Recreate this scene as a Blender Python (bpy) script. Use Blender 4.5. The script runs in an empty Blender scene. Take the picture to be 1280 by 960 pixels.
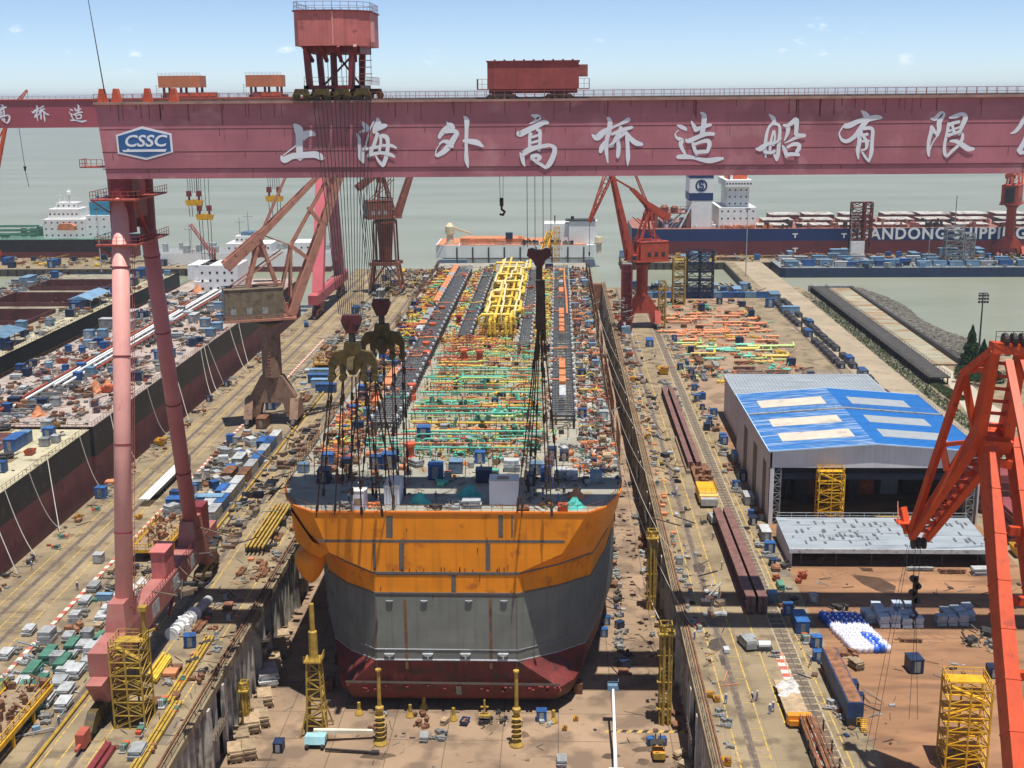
import bpy, math, random
from math import radians as R, sin, cos, pi, tan, atan2, sqrt
from mathutils import Vector as V, Matrix
S = bpy.context.scene
COL = S.collection
rnd = random.Random(11)
U = rnd.uniform

# ------------------------------------------------------------------ camera frame (used to survey the photograph)
FPX, CH = 1550.0, 93.0
_p, _y, _r = R(13.2), R(2.2), R(0.5)
FW = V((-sin(_y)*cos(_p), cos(_y)*cos(_p), -sin(_p)))
_r0 = V((cos(_y), sin(_y), 0)); _u0 = _r0.cross(FW)
RT = _r0*cos(_r) - _u0*sin(_r)
UP = _u0*cos(_r) + _r0*sin(_r)
CAM = V((0, 0, CH))
def _ray(px, py): return FW + RT*((px-640)/FPX) - UP*((py-480)/FPX)
def at(px, py, z=0.0):
    d = _ray(px, py); return CAM + d*((z-CH)/d.z)
def atY(px, py, Y):
    d = _ray(px, py); return CAM + d*(Y/d.y)

# ------------------------------------------------------------------ materials
def lin(c): return tuple(((x/255+.055)/1.055)**2.4 if x > 10 else x/255/12.92 for x in c)
def alb(r, g, b, k=.72): return tuple(min(.85, x*k) for x in lin((r, g, b)))
MATS = {}
def mat(name, c, rough=.6, var=.18, scale=.35, c2=None, amt=.0, s2=.6, metal=0., streak=0., tint=0., spec=.4, bump=0., coords='pos', stretch=(1, 1, 1)):
    """plain painted or raw surface: two octaves of mottling, optional second colour in patches, optional vertical streaks, optional per-object tint"""
    if name in MATS: return MATS[name]
    m = bpy.data.materials.new(name); m.use_nodes = True
    nt = m.node_tree; N = nt.nodes; L = nt.links
    b = N['Principled BSDF']; b.inputs['Roughness'].default_value = rough; b.inputs['Metallic'].default_value = metal
    b.inputs['Specular IOR Level'].default_value = spec
    g = N.new('ShaderNodeNewGeometry')
    mp = N.new('ShaderNodeMapping'); mp.inputs['Scale'].default_value = stretch
    L.new(g.outputs['Position'], mp.inputs['Vector']); P = mp.outputs['Vector']
    def noise(sc, det, vec=None):
        n = N.new('ShaderNodeTexNoise'); n.inputs['Scale'].default_value = sc; n.inputs['Detail'].default_value = det
        L.new(vec or P, n.inputs['Vector']); return n
    n1 = noise(scale, 6)
    mr = N.new('ShaderNodeMapRange'); mr.inputs[1].default_value = .3; mr.inputs[2].default_value = .7
    mr.inputs[3].default_value = 1-var; mr.inputs[4].default_value = 1+var
    L.new(n1.outputs['Fac'], mr.inputs[0])
    vm = N.new('ShaderNodeVectorMath'); vm.operation = 'SCALE'; vm.inputs[0].default_value = c[:3]
    L.new(mr.outputs[0], vm.inputs['Scale']); out = vm.outputs[0]
    def mix(a, colr, fac):
        x = N.new('ShaderNodeMix'); x.data_type = 'RGBA'
        L.new(fac, x.inputs[0]); L.new(a, x.inputs[6])
        x.inputs[7].default_value = (*colr, 1); return x.outputs[2]
    if c2 is not None and amt > 0:
        n2 = noise(s2, 8)
        r2 = N.new('ShaderNodeMapRange'); e = .5 + (.5-amt)*.45
        r2.inputs[1].default_value = e; r2.inputs[2].default_value = e+.12; L.new(n2.outputs['Fac'], r2.inputs[0])
        out = mix(out, c2, r2.outputs[0])
    if streak > 0:
        m3 = N.new('ShaderNodeMapping'); m3.inputs['Scale'].default_value = (1.6, 1.6, .06); L.new(g.outputs['Position'], m3.inputs['Vector'])
        n3 = noise(1.0, 5, m3.outputs['Vector'])
        r3 = N.new('ShaderNodeMapRange'); r3.inputs[1].default_value = .52; r3.inputs[2].default_value = .75; r3.inputs[4].default_value = streak
        L.new(n3.outputs['Fac'], r3.inputs[0])
        out = mix(out, tuple(x*.45 for x in (c2 or c)), r3.outputs[0])
    if tint > 0:
        oi = N.new('ShaderNodeObjectInfo'); hs = N.new('ShaderNodeHueSaturation')
        a = N.new('ShaderNodeMapRange'); a.inputs[3].default_value = 1-tint; a.inputs[4].default_value = 1+tint
        L.new(oi.outputs['Random'], a.inputs[0]); L.new(a.outputs[0], hs.inputs['Value'])
        L.new(out, hs.inputs['Color']); out = hs.outputs['Color']
    L.new(out, b.inputs['Base Color'])
    if bump > 0:
        bp = N.new('ShaderNodeBump'); bp.inputs['Strength'].default_value = bump; bp.inputs['Distance'].default_value = .1
        nb = noise(scale*6, 4); L.new(nb.outputs['Fac'], bp.inputs['Height']); L.new(bp.outputs[0], b.inputs['Normal'])
    MATS[name] = m; return m

RUST = (.16, .065, .03)
DIRT = (.11, .085, .06)
M = dict(
  girder=mat('pink red girder paint', (.42, .15, .18), .55, .2, .12, (.50, .22, .24), .4, .25, streak=.2),
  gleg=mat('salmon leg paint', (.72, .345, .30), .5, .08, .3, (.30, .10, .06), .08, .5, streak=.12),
  gdark=mat('maroon crane paint', (.19, .030, .036), .5, .2, .5, RUST, .2, 1.),
  ghouse=mat('faded red house cladding', (.56, .165, .15), .6, .12, .6, (.3, .1, .08), .25, .8, streak=.3),
  white=mat('white lettering paint', (.74, .76, .80), .6, .06, .3),
  logo=mat('logo blue paint', (.03, .11, .30), .5, .1, .5),
  rail=mat('railing steel', (.30, .10, .08), .6, .2, 1.),
  olive=mat('olive yellow bogie paint', (.085, .058, .014), .6, .4, 1.2, (.05,.035,.02), .45, .8),
  rope=mat('dark wire rope', (.035, .035, .035), .6, .2, 1.),
  sling=mat('rusty wire sling', (.055, .032, .02), .7, .4, .8),
  deckg=mat('grey green primed deck', (.33, .32, .26), .8, .2, .18, (.30, .20, .12), .38, .3, streak=0),
  orange=mat('orange hull paint', (.85, .27, .006), .5, .08, .2, (.50, .14, .012), .3, .35, streak=.3),
  hgrey=mat('grey hull paint', (.19, .20, .175), .6, .12, .25, (.10, .075, .05), .12, .3, streak=.25),
  hred=mat('red bottom paint', (.17, .030, .025), .6, .3, .3, (.075, .035, .03), .45, .5, streak=.4),
  weld=mat('bare weld strip', (.13, .12, .105), .7, .3, 1., RUST, .4, 1.),
  seam=mat('dark plate seam', (.14, .045, .055), .7, .2, 1.),
  black=mat('black hull paint', (.018, .018, .02), .55, .3, .2, (.06, .05, .045), .3, .4, streak=.5),
  bred=mat('faded red antifouling', (.15, .045, .05), .65, .25, .25, (.09, .035, .035), .35, .5, streak=.4),
  cream=mat('cream primed deck', (.44, .40, .27), .8, .18, .2, (.20, .16, .10), .45, .4),
  pinkdeck=mat('red grey primed deck', (.36, .295, .255), .8, .2, .25, (.23, .155, .125), .4, .4),
  hold=mat('dark red hold plating', (.10, .035, .035), .7, .3, .4, (.2, .08, .04), .3, .5),
  conc=mat('quay concrete', (.255, .196, .118), .85, .25, .09, (.165, .123, .076), .48, .22),
  wallc=mat('dock wall concrete', (.46, .43, .37), .9, .25, .3, (.20, .18, .155), .42, .35, streak=.5),
  jibtan=mat('weathered pink brown crane paint', (.42, .19, .13), .6, .16, .6, (.2, .08, .05), .3, .8, streak=.25),
  jibhouse=mat('grey brown cladding', (.20, .155, .10), .7, .2, .5, (.12, .09, .06), .4, .7, streak=.35),
  jibbrown=mat('rust brown crane paint', (.22, .075, .05), .6, .25, .6, (.12, .04, .03), .35, .8),
  jibred=mat('red crane paint', (.40, .062, .035), .55, .15, .5, (.26, .05, .035), .3, .7, streak=.2),
  jibor=mat('orange red crane paint', (.56, .070, .018), .5, .12, .4, (.34, .05, .02), .3, .7, streak=.25),
  dark=mat('dark grimy steel', (.035, .032, .03), .6, .35, 1.),
  glass=mat('dark window glass', (.015, .02, .025), .15, .1, 1.),
  yellow=mat('safety yellow paint', (.62, .33, .015), .5, .2, .8, (.3, .16, .02), .2, 1.2),
  oldyel=mat('weathered yellow scaffold', (.38, .245, .04), .6, .3, .8, RUST, .25, 1.),
  yline=mat('worn yellow line paint', (.52, .34, .06), .8, .2, .6, (.25, .19, .12), .55, 1.2),
  wline=mat('worn white line paint', (.62, .56, .46), .8, .15, .6, (.36, .29, .19), .35, 1.5),
  rline=mat('worn red line paint', (.45, .10, .07), .8, .15, .6, (.36, .25, .18), .35, 1.5),
  steelr=mat('rail steel', (.12, .095, .075), .5, .3, 1.),
  ypipe=mat('yellow primed pipe', (.66, .44, .05), .5, .2, 1., tint=.15),
  tpipe=mat('teal coated pipe', (.09, .42, .30), .5, .25, 1., tint=.2),
  gpipe=mat('pale green coated pipe', (.38, .52, .16), .5, .2, 1., tint=.2),
  opipe=mat('orange primed pipe', (.60, .20, .07), .55, .2, 1., tint=.15),
  rpipe=mat('oxide red pipe', (.30, .07, .04), .6, .25, 1., tint=.2),
  dpipe=mat('grey black rack steel', (.06, .062, .07), .6, .35, 1.),
  wpipe=mat('pale yellow lagged pipe', (.72, .60, .30), .5, .12, 1.),
  wht=mat('white painted steel', (.72, .72, .70), .5, .06, .6, (.45, .40, .32), .18, .7, streak=.15),
  blue=mat('blue box paint', (.022, .085, .24), .5, .3, .6, (.03, .055, .10), .4, 1., tint=.4),
  lblue=mat('faded light blue paint', (.13, .235, .34), .55, .25, .5, (.16, .17, .17), .4, 1., tint=.3),
  navy=mat('navy paint', (.012, .024, .060), .5, .3, .6, (.05, .04, .03), .2, .8, tint=.3),
  teal=mat('teal tarpaulin', (.07, .42, .36), .7, .25, .9, tint=.15),
  green=mat('dark green paint', (.06, .17, .12), .6, .3, .6, DIRT, .25, 1., tint=.3),
  grey=mat('grey painted steel', (.24, .25, .25), .6, .3, .8, DIRT, .3, 1., tint=.35),
  lgrey=mat('pale grey box', (.34, .355, .36), .6, .2, .8, (.2, .18, .15), .35, 1., tint=.3),
  lgrey2=mat('dusty grey offcuts', (.19, .185, .17), .7, .3, .8, tint=.2), wood2=mat('dirty timber offcuts', (.155, .11, .068), .85, .3, 1.), rust2=mat('dark rust offcuts', (.105, .055, .032), .8, .4, 1.),
  rusty=mat('rusty steel', (.20, .09, .045), .75, .4, .8, (.1, .05, .03), .4, 1., tint=.3),
  ored=mat('orange red paint', (.50, .09, .035), .55, .25, .8, RUST, .2, 1., tint=.2),
  wood=mat('weathered timber', (.30, .22, .135), .85, .25, 1., (.2, .13, .08), .3, 1.5, tint=.25),
  tarp=mat('white sheet', (.58, .56, .53), .7, .1, .9, tint=.08),
  bag=mat('white bulk bag', (.72, .71, .76), .75, .12, 1.5),
  bbag=mat('blue tarpaulin sheet', (.03, .12, .52), .6, .3, 1.2, (.4, .45, .6), .2, 2.),
  rope_w=mat('pale hose', (.55, .52, .46), .6, .1, 1.),
  shipblue=mat('ship blue paint', (.009, .030, .115), .5, .18, .05, (.02,.035,.09), .3, .1, streak=.3),
  shipred=mat('ship red boot paint', (.135, .026, .030), .55, .15, .05, (.1, .025, .03), .3, .1, streak=.3),
  shipdeck=mat('red brown ship deck', (.28, .12, .09), .7, .2, .2),
  hatch=mat('pale hatch cover', (.44, .43, .39), .6, .2, .2, (.24, .15, .11), .5, .25),
  roofblue=mat('blue sheet roof', (.02, .20, .62), .45, .12, .15, (.30, .46, .68), .36, .5, stretch=(.35, 2.2, 1)),
  roofpale=mat('translucent roof sheet', (.64, .54, .39), .5, .12, .6, (.42,.36,.27), .35, .3),
  roofgrey=mat('translucent roof sheet in haze', (.34, .35, .33), .5, .08, .6),  # grey sheets of the right roof slope
  roofw=mat('pale grey sheet roof', (.285, .32, .35), .5, .15, .2, (.17, .19, .21), .35, .35, stretch=(.4, 3., 1)),
  clad=mat('pale grey wall cladding', (.62, .62, .63), .6, .08, .2, streak=.15),
  sand=mat('sandy rust ground', (.285, .150, .075), .9, .25, .09, (.19, .10, .052), .5, .22, stretch=(.35,1.3,1)),
  sand2=mat('sandy road', (.315, .255, .175), .9, .14, .08, (.25, .20, .14), .4, .2),
  rock=mat('dark rubble rock', (.13, .12, .10), .9, .4, .6),
  leaf=mat('conifer needles', (.025, .065, .022), .8, .5, 1.2),
  grassm=mat('verge grass', (.085, .115, .045), .9, .35, .6),
  bark=mat('bark', (.12, .08, .05), .9, .3, 1.),
  skin=mat('skin', (.5, .3, .2), .6, .05, 1.),
  cloth=mat('worker overalls', (.10, .13, .22), .8, .2, 3., tint=.5),
  hat=mat('hard hat', (.75, .70, .60), .4, .05, 1., tint=.2),
  rubber=mat('black rubber', (.02, .02, .02), .7, .1, 1.),
  pontoon=mat('white vessel side', (.66, .67, .66), .5, .08, .1, (.45, .44, .4), .2, .3, streak=.15),
  vdeck=mat('orange vessel deck', (.52, .20, .09), .7, .2, .3),
)

# ------------------------------------------------------------------ mesh builder
class MB:
    def __init__(s): s.v = []; s.f = []; s.mi = []; s.cur = 0
    def _add(s, vs, fs):
        b = len(s.v); s.v.extend(vs)
        for f in fs: s.f.append(tuple(b+i for i in f)); s.mi.append(s.cur)
        return s
    def box(s, x0, x1, y0, y1, z0, z1):
        return s._add([(x0,y0,z0),(x1,y0,z0),(x1,y1,z0),(x0,y1,z0),(x0,y0,z1),(x1,y0,z1),(x1,y1,z1),(x0,y1,z1)],
                      [(0,3,2,1),(4,5,6,7),(0,1,5,4),(1,2,6,5),(2,3,7,6),(3,0,4,7)])
    def cbox(s, c, d, rz=0., taper=1.):
        x, y, z = c; a, b, h = d[0]/2, d[1]/2, d[2]; cs, sn = cos(rz), sin(rz)
        vs = []
        for k, zz in ((1., z), (taper, z+h)):
            for px, py in ((-a,-b),(a,-b),(a,b),(-a,b)):
                px *= k; py *= k
                vs.append((x+px*cs-py*sn, y+px*sn+py*cs, zz))
        return s._add(vs, [(0,3,2,1),(4,5,6,7),(0,1,5,4),(1,2,6,5),(2,3,7,6),(3,0,4,7)])
    def bar(s, p, q, w, h=None, w2=None, h2=None, up=(0,0,1)):
        p = V(p); q = V(q); h = w if h is None else h; w2 = w if w2 is None else w2; h2 = h if h2 is None else h2
        d = (q-p)
        if d.length < 1e-6: return s
        d.normalize(); u = V(up)
        if abs(d.dot(u)) > .98: u = V((0,1,0))
        a = d.cross(u).normalized(); b = a.cross(d).normalized()
        vs = []
        for c, ww, hh in ((p, w, h), (q, w2, h2)):
            for i, j in ((-1,-1),(1,-1),(1,1),(-1,1)): vs.append(tuple(c + a*(i*ww/2) + b*(j*hh/2)))
        return s._add(vs, [(0,1,2,3),(7,6,5,4),(0,4,5,1),(1,5,6,2),(2,6,7,3),(3,7,4,0)])
    def path(s, pts, r, n=6, r2=None, caps=True):
        pts = [V(p) for p in pts]; k = len(pts); vs = []; fs = []
        u = None
        for i, p in enumerate(pts):
            d = (pts[min(i+1, k-1)] - pts[max(i-1, 0)])
            if d.length < 1e-9: d = V((0,0,1))
            d.normalize()
            if u is None or abs(u.dot(d)) > .95: u = V((0,0,1)) if abs(d.z) < .9 else V((0,1,0))
            a = d.cross(u).normalized(); b = a.cross(d).normalized()
            rr = r if r2 is None else r + (r2-r)*i/(k-1)
            if 0 < i < k-1:
                c = (pts[i]-pts[i-1]).normalized().dot(d); rr = rr/max(.6, c)
            for j in range(n):
                t = 2*pi*(j+.5)/n; vs.append(tuple(p + a*(cos(t)*rr) + b*(sin(t)*rr)))
        for i in range(k-1):
            for j in range(n):
                j2 = (j+1) % n; fs.append((i*n+j, (i+1)*n+j, (i+1)*n+j2, i*n+j2))
        if caps: fs.append(tuple(range(n))); fs.append(tuple(reversed(range((k-1)*n, k*n))))
        return s._add(vs, fs)
    def tube(s, p, q, r, n=8, r2=None): return s.path([p, q], r, n, r2)
    def prism(s, poly, z0, z1):
        n = len(poly)
        vs = [(x, y, z0) for x, y in poly] + [(x, y, z1) for x, y in poly]
        return s._add(vs, [tuple(reversed(range(n))), tuple(range(n, 2*n))] + [(i, (i+1) % n, n+(i+1) % n, n+i) for i in range(n)])
    def prism_y(s, poly, y0, y1):      # poly in x,z
        n = len(poly)
        vs = [(x, y0, z) for x, z in poly] + [(x, y1, z) for x, z in poly]
        return s._add(vs, [tuple(range(n)), tuple(reversed(range(n, 2*n)))] + [(i, n+i, n+(i+1) % n, (i+1) % n) for i in range(n)])
    def prism_x(s, poly, x0, x1):      # poly in y,z
        n = len(poly)
        vs = [(x0, y, z) for y, z in poly] + [(x1, y, z) for y, z in poly]
        return s._add(vs, [tuple(reversed(range(n))), tuple(range(n, 2*n))] + [(i, (i+1) % n, n+(i+1) % n, n+i) for i in range(n)])
    def lathe(s, prof, c=(0,0,0), n=12):
        k = len(prof); vs = []; fs = []
        for r, z in prof:
            for j in range(n): vs.append((c[0]+r*cos(2*pi*j/n), c[1]+r*sin(2*pi*j/n), c[2]+z))
        for i in range(k-1):
            for j in range(n):
                j2 = (j+1) % n; fs.append((i*n+j, i*n+j2, (i+1)*n+j2, (i+1)*n+j))
        fs.append(tuple(reversed(range(n)))); fs.append(tuple(range((k-1)*n, k*n)))
        return s._add(vs, fs)
    def poly(s, pts): return s._add([tuple(p) for p in pts], [tuple(range(len(pts)))])
    def truss(s, p, q, w, h, bays, r=.15, w2=None, h2=None, up=(0,0,1), chord=None):
        """four-chord lattice from p to q"""
        p = V(p); q = V(q); d = (q-p).normalized(); u = V(up)
        if abs(d.dot(u)) > .98: u = V((0,1,0))
        a = d.cross(u).normalized(); b = a.cross(d).normalized()
        w2 = w if w2 is None else w2; h2 = h if h2 is None else h2; chord = chord or r*1.6
        def pt(t, i, j): return p + (q-p)*t + a*(i*(w+(w2-w)*t)/2) + b*(j*(h+(h2-h)*t)/2)
        cs = ((-1,-1),(1,-1),(1,1),(-1,1))
        for i, j in cs: s.bar(pt(0,i,j), pt(1,i,j), chord)
        for k in range(bays+1):
            t = k/bays
            for c in range(4):
                s.bar(pt(t,*cs[c]), pt(t,*cs[(c+1)%4]), r)
                if k < bays:
                    a0, a1 = (cs[c], cs[(c+1)%4]) if k % 2 else (cs[(c+1)%4], cs[c])
                    s.bar(pt(t,*a0), pt((k+1)/bays,*a1), r)
        return s
    def fence(s, pts, h=1.1, step=2., r=.05, mid=True):
        pts = [V(p) for p in pts]
        for a, b in zip(pts, pts[1:]):
            n = max(1, round((b-a).length/step))
            for i in range(n+1):
                p = a+(b-a)*(i/n); s.bar(p, p+V((0,0,h)), r)
            s.bar(a+V((0,0,h)), b+V((0,0,h)), r)
            if mid: s.bar(a+V((0,0,h*.5)), b+V((0,0,h*.5)), r*.8)
        return s
    def mesh(s, name, mats, org=V((0,0,0)), smooth=False):
        me = bpy.data.meshes.new(name)
        me.from_pydata([(x-org[0], y-org[1], z-org[2]) for x, y, z in s.v], [], s.f)
        mats = mats if isinstance(mats, (list, tuple)) else [mats]
        for m in mats: me.materials.append(m)
        if len(mats) > 1: me.polygons.foreach_set('material_index', s.mi)
        if smooth: me.polygons.foreach_set('use_smooth', [True]*len(me.polygons))
        me.update(); return me

def worg(o):
    p = V((0,0,0))
    while o is not None: p = p + o.location; o = o.parent
    return p
def tag(o, label=None, cat=None, group=None, kind=None):
    if label: o['label'] = label
    if cat: o['category'] = cat
    if group: o['group'] = group
    if kind: o['kind'] = kind
    return o
def part(name, mb, m, parent, label=None, smooth=False):
    o = bpy.data.objects.new(name, mb.mesh(name, m, worg(parent), smooth)); COL.objects.link(o); o.parent = parent
    if label: o['label'] = label
    return o
def thing(name, loc, label=None, cat=None, group=None, kind=None):
    o = bpy.data.objects.new(name, None); COL.objects.link(o); o.location = loc; o.empty_display_size = .5
    return tag(o, label, cat, group, kind)
def solo(name, mb, m, label=None, cat=None, group=None, kind=None, smooth=False, org=None):
    if org is None:
        xs = [v[0] for v in mb.v]; ys = [v[1] for v in mb.v]; zs = [v[2] for v in mb.v]
        org = V(((min(xs)+max(xs))/2, (min(ys)+max(ys))/2, min(zs)))
    o = bpy.data.objects.new(name, mb.mesh(name, m, org, smooth)); COL.objects.link(o); o.location = org
    return tag(o, label, cat, group, kind)
def copy_tree(o, parent=None):
    c = o.copy(); COL.objects.link(c)
    if parent is not None: c.parent = parent
    for ch in list(KIDS.get(o.name, ())): copy_tree(ch, c)
    return c
KIDS = {}
def learn(o):
    KIDS[o.name] = list(o.children)
    for c in o.children: learn(c)
def place(proto, loc, rz=0., label=None, group=None, sc=None):
    """first use moves the model itself, later uses are copies of the thing and its parts"""
    if proto.name not in KIDS: learn(proto)
    if not proto.get('placed'): o = proto; o['placed'] = 1
    else:
        o = copy_tree(proto)
    o.location = loc; o.rotation_euler = (0, 0, rz)
    if sc: o.scale = sc if not isinstance(sc, (int, float)) else (sc,)*3
    if label: o['label'] = label
    if group: o['group'] = group
    return o

def plate_nodes(m, pw, ph, lo=.86, seam=.78, ms=.02):
    """welded plates: slight tone steps from plate to plate and a thin weld between them"""
    nt = m.node_tree; N = nt.nodes; L = nt.links; b = N['Principled BSDF']; src = b.inputs['Base Color'].links[0].from_socket
    g = N.new('ShaderNodeNewGeometry'); sp = N.new('ShaderNodeSeparateXYZ'); L.new(g.outputs['Position'], sp.inputs[0])
    ad = N.new('ShaderNodeMath'); ad.operation = 'ADD'; L.new(sp.outputs['X'], ad.inputs[0]); L.new(sp.outputs['Y'], ad.inputs[1])
    cb = N.new('ShaderNodeCombineXYZ'); L.new(ad.outputs[0], cb.inputs['X']); L.new(sp.outputs['Z'], cb.inputs['Y'])
    br = N.new('ShaderNodeTexBrick'); br.inputs['Scale'].default_value = 1; br.inputs['Brick Width'].default_value = pw; br.inputs['Row Height'].default_value = ph; br.inputs['Mortar Size'].default_value = ms; br.inputs['Bias'].default_value = 0
    br.inputs['Color1'].default_value = (1,1,1,1); br.inputs['Color2'].default_value = (lo,lo,lo,1); br.inputs['Mortar'].default_value = (seam,)*3+(1,)
    L.new(cb.outputs[0], br.inputs['Vector'])
    mx = N.new('ShaderNodeMix'); mx.data_type = 'RGBA'; mx.blend_type = 'MULTIPLY'; mx.inputs[0].default_value = 1
    L.new(src, mx.inputs[6]); L.new(br.outputs['Color'], mx.inputs[7]); L.new(mx.outputs[2], b.inputs['Base Color'])
for k_, a_ in dict(girder=(11.8,2.9,.88,.86,.03), orange=(7.5,2.6,.93,.84,.03), hgrey=(8.2,2.7,.88,.8,.03), hred=(8.2,2.2,.85,.75,.03), black=(9,2.8,.8,.7,.03), bred=(9,2.8,.86,.8,.03), shipblue=(12,3,.9,.85,.05), shipred=(12,3,.88,.85,.05), deckg=(6,6,.9,.85,.03), ghouse=(1.2,9,.93,.82,.04), clad=(1.1,30,.95,.86,.04), jibhouse=(1.0,20,.88,.75,.05)).items(): plate_nodes(M[k_], *a_)
# ================================================================== SETTING
def ground_nodes(m, tile, line, amt):
    """slab joints on concrete: a brick pattern multiplied over the colour"""
    nt = m.node_tree; N = nt.nodes; L = nt.links; b = N['Principled BSDF']
    src = b.inputs['Base Color'].links[0].from_socket
    g = N.new('ShaderNodeNewGeometry'); br = N.new('ShaderNodeTexBrick')
    br.inputs['Scale'].default_value = 1; br.inputs['Brick Width'].default_value = tile; br.inputs['Row Height'].default_value = tile
    br.inputs['Mortar Size'].default_value = line; br.offset = 0
    br.inputs['Color1'].default_value = (1,1,1,1); br.inputs['Color2'].default_value = (.9,.9,.9,1); br.inputs['Mortar'].default_value = (amt,)*3+(1,)
    L.new(g.outputs['Position'], br.inputs['Vector'])
    mx = N.new('ShaderNodeMix'); mx.data_type = 'RGBA'; mx.blend_type = 'MULTIPLY'; mx.inputs[0].default_value = 1
    L.new(src, mx.inputs[6]); L.new(br.outputs['Color'], mx.inputs[7]); 
    # scattered dark oil stains and pale wear
    n = N.new('ShaderNodeTexNoise'); n.inputs['Scale'].default_value = .55; n.inputs['Detail'].default_value = 9; n.inputs['Roughness'].default_value = .7
    L.new(g.outputs['Position'], n.inputs['Vector'])
    mr = N.new('ShaderNodeMapRange'); mr.inputs[1].default_value = .58; mr.inputs[2].default_value = .72; mr.inputs[4].default_value = .75
    L.new(n.outputs['Fac'], mr.inputs[0])
    m2 = N.new('ShaderNodeMix'); m2.data_type = 'RGBA'; L.new(mr.outputs[0], m2.inputs[0]); L.new(mx.outputs[2], m2.inputs[6])
    m2.inputs[7].default_value = (.10, .075, .05, 1)
    L.new(m2.outputs[2], b.inputs['Base Color'])
ground_nodes(M['conc'], 6.2, .05, .72)
dockfl = mat('dock floor concrete', (.285, .195, .125), .85, .2, .07, (.175, .12, .08), .5, .16)
ground_nodes(dockfl, 9.5, .09, .5)
ground_nodes(M['sand'], 30, .02, .9)

# water
wm = bpy.data.materials.new('muddy river water'); wm.use_nodes = True
nt = wm.node_tree; N = nt.nodes; L = nt.links; b = N['Principled BSDF']
b.inputs['Roughness'].default_value = .32; b.inputs['IOR'].default_value = 1.33
g = N.new('ShaderNodeNewGeometry')
n1 = N.new('ShaderNodeTexNoise'); n1.inputs['Scale'].default_value = .008; n1.inputs['Detail'].default_value = 8; n1.inputs['Roughness'].default_value = .65; mp0 = N.new('ShaderNodeMapping'); mp0.inputs['Scale'].default_value = (.5,1.6,1); mp0.inputs['Rotation'].default_value = (0,0,.25); L.new(g.outputs['Position'], mp0.inputs['Vector']); L.new(mp0.outputs['Vector'], n1.inputs['Vector'])
cr = N.new('ShaderNodeValToRGB'); cr.color_ramp.elements[0].position = .38; cr.color_ramp.elements[1].position = .62
cr.color_ramp.elements[0].color = (.205, .22, .155, 1); cr.color_ramp.elements[1].color = (.26, .27, .205, 1)
L.new(n1.outputs['Fac'], cr.inputs['Fac']); L.new(cr.outputs['Color'], b.inputs['Base Color'])
mp = N.new('ShaderNodeMapping'); mp.inputs['Scale'].default_value = (.5, 1.2, 1); L.new(g.outputs['Position'], mp.inputs['Vector'])
n2 = N.new('ShaderNodeTexNoise'); n2.inputs['Scale'].default_value = .16; n2.inputs['Detail'].default_value = 7; n2.inputs['Roughness'].default_value = .65; L.new(mp.outputs['Vector'], n2.inputs['Vector'])
bp = N.new('ShaderNodeBump'); bp.inputs['Strength'].default_value = .5; bp.inputs['Distance'].default_value = 1.2
L.new(n2.outputs['Fac'], bp.inputs['Height']); L.new(bp.outputs[0], b.inputs['Normal'])
solo('water', MB().poly([(-30000,622,-4),(30000,622,-4),(30000,45000,-4),(-30000,45000,-4)]).poly([(-30000,-3000,-4),(-56.6,-3000,-4),(-56.6,622,-4),(-30000,622,-4)]).poly([(23,-3000,-4),(30000,-3000,-4),(30000,622,-4),(23,622,-4)]), wm, kind='structure', org=V((0,0,-4)))

LX, RX = -56.6, 23.0       # dock edges
DOCKZ = -13.5
gm = MB()
gm.box(-111, LX, 88, 672, -14, 0)
gm.box(-700, -245, 88, 600, -14, 0)
gm.box(RX, 118, 88, 603, -14, 0)
gm.box(118, 143, 88, 590, -14, -.02); gm.box(143, 162, 88, 440, -14, -.03)
gm.box(162, 900, 88, 446, -14, -.02)
gm.box(-900, 900, -400, 88, -14, 0)
gm.box(93, 113, 603, 694, -14, 0)
gm.box(36, 240, 694, 724, -7, 0)
gm.box(240, 900, 694, 724, -7, 0)
gm.box(-900, -190, 676, 724, -7, 0)
solo('ground', gm, M['conc'], kind='structure', org=V((0,0,0)))
solo('dock_floor', MB().box(LX, RX, 88, 622, -16, DOCKZ), dockfl, kind='structure')
solo('storage_yard', MB().poly([(46,120,.004),(92,120,.004),(92,345,.004),(46,345,.004)]), M['sand'], kind='structure')
solo('pipe_yard', MB().poly([(43,345,.004),(84,345,.004),(84,575,.004),(43,575,.004)]), mat('rust tan yard', (.29, .195, .125), .9, .2, .06, (.19, .125, .08), .5, .15), kind='structure')
solo('road', MB().poly([(101,120,.004),(117,120,.004),(113,694,.004),(98,694,.004)]), M['sand2'], kind='structure')
# sloping shore, path and verge beyond the slipway
solo('path', MB().poly([(128,432,.02),(133,432,.02),(134,400,.02),(131,372,.02),(133,340,.02),(118,340,.02),(122,370,.02),(127,400,.02)]), mat('pale track', (.40, .35, .27), .9, .1, .1), kind='structure')
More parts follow.
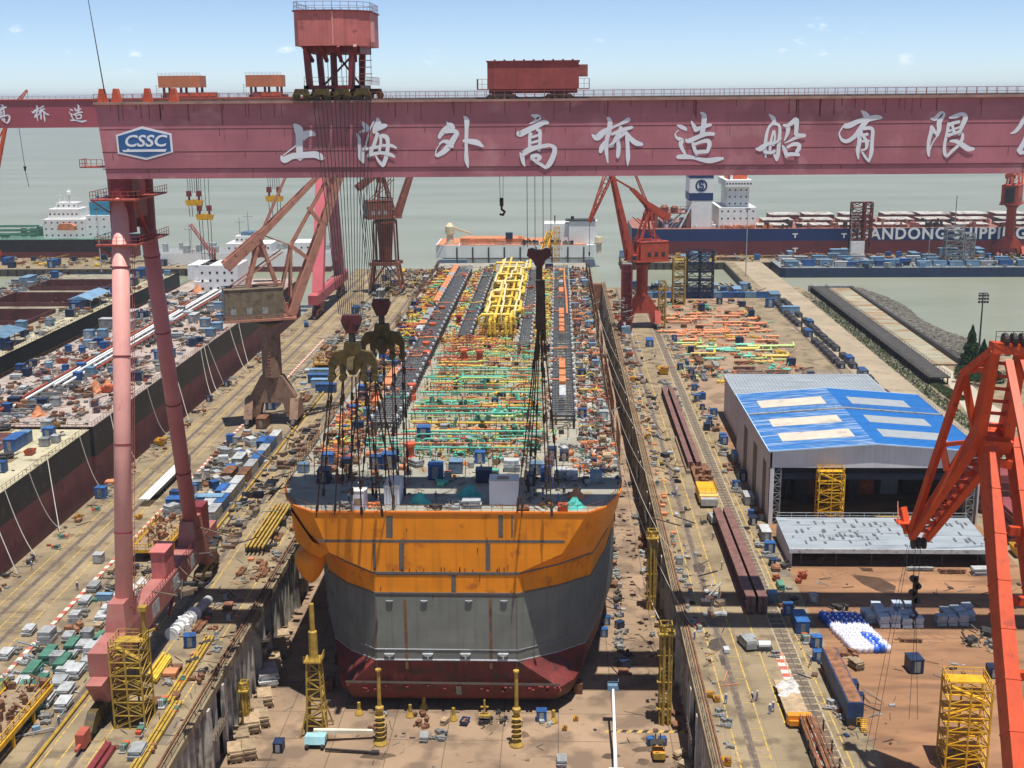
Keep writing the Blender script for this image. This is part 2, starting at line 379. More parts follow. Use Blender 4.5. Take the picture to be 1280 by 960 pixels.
# rail tracks and lines
def strip(x0, x1, y0, y1, z=.008): return [(x0,y0,z),(x1,y0,z),(x1,y1,z),(x0,y1,z)]
rt = MB()
for x in (-103, -98, -88.6, -76.3, -69.6, 28.0, 39.2, 95.5):
    y1 = 668 if x < 0 else 600
    rt.poly(strip(x-.55, x+.55, 92, y1, .008))
rails = solo('rail_track', rt, mat('rail bed grime', (.13, .10, .075), .8, .3, .6, (.22, .17, .12), .4, 1.), kind='structure')
rr = MB()
for x in (-103, -98, -88.6, -76.3, -69.6, 28.0, 39.2, 95.5):
    y1 = 668 if x < 0 else 600
    rr.box(x-.09, x+.09, 92, y1, .0, .06)
solo('rail_track', rr, M['steelr'], kind='structure')
ym = MB()
for x in (-105.2, -100.6, -95.6, -74.3, -71.8, -67.3, -59.2, 25.8, 30.4, 34.2, 41.6):
    for k in range(40):
        y0 = 100 + k*14.2
        if y0+14 > (600 if x > 0 else 660): break
        if x in (34.2,) and (k % 5 > 2 or k > 20): continue
        if x == -59.2 and k % 3 == 0: continue
        ym.poly(strip(x-.11, x+.11, y0, y0+14.2, .012))
k = 100.
while k < 420:
    ym.poly(strip(-104.9, -103.7, k, k+.12, .014)); ym.poly(strip(-100.3, -98.7, k+.9, k+1.02, .014)); ym.poly(strip(-97.3, -95.9, k, k+.12, .014))
    ym.poly(strip(-71.5, -70.3, k, k+.12, .014)); ym.poly(strip(28.7, 30.2, k, k+.12, .014)); ym.poly(strip(39.9, 41.4, k, k+.13, .014))
    ym.poly(strip(-68.9, -67.5, k, k+.12, .014))
    k += 2.7
solo('road_marking', ym, M['yline'], kind='structure')
km, kr = MB(), MB()
k = 100.
while k < 470:
    km.box(-91.75, -90.95, k, k+1.5, 0, .32); kr.box(-91.75, -90.95, k+1.5, k+3.0, 0, .315); k += 3.0
k = 160.
while k < 196:
    km.poly(strip(36.6, 38.2, k, k+1.3, .012)); kr.poly(strip(36.6, 38.2, k+1.3, k+2.6, .012)); k += 2.6
kb = thing('kerb', (-91.3, 285, 0), kind='structure')
part('kerb_block', km, M['wline'], kb); part('kerb_block', kr, M['rline'], kb)
# black and yellow chevrons across the dock floor
dl = MB(); db = MB()
for (px, py) in ((838,893), (845,822), (850,772), (815,916)):
    p = at(px, py, DOCKZ)
    if py == 893: continue
    n = 7 if py < 900 else 9
    for i in range(n):
        x0 = p.x - n*.9 + i*1.8
        dl.poly([(x0,p.y,DOCKZ+.01),(x0+.9,p.y,DOCKZ+.01),(x0+1.4,p.y+.9,DOCKZ+.01),(x0+.5,p.y+.9,DOCKZ+.01)])
        db.poly([(x0+.9,p.y,DOCKZ+.01),(x0+1.8,p.y,DOCKZ+.01),(x0+2.3,p.y+.9,DOCKZ+.01),(x0+1.4,p.y+.9,DOCKZ+.01)])
solo('road_marking', dl, M['yline'], kind='structure'); solo('road_marking', db, M['dark'], kind='structure')

# dock walls with buttresses, galleries and capping
def dock_wall(x, sgn, label):
    """sgn=+1: the wall's face looks towards +x"""
    t = thing('dock_wall', (x, 355, DOCKZ), label, 'wall')
    w = MB(); w.box(min(x, x+.4*sgn), max(x, x+.4*sgn), 88, 622, DOCKZ, -1.2); part('wall_face', w, M['wallc'], t)
    c = MB(); c.box(min(x-.6*sgn, x+1.3*sgn), max(x-.6*sgn, x+1.3*sgn), 88, 622, -1.2, .12); part('capping', c, M['conc'], t)
    bt = MB()
    y = 92
    while y < 618:
        bt.box(min(x+.4*sgn, x+1.0*sgn), max(x+.4*sgn, x+1.0*sgn), y, y+.9, DOCKZ, -1.2); y += 3.1
    part('buttress', bt, M['wallc'], t)
    y = 108; ni = 0
    while y < 600:
        ni += 1
        nb = MB(); nb.box(min(x+.4*sgn, x+1.6*sgn), max(x+.4*sgn, x+1.6*sgn), y, y+1.2, DOCKZ, -1.25); nb.box(min(x+.4*sgn, x+1.6*sgn), max(x+.4*sgn, x+1.6*sgn), y+9, y+10.2, DOCKZ, -1.25)
        part('pier', nb, M['wallc'], t)
        gl = MB(); gl.box(min(x+.42*sgn, x+.5*sgn), max(x+.42*sgn, x+.5*sgn), y+1.6, y+8.6, -9, -4)
        part('recess_shade', gl, M['dark'], t)  # flat dark slab on the face, painted shade of a wall recess
        fl = MB(); fl.box(min(x+.5*sgn, x+2.2*sgn), max(x+.5*sgn, x+2.2*sgn), y+1.3, y+8.9, -7.2, -7.0)
        fl.fence([(x+2.1*sgn, y+1.3, -7), (x+2.1*sgn, y+8.9, -7)], 1.1, 1.2, .08); part('gallery', fl, M['steelr'], t)
        y += 34
    r = MB(); r.fence([(x+.9*sgn, 100, .12), (x+.9*sgn, 612, .12)], 1.1, 3., .06); part('edge_railing', r, M['dark'], t)
    pp = MB(); pp.path([(x-.2*sgn, 96, .4), (x-.2*sgn, 618, .4)], .16, 6); pp.path([(x+.3*sgn, 96, .35), (x+.3*sgn, 618, .35)], .1, 6); part('service_pipe', pp, M['rusty'], t)
dock_wall(LX, 1, 'ribbed grey concrete wall of the dry dock beside the gantry crane legs')
dock_wall(RX, -1, 'shaded concrete wall of the dry dock below the apron with lying girders')
gt = MB(); gt.box(LX, RX, 617, 622, DOCKZ, -.5)
for i in range(12): gt.box(LX+2+i*6.5, LX+3+i*6.5, 616.2, 617, DOCKZ, -.5)
solo('dock_gate', gt, M['rusty'], 'rusty steel dock gate closing the dry dock beyond the bow', 'dock gate')

# shore: riprap rocks as one uncountable mass
def rockpile(mb, n, fn, smin, smax):
    for i in range(n):
        x, y, z = fn(); s = U(smin, smax)
        pr = [(s*U(.7,1.2)*cos(a+U(-.2,.2)), s*U(.7,1.2)*sin(a+U(-.2,.2))) for a in [j*pi/3 for j in range(6)]]
        b0 = len(mb.v)
        vs = [(x+a*1.0, y+b_, z-s*.5) for a, b_ in pr] + [(x+a*.55+U(-.2,.2)*s, y+b_*.55, z+s*U(.35,.7)) for a, b_ in pr]
        mb._add(vs, [tuple(range(6,12))] + [(i_, (i_+1)%6, 6+(i_+1)%6, 6+i_) for i_ in range(6)])
rk = MB()
def shore():
    t = U(0,1); y = 600 - t*155; w = U(0,1)
    return (139.6 + w*(13+10*t+2.5*sin(t*9)), y, -3.6 + 4.1*(1-w)**.8 + U(-.2,.3))
rockpile(rk, 4600, shore, .5, 1.6)
def shore2():
    t = U(0,1); return (164+t*240, 447+U(-2,5), -1.5+U(-1.8,.8))
rockpile(rk, 500, shore2, .5, 1.3)
solo('riprap_rocks', rk, M['rock'], 'grey brown boulders piled along the basin shore', 'rocks', kind='stuff')
gs = MB()
def tuft(n, fn, h):
    for i in range(n):
        x, y, z = fn(); a = U(0, pi); w = U(.2,.5); hh = h*U(.5,1.3)
        gs._add([(x-w*cos(a), y-w*sin(a), z), (x+w*cos(a), y+w*sin(a), z), (x+U(-.3,.3), y+U(-.3,.3), z+hh)], [(0,1,2)])
tuft(2300, lambda: (U(114.5,119), U(300,560), 0), .7)
rockpile(rk2 := MB(), 700, lambda: (U(114.5,119.2), U(330,585), U(-.1,.2)), .25, .7)
solo('riprap_rocks', rk2, M['rock'], 'rubble along the edge of the sandy road below the slipway', 'rocks', kind='stuff')
def verge():
    t = U(0,1); return (120.3+U(0,6.5)*(1-t*.6), 374+t*24, 0)
tuft(3500, verge, .6)
solo('verge_grass', gs, M['grassm'], 'rough green grass beside the old slipway', 'grass', kind='stuff')
vg = MB(); vg.poly([(114.3,300,.01),(119,300,.01),(119,562,.01),(114.3,562,.01)]); vg.poly([(120,372,.01),(127.2,372,.01),(124,399,.01),(120,399,.01)])
solo('terrain', vg, mat('scrubby verge soil', (.16, .15, .09), .9, .4, .3, (.28,.22,.15), .45, .6), kind='structure')

# old slipway: dark trestle deck beside a rust stained ramp
t = thing('slipway', (128, 480, 0), 'old slipway with dark planked deck and rust stained concrete ramp by the basin', 'slipway')
sd = MB(); sd.box(119.5, 126.5, 395, 588, 2.2, 2.6); 
part('trestle_deck', sd, mat('dark planked deck', (.055, .05, .045), .8, .3, .5), t)
sl = MB()
for i in range(40):
    y = 396+i*4.9
    for x in (120, 126): sl.box(x-.2, x+.2, y, y+.4, -2, 2.2)
    if i % 2: sl.bar((126.2, y, 2.3), (119.7, y+4.9, 2.3), .12)
sl.fence([(119.6, 395, 2.6), (119.6, 588, 2.6)], 1.1, 3, .09); sl.fence([(126.4, 395, 2.6), (126.4, 588, 2.6)], 1.1, 3, .09)
part('trestle_frame', sl, M['dark'], t)
sr = MB(); sr.prism_x([(424,.3),(588,.3),(588,1.6),(424,.6)], 127.5, 138)
part('ramp', sr, mat('rust stained ramp', (.29, .265, .19), .85, .25, .2, (.27, .12, .045), .45, .16, stretch=(.4, 1.6, 1)), t)
se = MB(); se.box(138, 139.2, 424, 590, 0, 2.4); se.box(127.0, 127.5, 424, 590, 0, 2.0); part('kerb_wall', se, M['dark'], t)
sq = MB(); sq.box(119, 139.4, 588, 591, -4, 2.8); part('end_wall', sq, M['grey'], t)

# dark fendered faces of the quays
qf = MB()
qf.box(24, 92, 603, 603.6, -4.5, -.15); qf.box(36, 900, 693.3, 694, -4.5, -.2); qf.box(35.3, 36, 694, 724, -4.5, -.2); qf.box(92.4, 93, 604, 693, -4.5, -.2); qf.box(113, 113.6, 592, 660, -4.5, -.2)
qf.box(-900, -190, 675.3, 676, -4.5, -.2); qf.box(-245, -700, 600, 600.6, -4.5, -.2); qf.box(-190, -189.4, 676, 724, -4.5, -.2); qf.box(LX-54.4, LX, 672, 672.6, -4.5, -.2)
solo('quay_face', qf, mat('wet dark quay face', (.065, .058, .048), .8, .3, .4, (.14,.12,.1), .3, .6), kind='structure')
fd = MB()
for i in range(60): fd.path([(38+i*4.2, 692.9, -2.6), (38+i*4.2, 692.9, -.4)], .5, 7)
for i in range(28): fd.path([(-196-i*5, 674.9, -2.6), (-196-i*5, 674.9, -.4)], .5, 7)
solo('quay_face', fd, M['rubber'], kind='structure')

tl = MB()
for x in (37.9, 40.5): tl.poly(strip(x-.12, x+.12, 100, 600, .014))
y = 100.
while y < 470:
    tl.poly(strip(38.0, 40.4, y, y+.22, .015)); y += 2.0
solo('road_marking', tl, mat('tan channel edge', (.36,.29,.19), .8, .2, 1.), kind='structure')
td = MB(); td.poly(strip(38.0, 40.4, 100, 600, .010)); solo('rail_track', td, mat('dark rail channel', (.12,.095,.07), .85, .3, .6, (.2,.15,.1), .4, 1.), kind='structure')
pt = MB()
for i in range(34): # darker repair patches and stains on the aprons
    x, y = (U(-104,-58), U(140,640)) if i % 2 else (U(24,45), U(160,580)); w, d = U(.8,2.6), U(2,9); pt.poly(strip(x, x+w, y, y+d, .006))
solo('repair_patch', pt, mat('dark repair patch', (.17,.135,.10), .9, .2, .5), kind='structure')

def blot(pts, z, m): solo('wet_stain', MB().poly([(*at(*p).xy, z) for p in pts]), m, kind='structure')
wet = mat('wet soil', (.085,.048,.028), .45, .3, .4)
blot([(1063,718),(1100,722),(1120,733),(1117,745),(1095,738),(1078,730)], .010, wet)
blot([(1073,709),(1090,710),(1092,715),(1078,714)], .010, wet)
oil = mat('oil soaked concrete', (.075,.058,.042), .6, .35, .5)
blot([(866,706),(874,703),(882,708),(880,716),(868,715)], .016, oil); blot([(888,800),(902,796),(908,806),(896,815),(884,810)], .016, oil); blot([(898,818),(906,820),(908,832),(902,832)], .016, oil)

# tyre tracks on the brown yard and damp patches on the dock floor
tk = MB()
for i in range(16):
    x, y, a = U(48,88), U(150,232), U(-.9,.9)+(pi/2 if i % 3 else 0); k_ = U(-.05,.05); pts = []
    for j in range(14): pts.append((x,y,a)); x += 2*cos(a); y += 2*sin(a); a += k_
    for off in (-.8,.8):
        for (x0,y0,a0),(x1,y1,a1) in zip(pts, pts[1:]):
            q = [(x0-sin(a0)*(off-.16),y0+cos(a0)*(off-.16)),(x0-sin(a0)*(off+.16),y0+cos(a0)*(off+.16)),(x1-sin(a1)*(off+.16),y1+cos(a1)*(off+.16)),(x1-sin(a1)*(off-.16),y1+cos(a1)*(off-.16))]
            if all(46.5 < u < 91.5 and 122 < v < 235 for u, v in q): tk.poly([(u,v,.006+.0005*i) for u,v in q])
solo('tyre_track', tk, mat('tyre worn soil', (.20,.11,.06), .9, .3, .8), kind='structure')
dp = mat('damp dock floor', (.115,.078,.05), .55, .3, .3)
for i in range(26):
    x, y = (U(12,18), U(160,330)) if i % 2 else (U(-50,14), U(150,200)); n = 11; rx, ry = U(.8,3.2), U(.4,1.5)
    solo('wet_stain', MB().poly([(x+rx*cos(2*pi*j/n)*U(.6,1.2), y+ry*sin(2*pi*j/n)*U(.6,1.2), DOCKZ+.005+.0004*i) for j in range(n)]), dp, kind='structure')
# ================================================================== GANTRY CRANES
GLYPH = {
'shang': ((340,140), [[(335,190,50),(395,260,130),(410,350,110),(410,500,100),(420,700,100)],[(450,370,130),(540,325,100),(600,325,80),(640,345,50)],[(140,660,30),(185,715,100),(300,665,90),(420,650,90),(560,640,95),(660,640,100),(740,680,90),(775,695,50)],[(170,650,15),(365,500,22)]]),
'hai': ((430,140), [[(255,135,15),(320,210,80),(365,260,60)],[(235,305,20),(300,280,50),(350,265,60)],[(195,320,30),(230,430,65),(240,560,60),(260,680,90),(300,760,40)],[(285,740,40),(300,600,45),(325,500,30),(370,330,20),(400,240,20),(450,140,30)],[(500,95,40),(515,170,95),(485,240,110),(450,310,50)],[(500,250,70),(580,215,80),(640,200,45)],[(505,320,55),(460,470,55),(420,560,60),(375,665,60)],[(280,555,30),(400,545,50),(560,510,40),(700,500,50),(790,540,25)],[(560,350,50),(640,380,70),(660,480,55),(640,650,65),(590,800,60)],[(590,810,50),(520,730,40),(475,650,20)],[(390,640,55),(560,610,50),(700,640,55),(765,675,25)],[(545,350,40),(555,440,40),(535,580,40)],[(590,490,35),(625,510,30)]]),
'wai': ((535,140), [[(280,145,15),(310,210,70),(240,280,80),(180,360,60),(175,395,40)],[(290,180,40),(350,200,70),(380,250,60)],[(250,290,70),(370,280,70),(435,315,65),(400,380,80),(330,490,95),(240,590,85),(130,660,50)],[(170,480,25),(230,440,45),(300,450,70)],[(190,475,15),(128,560,15),(115,660,22)],[(330,490,80),(370,520,55)],[(535,60,15),(580,120,75),(580,250,60),(575,400,55),(575,560,50),(580,720,65),(603,830,20)],[(530,430,40),(640,440,80),(740,460,85),(800,500,50),(840,518,12)]]),
'gao': ((635,135), [[(350,105,20),(430,130,75),(470,150,60),(400,200,40),(320,240,12)],[(150,360,50),(180,390,90),(300,330,85),(430,270,80),(540,215,75),(600,225,50)],[(340,380,60),(325,480,50),(330,590,55)],[(430,330,40),(475,345,55),(480,480,50),(465,640,50)],[(350,440,35),(460,405,40)],[(350,520,35),(460,490,40)],[(330,600,50),(470,570,50)],[(220,650,20),(330,590,40)],[(180,670,20),(215,740,65),(230,820,50),(255,870,20)],[(220,700,60),(330,640,50),(450,590,55),(560,565,60),(640,560,50),(700,610,70),(680,720,80),(620,840,80),(560,900,40)],[(570,900,40),(500,850,50),(430,810,45),(350,740,50)],[(350,730,60),(430,710,60),(480,740,60),(440,790,45)]]),
'qiao': ((732,137), [[(330,120,40),(365,180,70),(355,300,75),(320,450,60),(310,600,60),(335,800,20)],[(95,375,20),(170,420,95),(280,330,85),(400,270,40),(520,215,40),(610,170,65),(650,140,65)],[(300,480,50),(250,560,80),(220,640,50)],[(390,370,40),(520,320,60),(620,285,55),(700,265,45)],[(530,260,50),(500,350,60),(440,450,50),(400,540,40),(350,555,25)],[(600,340,55),(680,440,70),(760,500,80),(850,520,50)],[(480,430,50),(495,560,65),(485,680,60),(480,725,30)],[(620,390,55),(630,560,60),(635,720,65),(630,840,15)],[(350,540,20),(430,480,45),(520,400,50),(590,350,50)]]),
'zao': ((835,132), [[(140,295,25),(200,320,60),(260,350,50),(270,375,25)],[(160,370,15),(110,420,18),(130,480,40),(200,520,70),(190,590,60),(230,680,50),(265,730,30)],[(140,770,60),(250,765,75),(380,780,50),(500,810,60),(620,825,80),(740,805,70),(825,790,40)],[(350,235,25),(390,310,60),(420,370,65)],[(400,370,60),(500,330,60),(580,300,60),(650,285,35)],[(485,100,20),(540,150,75),(535,280,75),(510,430,75)],[(265,505,25),(310,530,70),(450,470,65),(580,425,60),(690,425,50)],[(370,560,45),(400,660,55),(430,740,40)],[(390,580,40),(520,535,50),(600,530,65),(620,590,65),(590,690,50)],[(420,700,55),(520,690,55),(600,690,50)]]),
'chuan': ((937,135), [[(290,95,15),(350,150,65),(365,210,55),(290,290,40),(255,400,45),(235,560,50),(240,740,30)],[(340,230,50),(430,250,45),(455,330,45),(440,500,55),(425,700,55),(405,790,30)],[(405,790,30),(370,700,40),(350,640,20)],[(360,340,35),(330,450,35),(310,560,45),(300,680,30)],[(370,340,30),(380,450,30),(350,560,40)],[(90,610,20),(160,610,80),(260,540,60),(380,520,40),(470,450,30)],[(210,650,40),(310,670,45),(380,640,40)],[(500,255,25),(570,280,65),(565,380,55),(520,490,20)],[(560,270,45),(650,210,75),(700,180,75),(700,300,65),(690,400,60)],[(520,525,15),(640,470,40),(740,420,60),(830,410,50)],[(690,400,60),(760,410,55)],[(490,560,25),(530,640,60),(550,740,40)],[(560,590,40),(660,540,55),(730,550,65),(740,600,60),(700,660,60)],[(550,700,65),(640,690,55),(740,700,50)]]),
'you': ((1037,130), [[(475,100,20),(530,150,80),(570,200,85)],[(220,330,70),(300,320,85),(430,260,70),(560,230,80),(700,200,75),(780,205,40)],[(210,330,30),(160,400,20),(145,460,25),(190,540,50),(270,555,60),(370,490,65),(450,400,85),(500,320,80),(560,240,80)],[(460,420,80),(440,600,60),(420,700,60),(430,825,20)],[(500,370,50),(600,360,55),(645,400,55),(635,560,55),(625,720,60),(590,860,30)],[(590,865,30),(530,790,40),(470,690,20)],[(470,470,45),(570,450,45)],[(480,560,35),(590,550,35)],[(500,470,40),(555,580,60),(540,670,35),(480,690,20)]]),
'xian': ((1145,130), [[(220,220,30),(290,220,65),(370,150,75),(410,160,60),(350,270,75),(345,380,65),(310,480,50)],[(310,490,20),(250,580,18),(200,700,20)],[(230,330,40),(225,420,60),(190,560,55),(185,700,55),(190,785,25)],[(240,350,50),(290,440,50)],[(500,205,30),(600,180,65),(690,150,55),(740,200,75),(690,330,65),(640,460,40)],[(490,290,50),(460,450,45),(425,620,45),(430,740,55),(465,800,30)],[(480,320,55),(560,285,50),(650,265,45)],[(480,410,35),(650,345,30)],[(470,475,45),(580,435,45),(660,410,40)],[(540,310,40),(570,440,45)],[(465,780,40),(540,700,45),(630,620,45),(690,520,50),(695,440,40)],[(505,555,30),(600,560,60),(700,620,80),(780,670,80),(865,670,40)]]),
'gong': ((1200,130), [[(755,445,15),(830,410,50),(900,330,60),(970,200,60),(1000,150,30)],[(1040,180,40),(1090,300,70),(1180,420,70),(1250,450,30)],[(1000,420,40),(960,560,60),(880,710,80)],[(890,730,60),(1000,720,50),(1130,690,50)],[(1080,580,30),(1140,660,60),(1170,760,50)]]),
}
def brush(mb, strokes, fn, d0=.03):
    """brush strokes -> flat painted ribbons; fn maps glyph units to the plane (x, z); each stroke lies a few mm proud of the last"""
    for si, st in enumerate(strokes):
        pts = st; out = []
        n = len(pts)
        for i in range(n-1):
            p0 = pts[max(i-1,0)]; p1 = pts[i]; p2 = pts[i+1]; p3 = pts[min(i+2,n-1)]
            for k in range(5):
                t = k/5
                out.append(tuple(.5*((2*p1[c])+(-p0[c]+p2[c])*t+(2*p0[c]-5*p1[c]+4*p2[c]-p3[c])*t*t+(-p0[c]+3*p1[c]-3*p2[c]+p3[c])*t**3) for c in range(3)))
        out.append(pts[-1])
        L_, R_ = [], []
        for i, (x, y, w) in enumerate(out):
            a = out[max(i-1,0)]; b_ = out[min(i+1,len(out)-1)]
            dx, dy = b_[0]-a[0], b_[1]-a[1]; q = sqrt(dx*dx+dy*dy) or 1
            w = max(w, 12)/2
            L_.append((x-dy/q*w, y+dx/q*w)); R_.append((x+dy/q*w, y-dx/q*w))
        # round ends
        def cap(c, p, sgn):
            x, y, w = c; dx, dy = (p[0]-x), (p[1]-y); q = sqrt(dx*dx+dy*dy) or 1; w = max(w,12)/2
            return (x-dx/q*w*.7, y-dy/q*w*.7)
        e0 = cap(out[0], out[1], -1); e1 = cap(out[-1], out[-2], 1)
        b0 = len(mb.v); y = -d0 - si*.012
        vs = []
        for l, r in zip(L_, R_):
            for q in (l, r):
                X, Z = fn(*q); vs.append((X, y, Z))
        for q in (e0, e1):
            X, Z = fn(*q); vs.append((X, y, Z))
        k = len(L_)
        fs = [(2*i, 2*i+1, 2*i+3, 2*i+2) for i in range(k-1)] + [(2*k, 1, 0), (2*k+1, 2*k-2, 2*k-1)]
        mb._add(vs, fs)

def text_mesh(name, body, size, m, parent, loc, rot=(R(90),0,0), shear=0., offset=.0, extrude=.02, sx=1., align='CENTER', spacing=1.):
    cu = bpy.data.curves.new(name, 'FONT'); cu.body = body; cu.size = size; cu.shear = shear; cu.offset = offset; cu.extrude = extrude
    cu.align_x = align; cu.align_y = 'CENTER'; cu.space_character = spacing; cu.resolution_u = 3
    tmp = bpy.data.objects.new(name+'_tmp', cu); COL.objects.link(tmp)
    dg = bpy.context.evaluated_depsgraph_get(); me = bpy.data.meshes.new_from_object(tmp.evaluated_get(dg))
    bpy.data.objects.remove(tmp); bpy.data.curves.remove(cu)
    me.materials.clear(); me.materials.append(m)
    o = bpy.data.objects.new(name, me); COL.objects.link(o); o.parent = parent
    o.location = V(loc) - worg(parent); o.rotation_euler = rot; o.scale = (sx, 1, 1)
    return o

def seams(x0, x1, y, zs, xs=(), w=.10):
    s = MB()
    for z, ww in zs: s.box(x0, x1, y-.012, y, z-ww/2, z+ww/2)
    return s

# ---------------------------------------------------------------- near gantry
GY0, GY1 = 193., 207.
Z0, Z1 = 80.5, 91.8
GX0, GX1 = -71.2, 118.
G = thing('gantry_crane', (-69.6, 200, 0), 'giant pink red gantry crane with large white Chinese lettering and a blue hexagon emblem', 'gantry crane', 'goliath gantry cranes')
gr = MB(); gr.prism_y([(GX0,Z1),(GX0+.9,Z0),(GX1,Z0),(GX1,Z1)], GY0, GY0+4.6)
front = part('girder', gr, M['girder'], G)
gr = MB(); gr.prism_y([(GX0,Z1),(GX0+.9,Z0),(GX1,Z0),(GX1,Z1)], GY1-4.6, GY1)
part('girder', gr, M['girder'], G)
sm = MB()
for z, w in ((88.05,.13),(84.6,.13)): sm.box(GX0+.5, GX1, GY0-.015, GY0, z-w/2, z+w/2)
sm.box(GX0+.4, GX1, GY0-.10, GY0, 81.95, 82.1)
x = GX0+14
part('plate_seam', sm, M['seam'], front)
sm2 = MB()
x = GX0+11.8
while x < GX1: sm2.box(x-.03, x+.03, GY0-.01, GY0, Z0+.1, Z1-.1); x += 11.8
part('plate_seam', sm2, M['girder'], front)
dr = MB()
for i in range(70): x = U(GX0+2, 72); h_ = U(.6,3.2); dr.box(x-.05, x+U(.04,.16), GY0-.008, GY0, Z1-h_, Z1)
for i in range(40): x = U(GX0+2, 72); z = rnd.choice((88.0,84.5,82.0)); h_ = U(.4,1.8); dr.box(x-.04, x+U(.03,.12), GY0-.008, GY0, z-h_, z)
part('rust_runs', dr, mat('rust run', (.20,.07,.06), .7, .2, 1.), front)['kind'] = 'stuff'
wk = MB(); wk.box(GX0-.1, GX1, GY0-.55, GY0+4.7, Z1, Z1+.35); wk.box(GX0-.1, GX1, GY1-4.7, GY1+.55, Z1, Z1+.35)
part('walkway', wk, mat('dusty walkway steel', (.34,.20,.17), .7, .25, .5), G)
rl = MB(); rl.fence([(GX0, GY0-.45, Z1+.35), (GX1, GY0-.45, Z1+.35)], 1.2, 1.5, .075); rl.fence([(GX0, GY0+4.5, Z1+.35), (GX1, GY0+4.5, Z1+.35)], 1.2, 1.5, .06)
part('walkway_railing', rl, M['rail'], G)
rl = MB(); rl.box(GX0+2, GX1, GY0+2.2, GY0+2.5, Z1+.35, Z1+.6); rl.box(GX0+2, GX1, GY1-2.5, GY1-2.2, Z1+.35, Z1+.6); part('trolley_rail', rl, M['steelr'], G)
en = MB(); 
for xx in (-70.6, -68.4, -63.5, -59.4):
    en.prism_y([(xx-.7,Z1+.35),(xx+.7,Z1+.35),(xx+.3,Z1+2.4),(xx-.3,Z1+2.4)], GY0+1.2, GY0+2.4)
part('end_stop', en, M['ored'], G)
ma = MB(); ma.tube((-70.0, GY0+1.6, Z1+.4), (-71.6, GY0+1.6, Z1+16.5), .10, 6, .05); part('mast', ma, M['dark'], G)
# lettering traced as brush strokes on the girder face
def on_face(o):
    def fn(x, y):
        p = atY(o[0]+x/12, o[1]+y/12, GY0); return p.x, p.z
    return fn
GL = []
for k, (o, st) in GLYPH.items():
    b_ = MB(); brush(b_, [[(x, y, w) for x, y, w in s] for s in st], on_face(o))
    b_.v = [(x, GY0+y, z) for x, y, z in b_.v]
    GL.append(part('lettering', b_, M['white'], G))
# emblem
def fpt(px, py): p = atY(140+px/16, 150+py/16, GY0); return (p.x, p.z)
hexo = [(600,128),(1192,272),(1222,645),(690,798),(120,672),(78,300)]
hexi = [(600,178),(1150,300),(1182,622),(690,748),(152,640),(118,325)]
lg = MB(); lg.prism_y([fpt(*q) for q in hexo], GY0-.05, GY0-.002); emb = part('emblem', lg, M['white'], G)
lg = MB(); lg.prism_y([fpt(*q) for q in hexi], GY0-.08, GY0-.051); part('emblem_field', lg, M['logo'], emb)
sh = MB(); sh.prism_y([fpt(*q) for q in [(210,600),(300,600),(310,575),(345,575),(350,592),(1100,582),(1070,635),(235,640)]], GY0-.11, GY0-.081); part('emblem_ship', sh, M['white'], emb)
c0 = fpt(655, 432); c1 = fpt(235, 432); c2 = fpt(1085, 432)
tm = text_mesh('emblem_letters', 'CSSC', 2.15, M['white'], emb, (c0[0], GY0-.10, c0[1]+.02), shear=.22, offset=.045, extrude=.015)
bx = [v.co.x for v in tm.data.vertices]; tw = max(bx)-min(bx); tm.scale = ((c2[0]-c1[0])/tw, 1, 1)
bz = [v.co.y for v in tm.data.vertices]; th = max(bz)-min(bz); f1 = fpt(655,312)[1]-fpt(655,552)[1]; tm.scale = (tm.scale[0], f1/th, 1)
# legs, tapered round tubes meeting under the girder
def leg_a(G, x, yb, yt, zb, zt, rb, rt, m):
    mb = MB(); mb.path([(x, yb, zb), (x, yb+(yt-yb)*.5, zb+(zt-zb)*.5), (x, yt, zt)], rb, 20, rt); return part('leg', mb, m, G, smooth=True)
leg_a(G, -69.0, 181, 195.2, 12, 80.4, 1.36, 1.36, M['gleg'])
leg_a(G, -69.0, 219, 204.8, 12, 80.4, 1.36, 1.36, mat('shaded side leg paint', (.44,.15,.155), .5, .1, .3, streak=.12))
lc = MB(); lc.path([(-69.0, 195.2, 72), (-69.0, 195.2, 80.6)], 2.0, 16); lc.path([(-69.0, 204.6, 72), (-69.0, 204.8, 80.6)], 2.0, 16); lc.box(-70.4,-67.6,194,206,74,80.45)
part('leg_head', lc, M['gdark'], G)
lf = MB()
for yb, yt in ((181,195.2),(219,204.8)):
    for q in (.03,.2,.4,.6,.8): c_ = V((-69.0, yb+(yt-yb)*q, 12+68.4*q)); d_ = V((0,yt-yb,68.4)).normalized(); lf.path([c_-d_*.12, c_+d_*.12], 1.44, 20)
part('leg_flange', lf, M['gdark'], G)
ll = MB()
for sx in (-.3,.3): ll.bar((-67.5+sx*.2, 181.6+sx, 14), (-67.5+sx*.2, 194.6+sx, 70), .07)
for k in range(60): q = k/60; ll.bar((-67.55, 181.3+13*q, 14+56*q), (-67.45, 181.9+13*q, 14+56*q), .05)
part('leg_ladder', ll, M['rail'], G)
pl = MB()
for z, e in ((77.2, 3.6), (70.2, 3.4)):
    for yy in (194.5,):
        pl.box(-69-e, -69+e, yy-3.2, yy+12.5, z, z+.25)
        pl.fence([(-69-e, yy-3.2, z+.25), (-69+e, yy-3.2, z+.25), (-69+e, yy+12.5, z+.25)], 1.2, 1.2, .07)
        pl.fence([(-69-e, yy+12.5, z+.25), (-69-e, yy-3.2, z+.25)], 1.2, 1.2, .07)
        for sx in (-1, 1): pl.bar((-69+sx*e*.95, yy-2.8, z), (-69+sx*1.6, yy, z-2.2), .16)
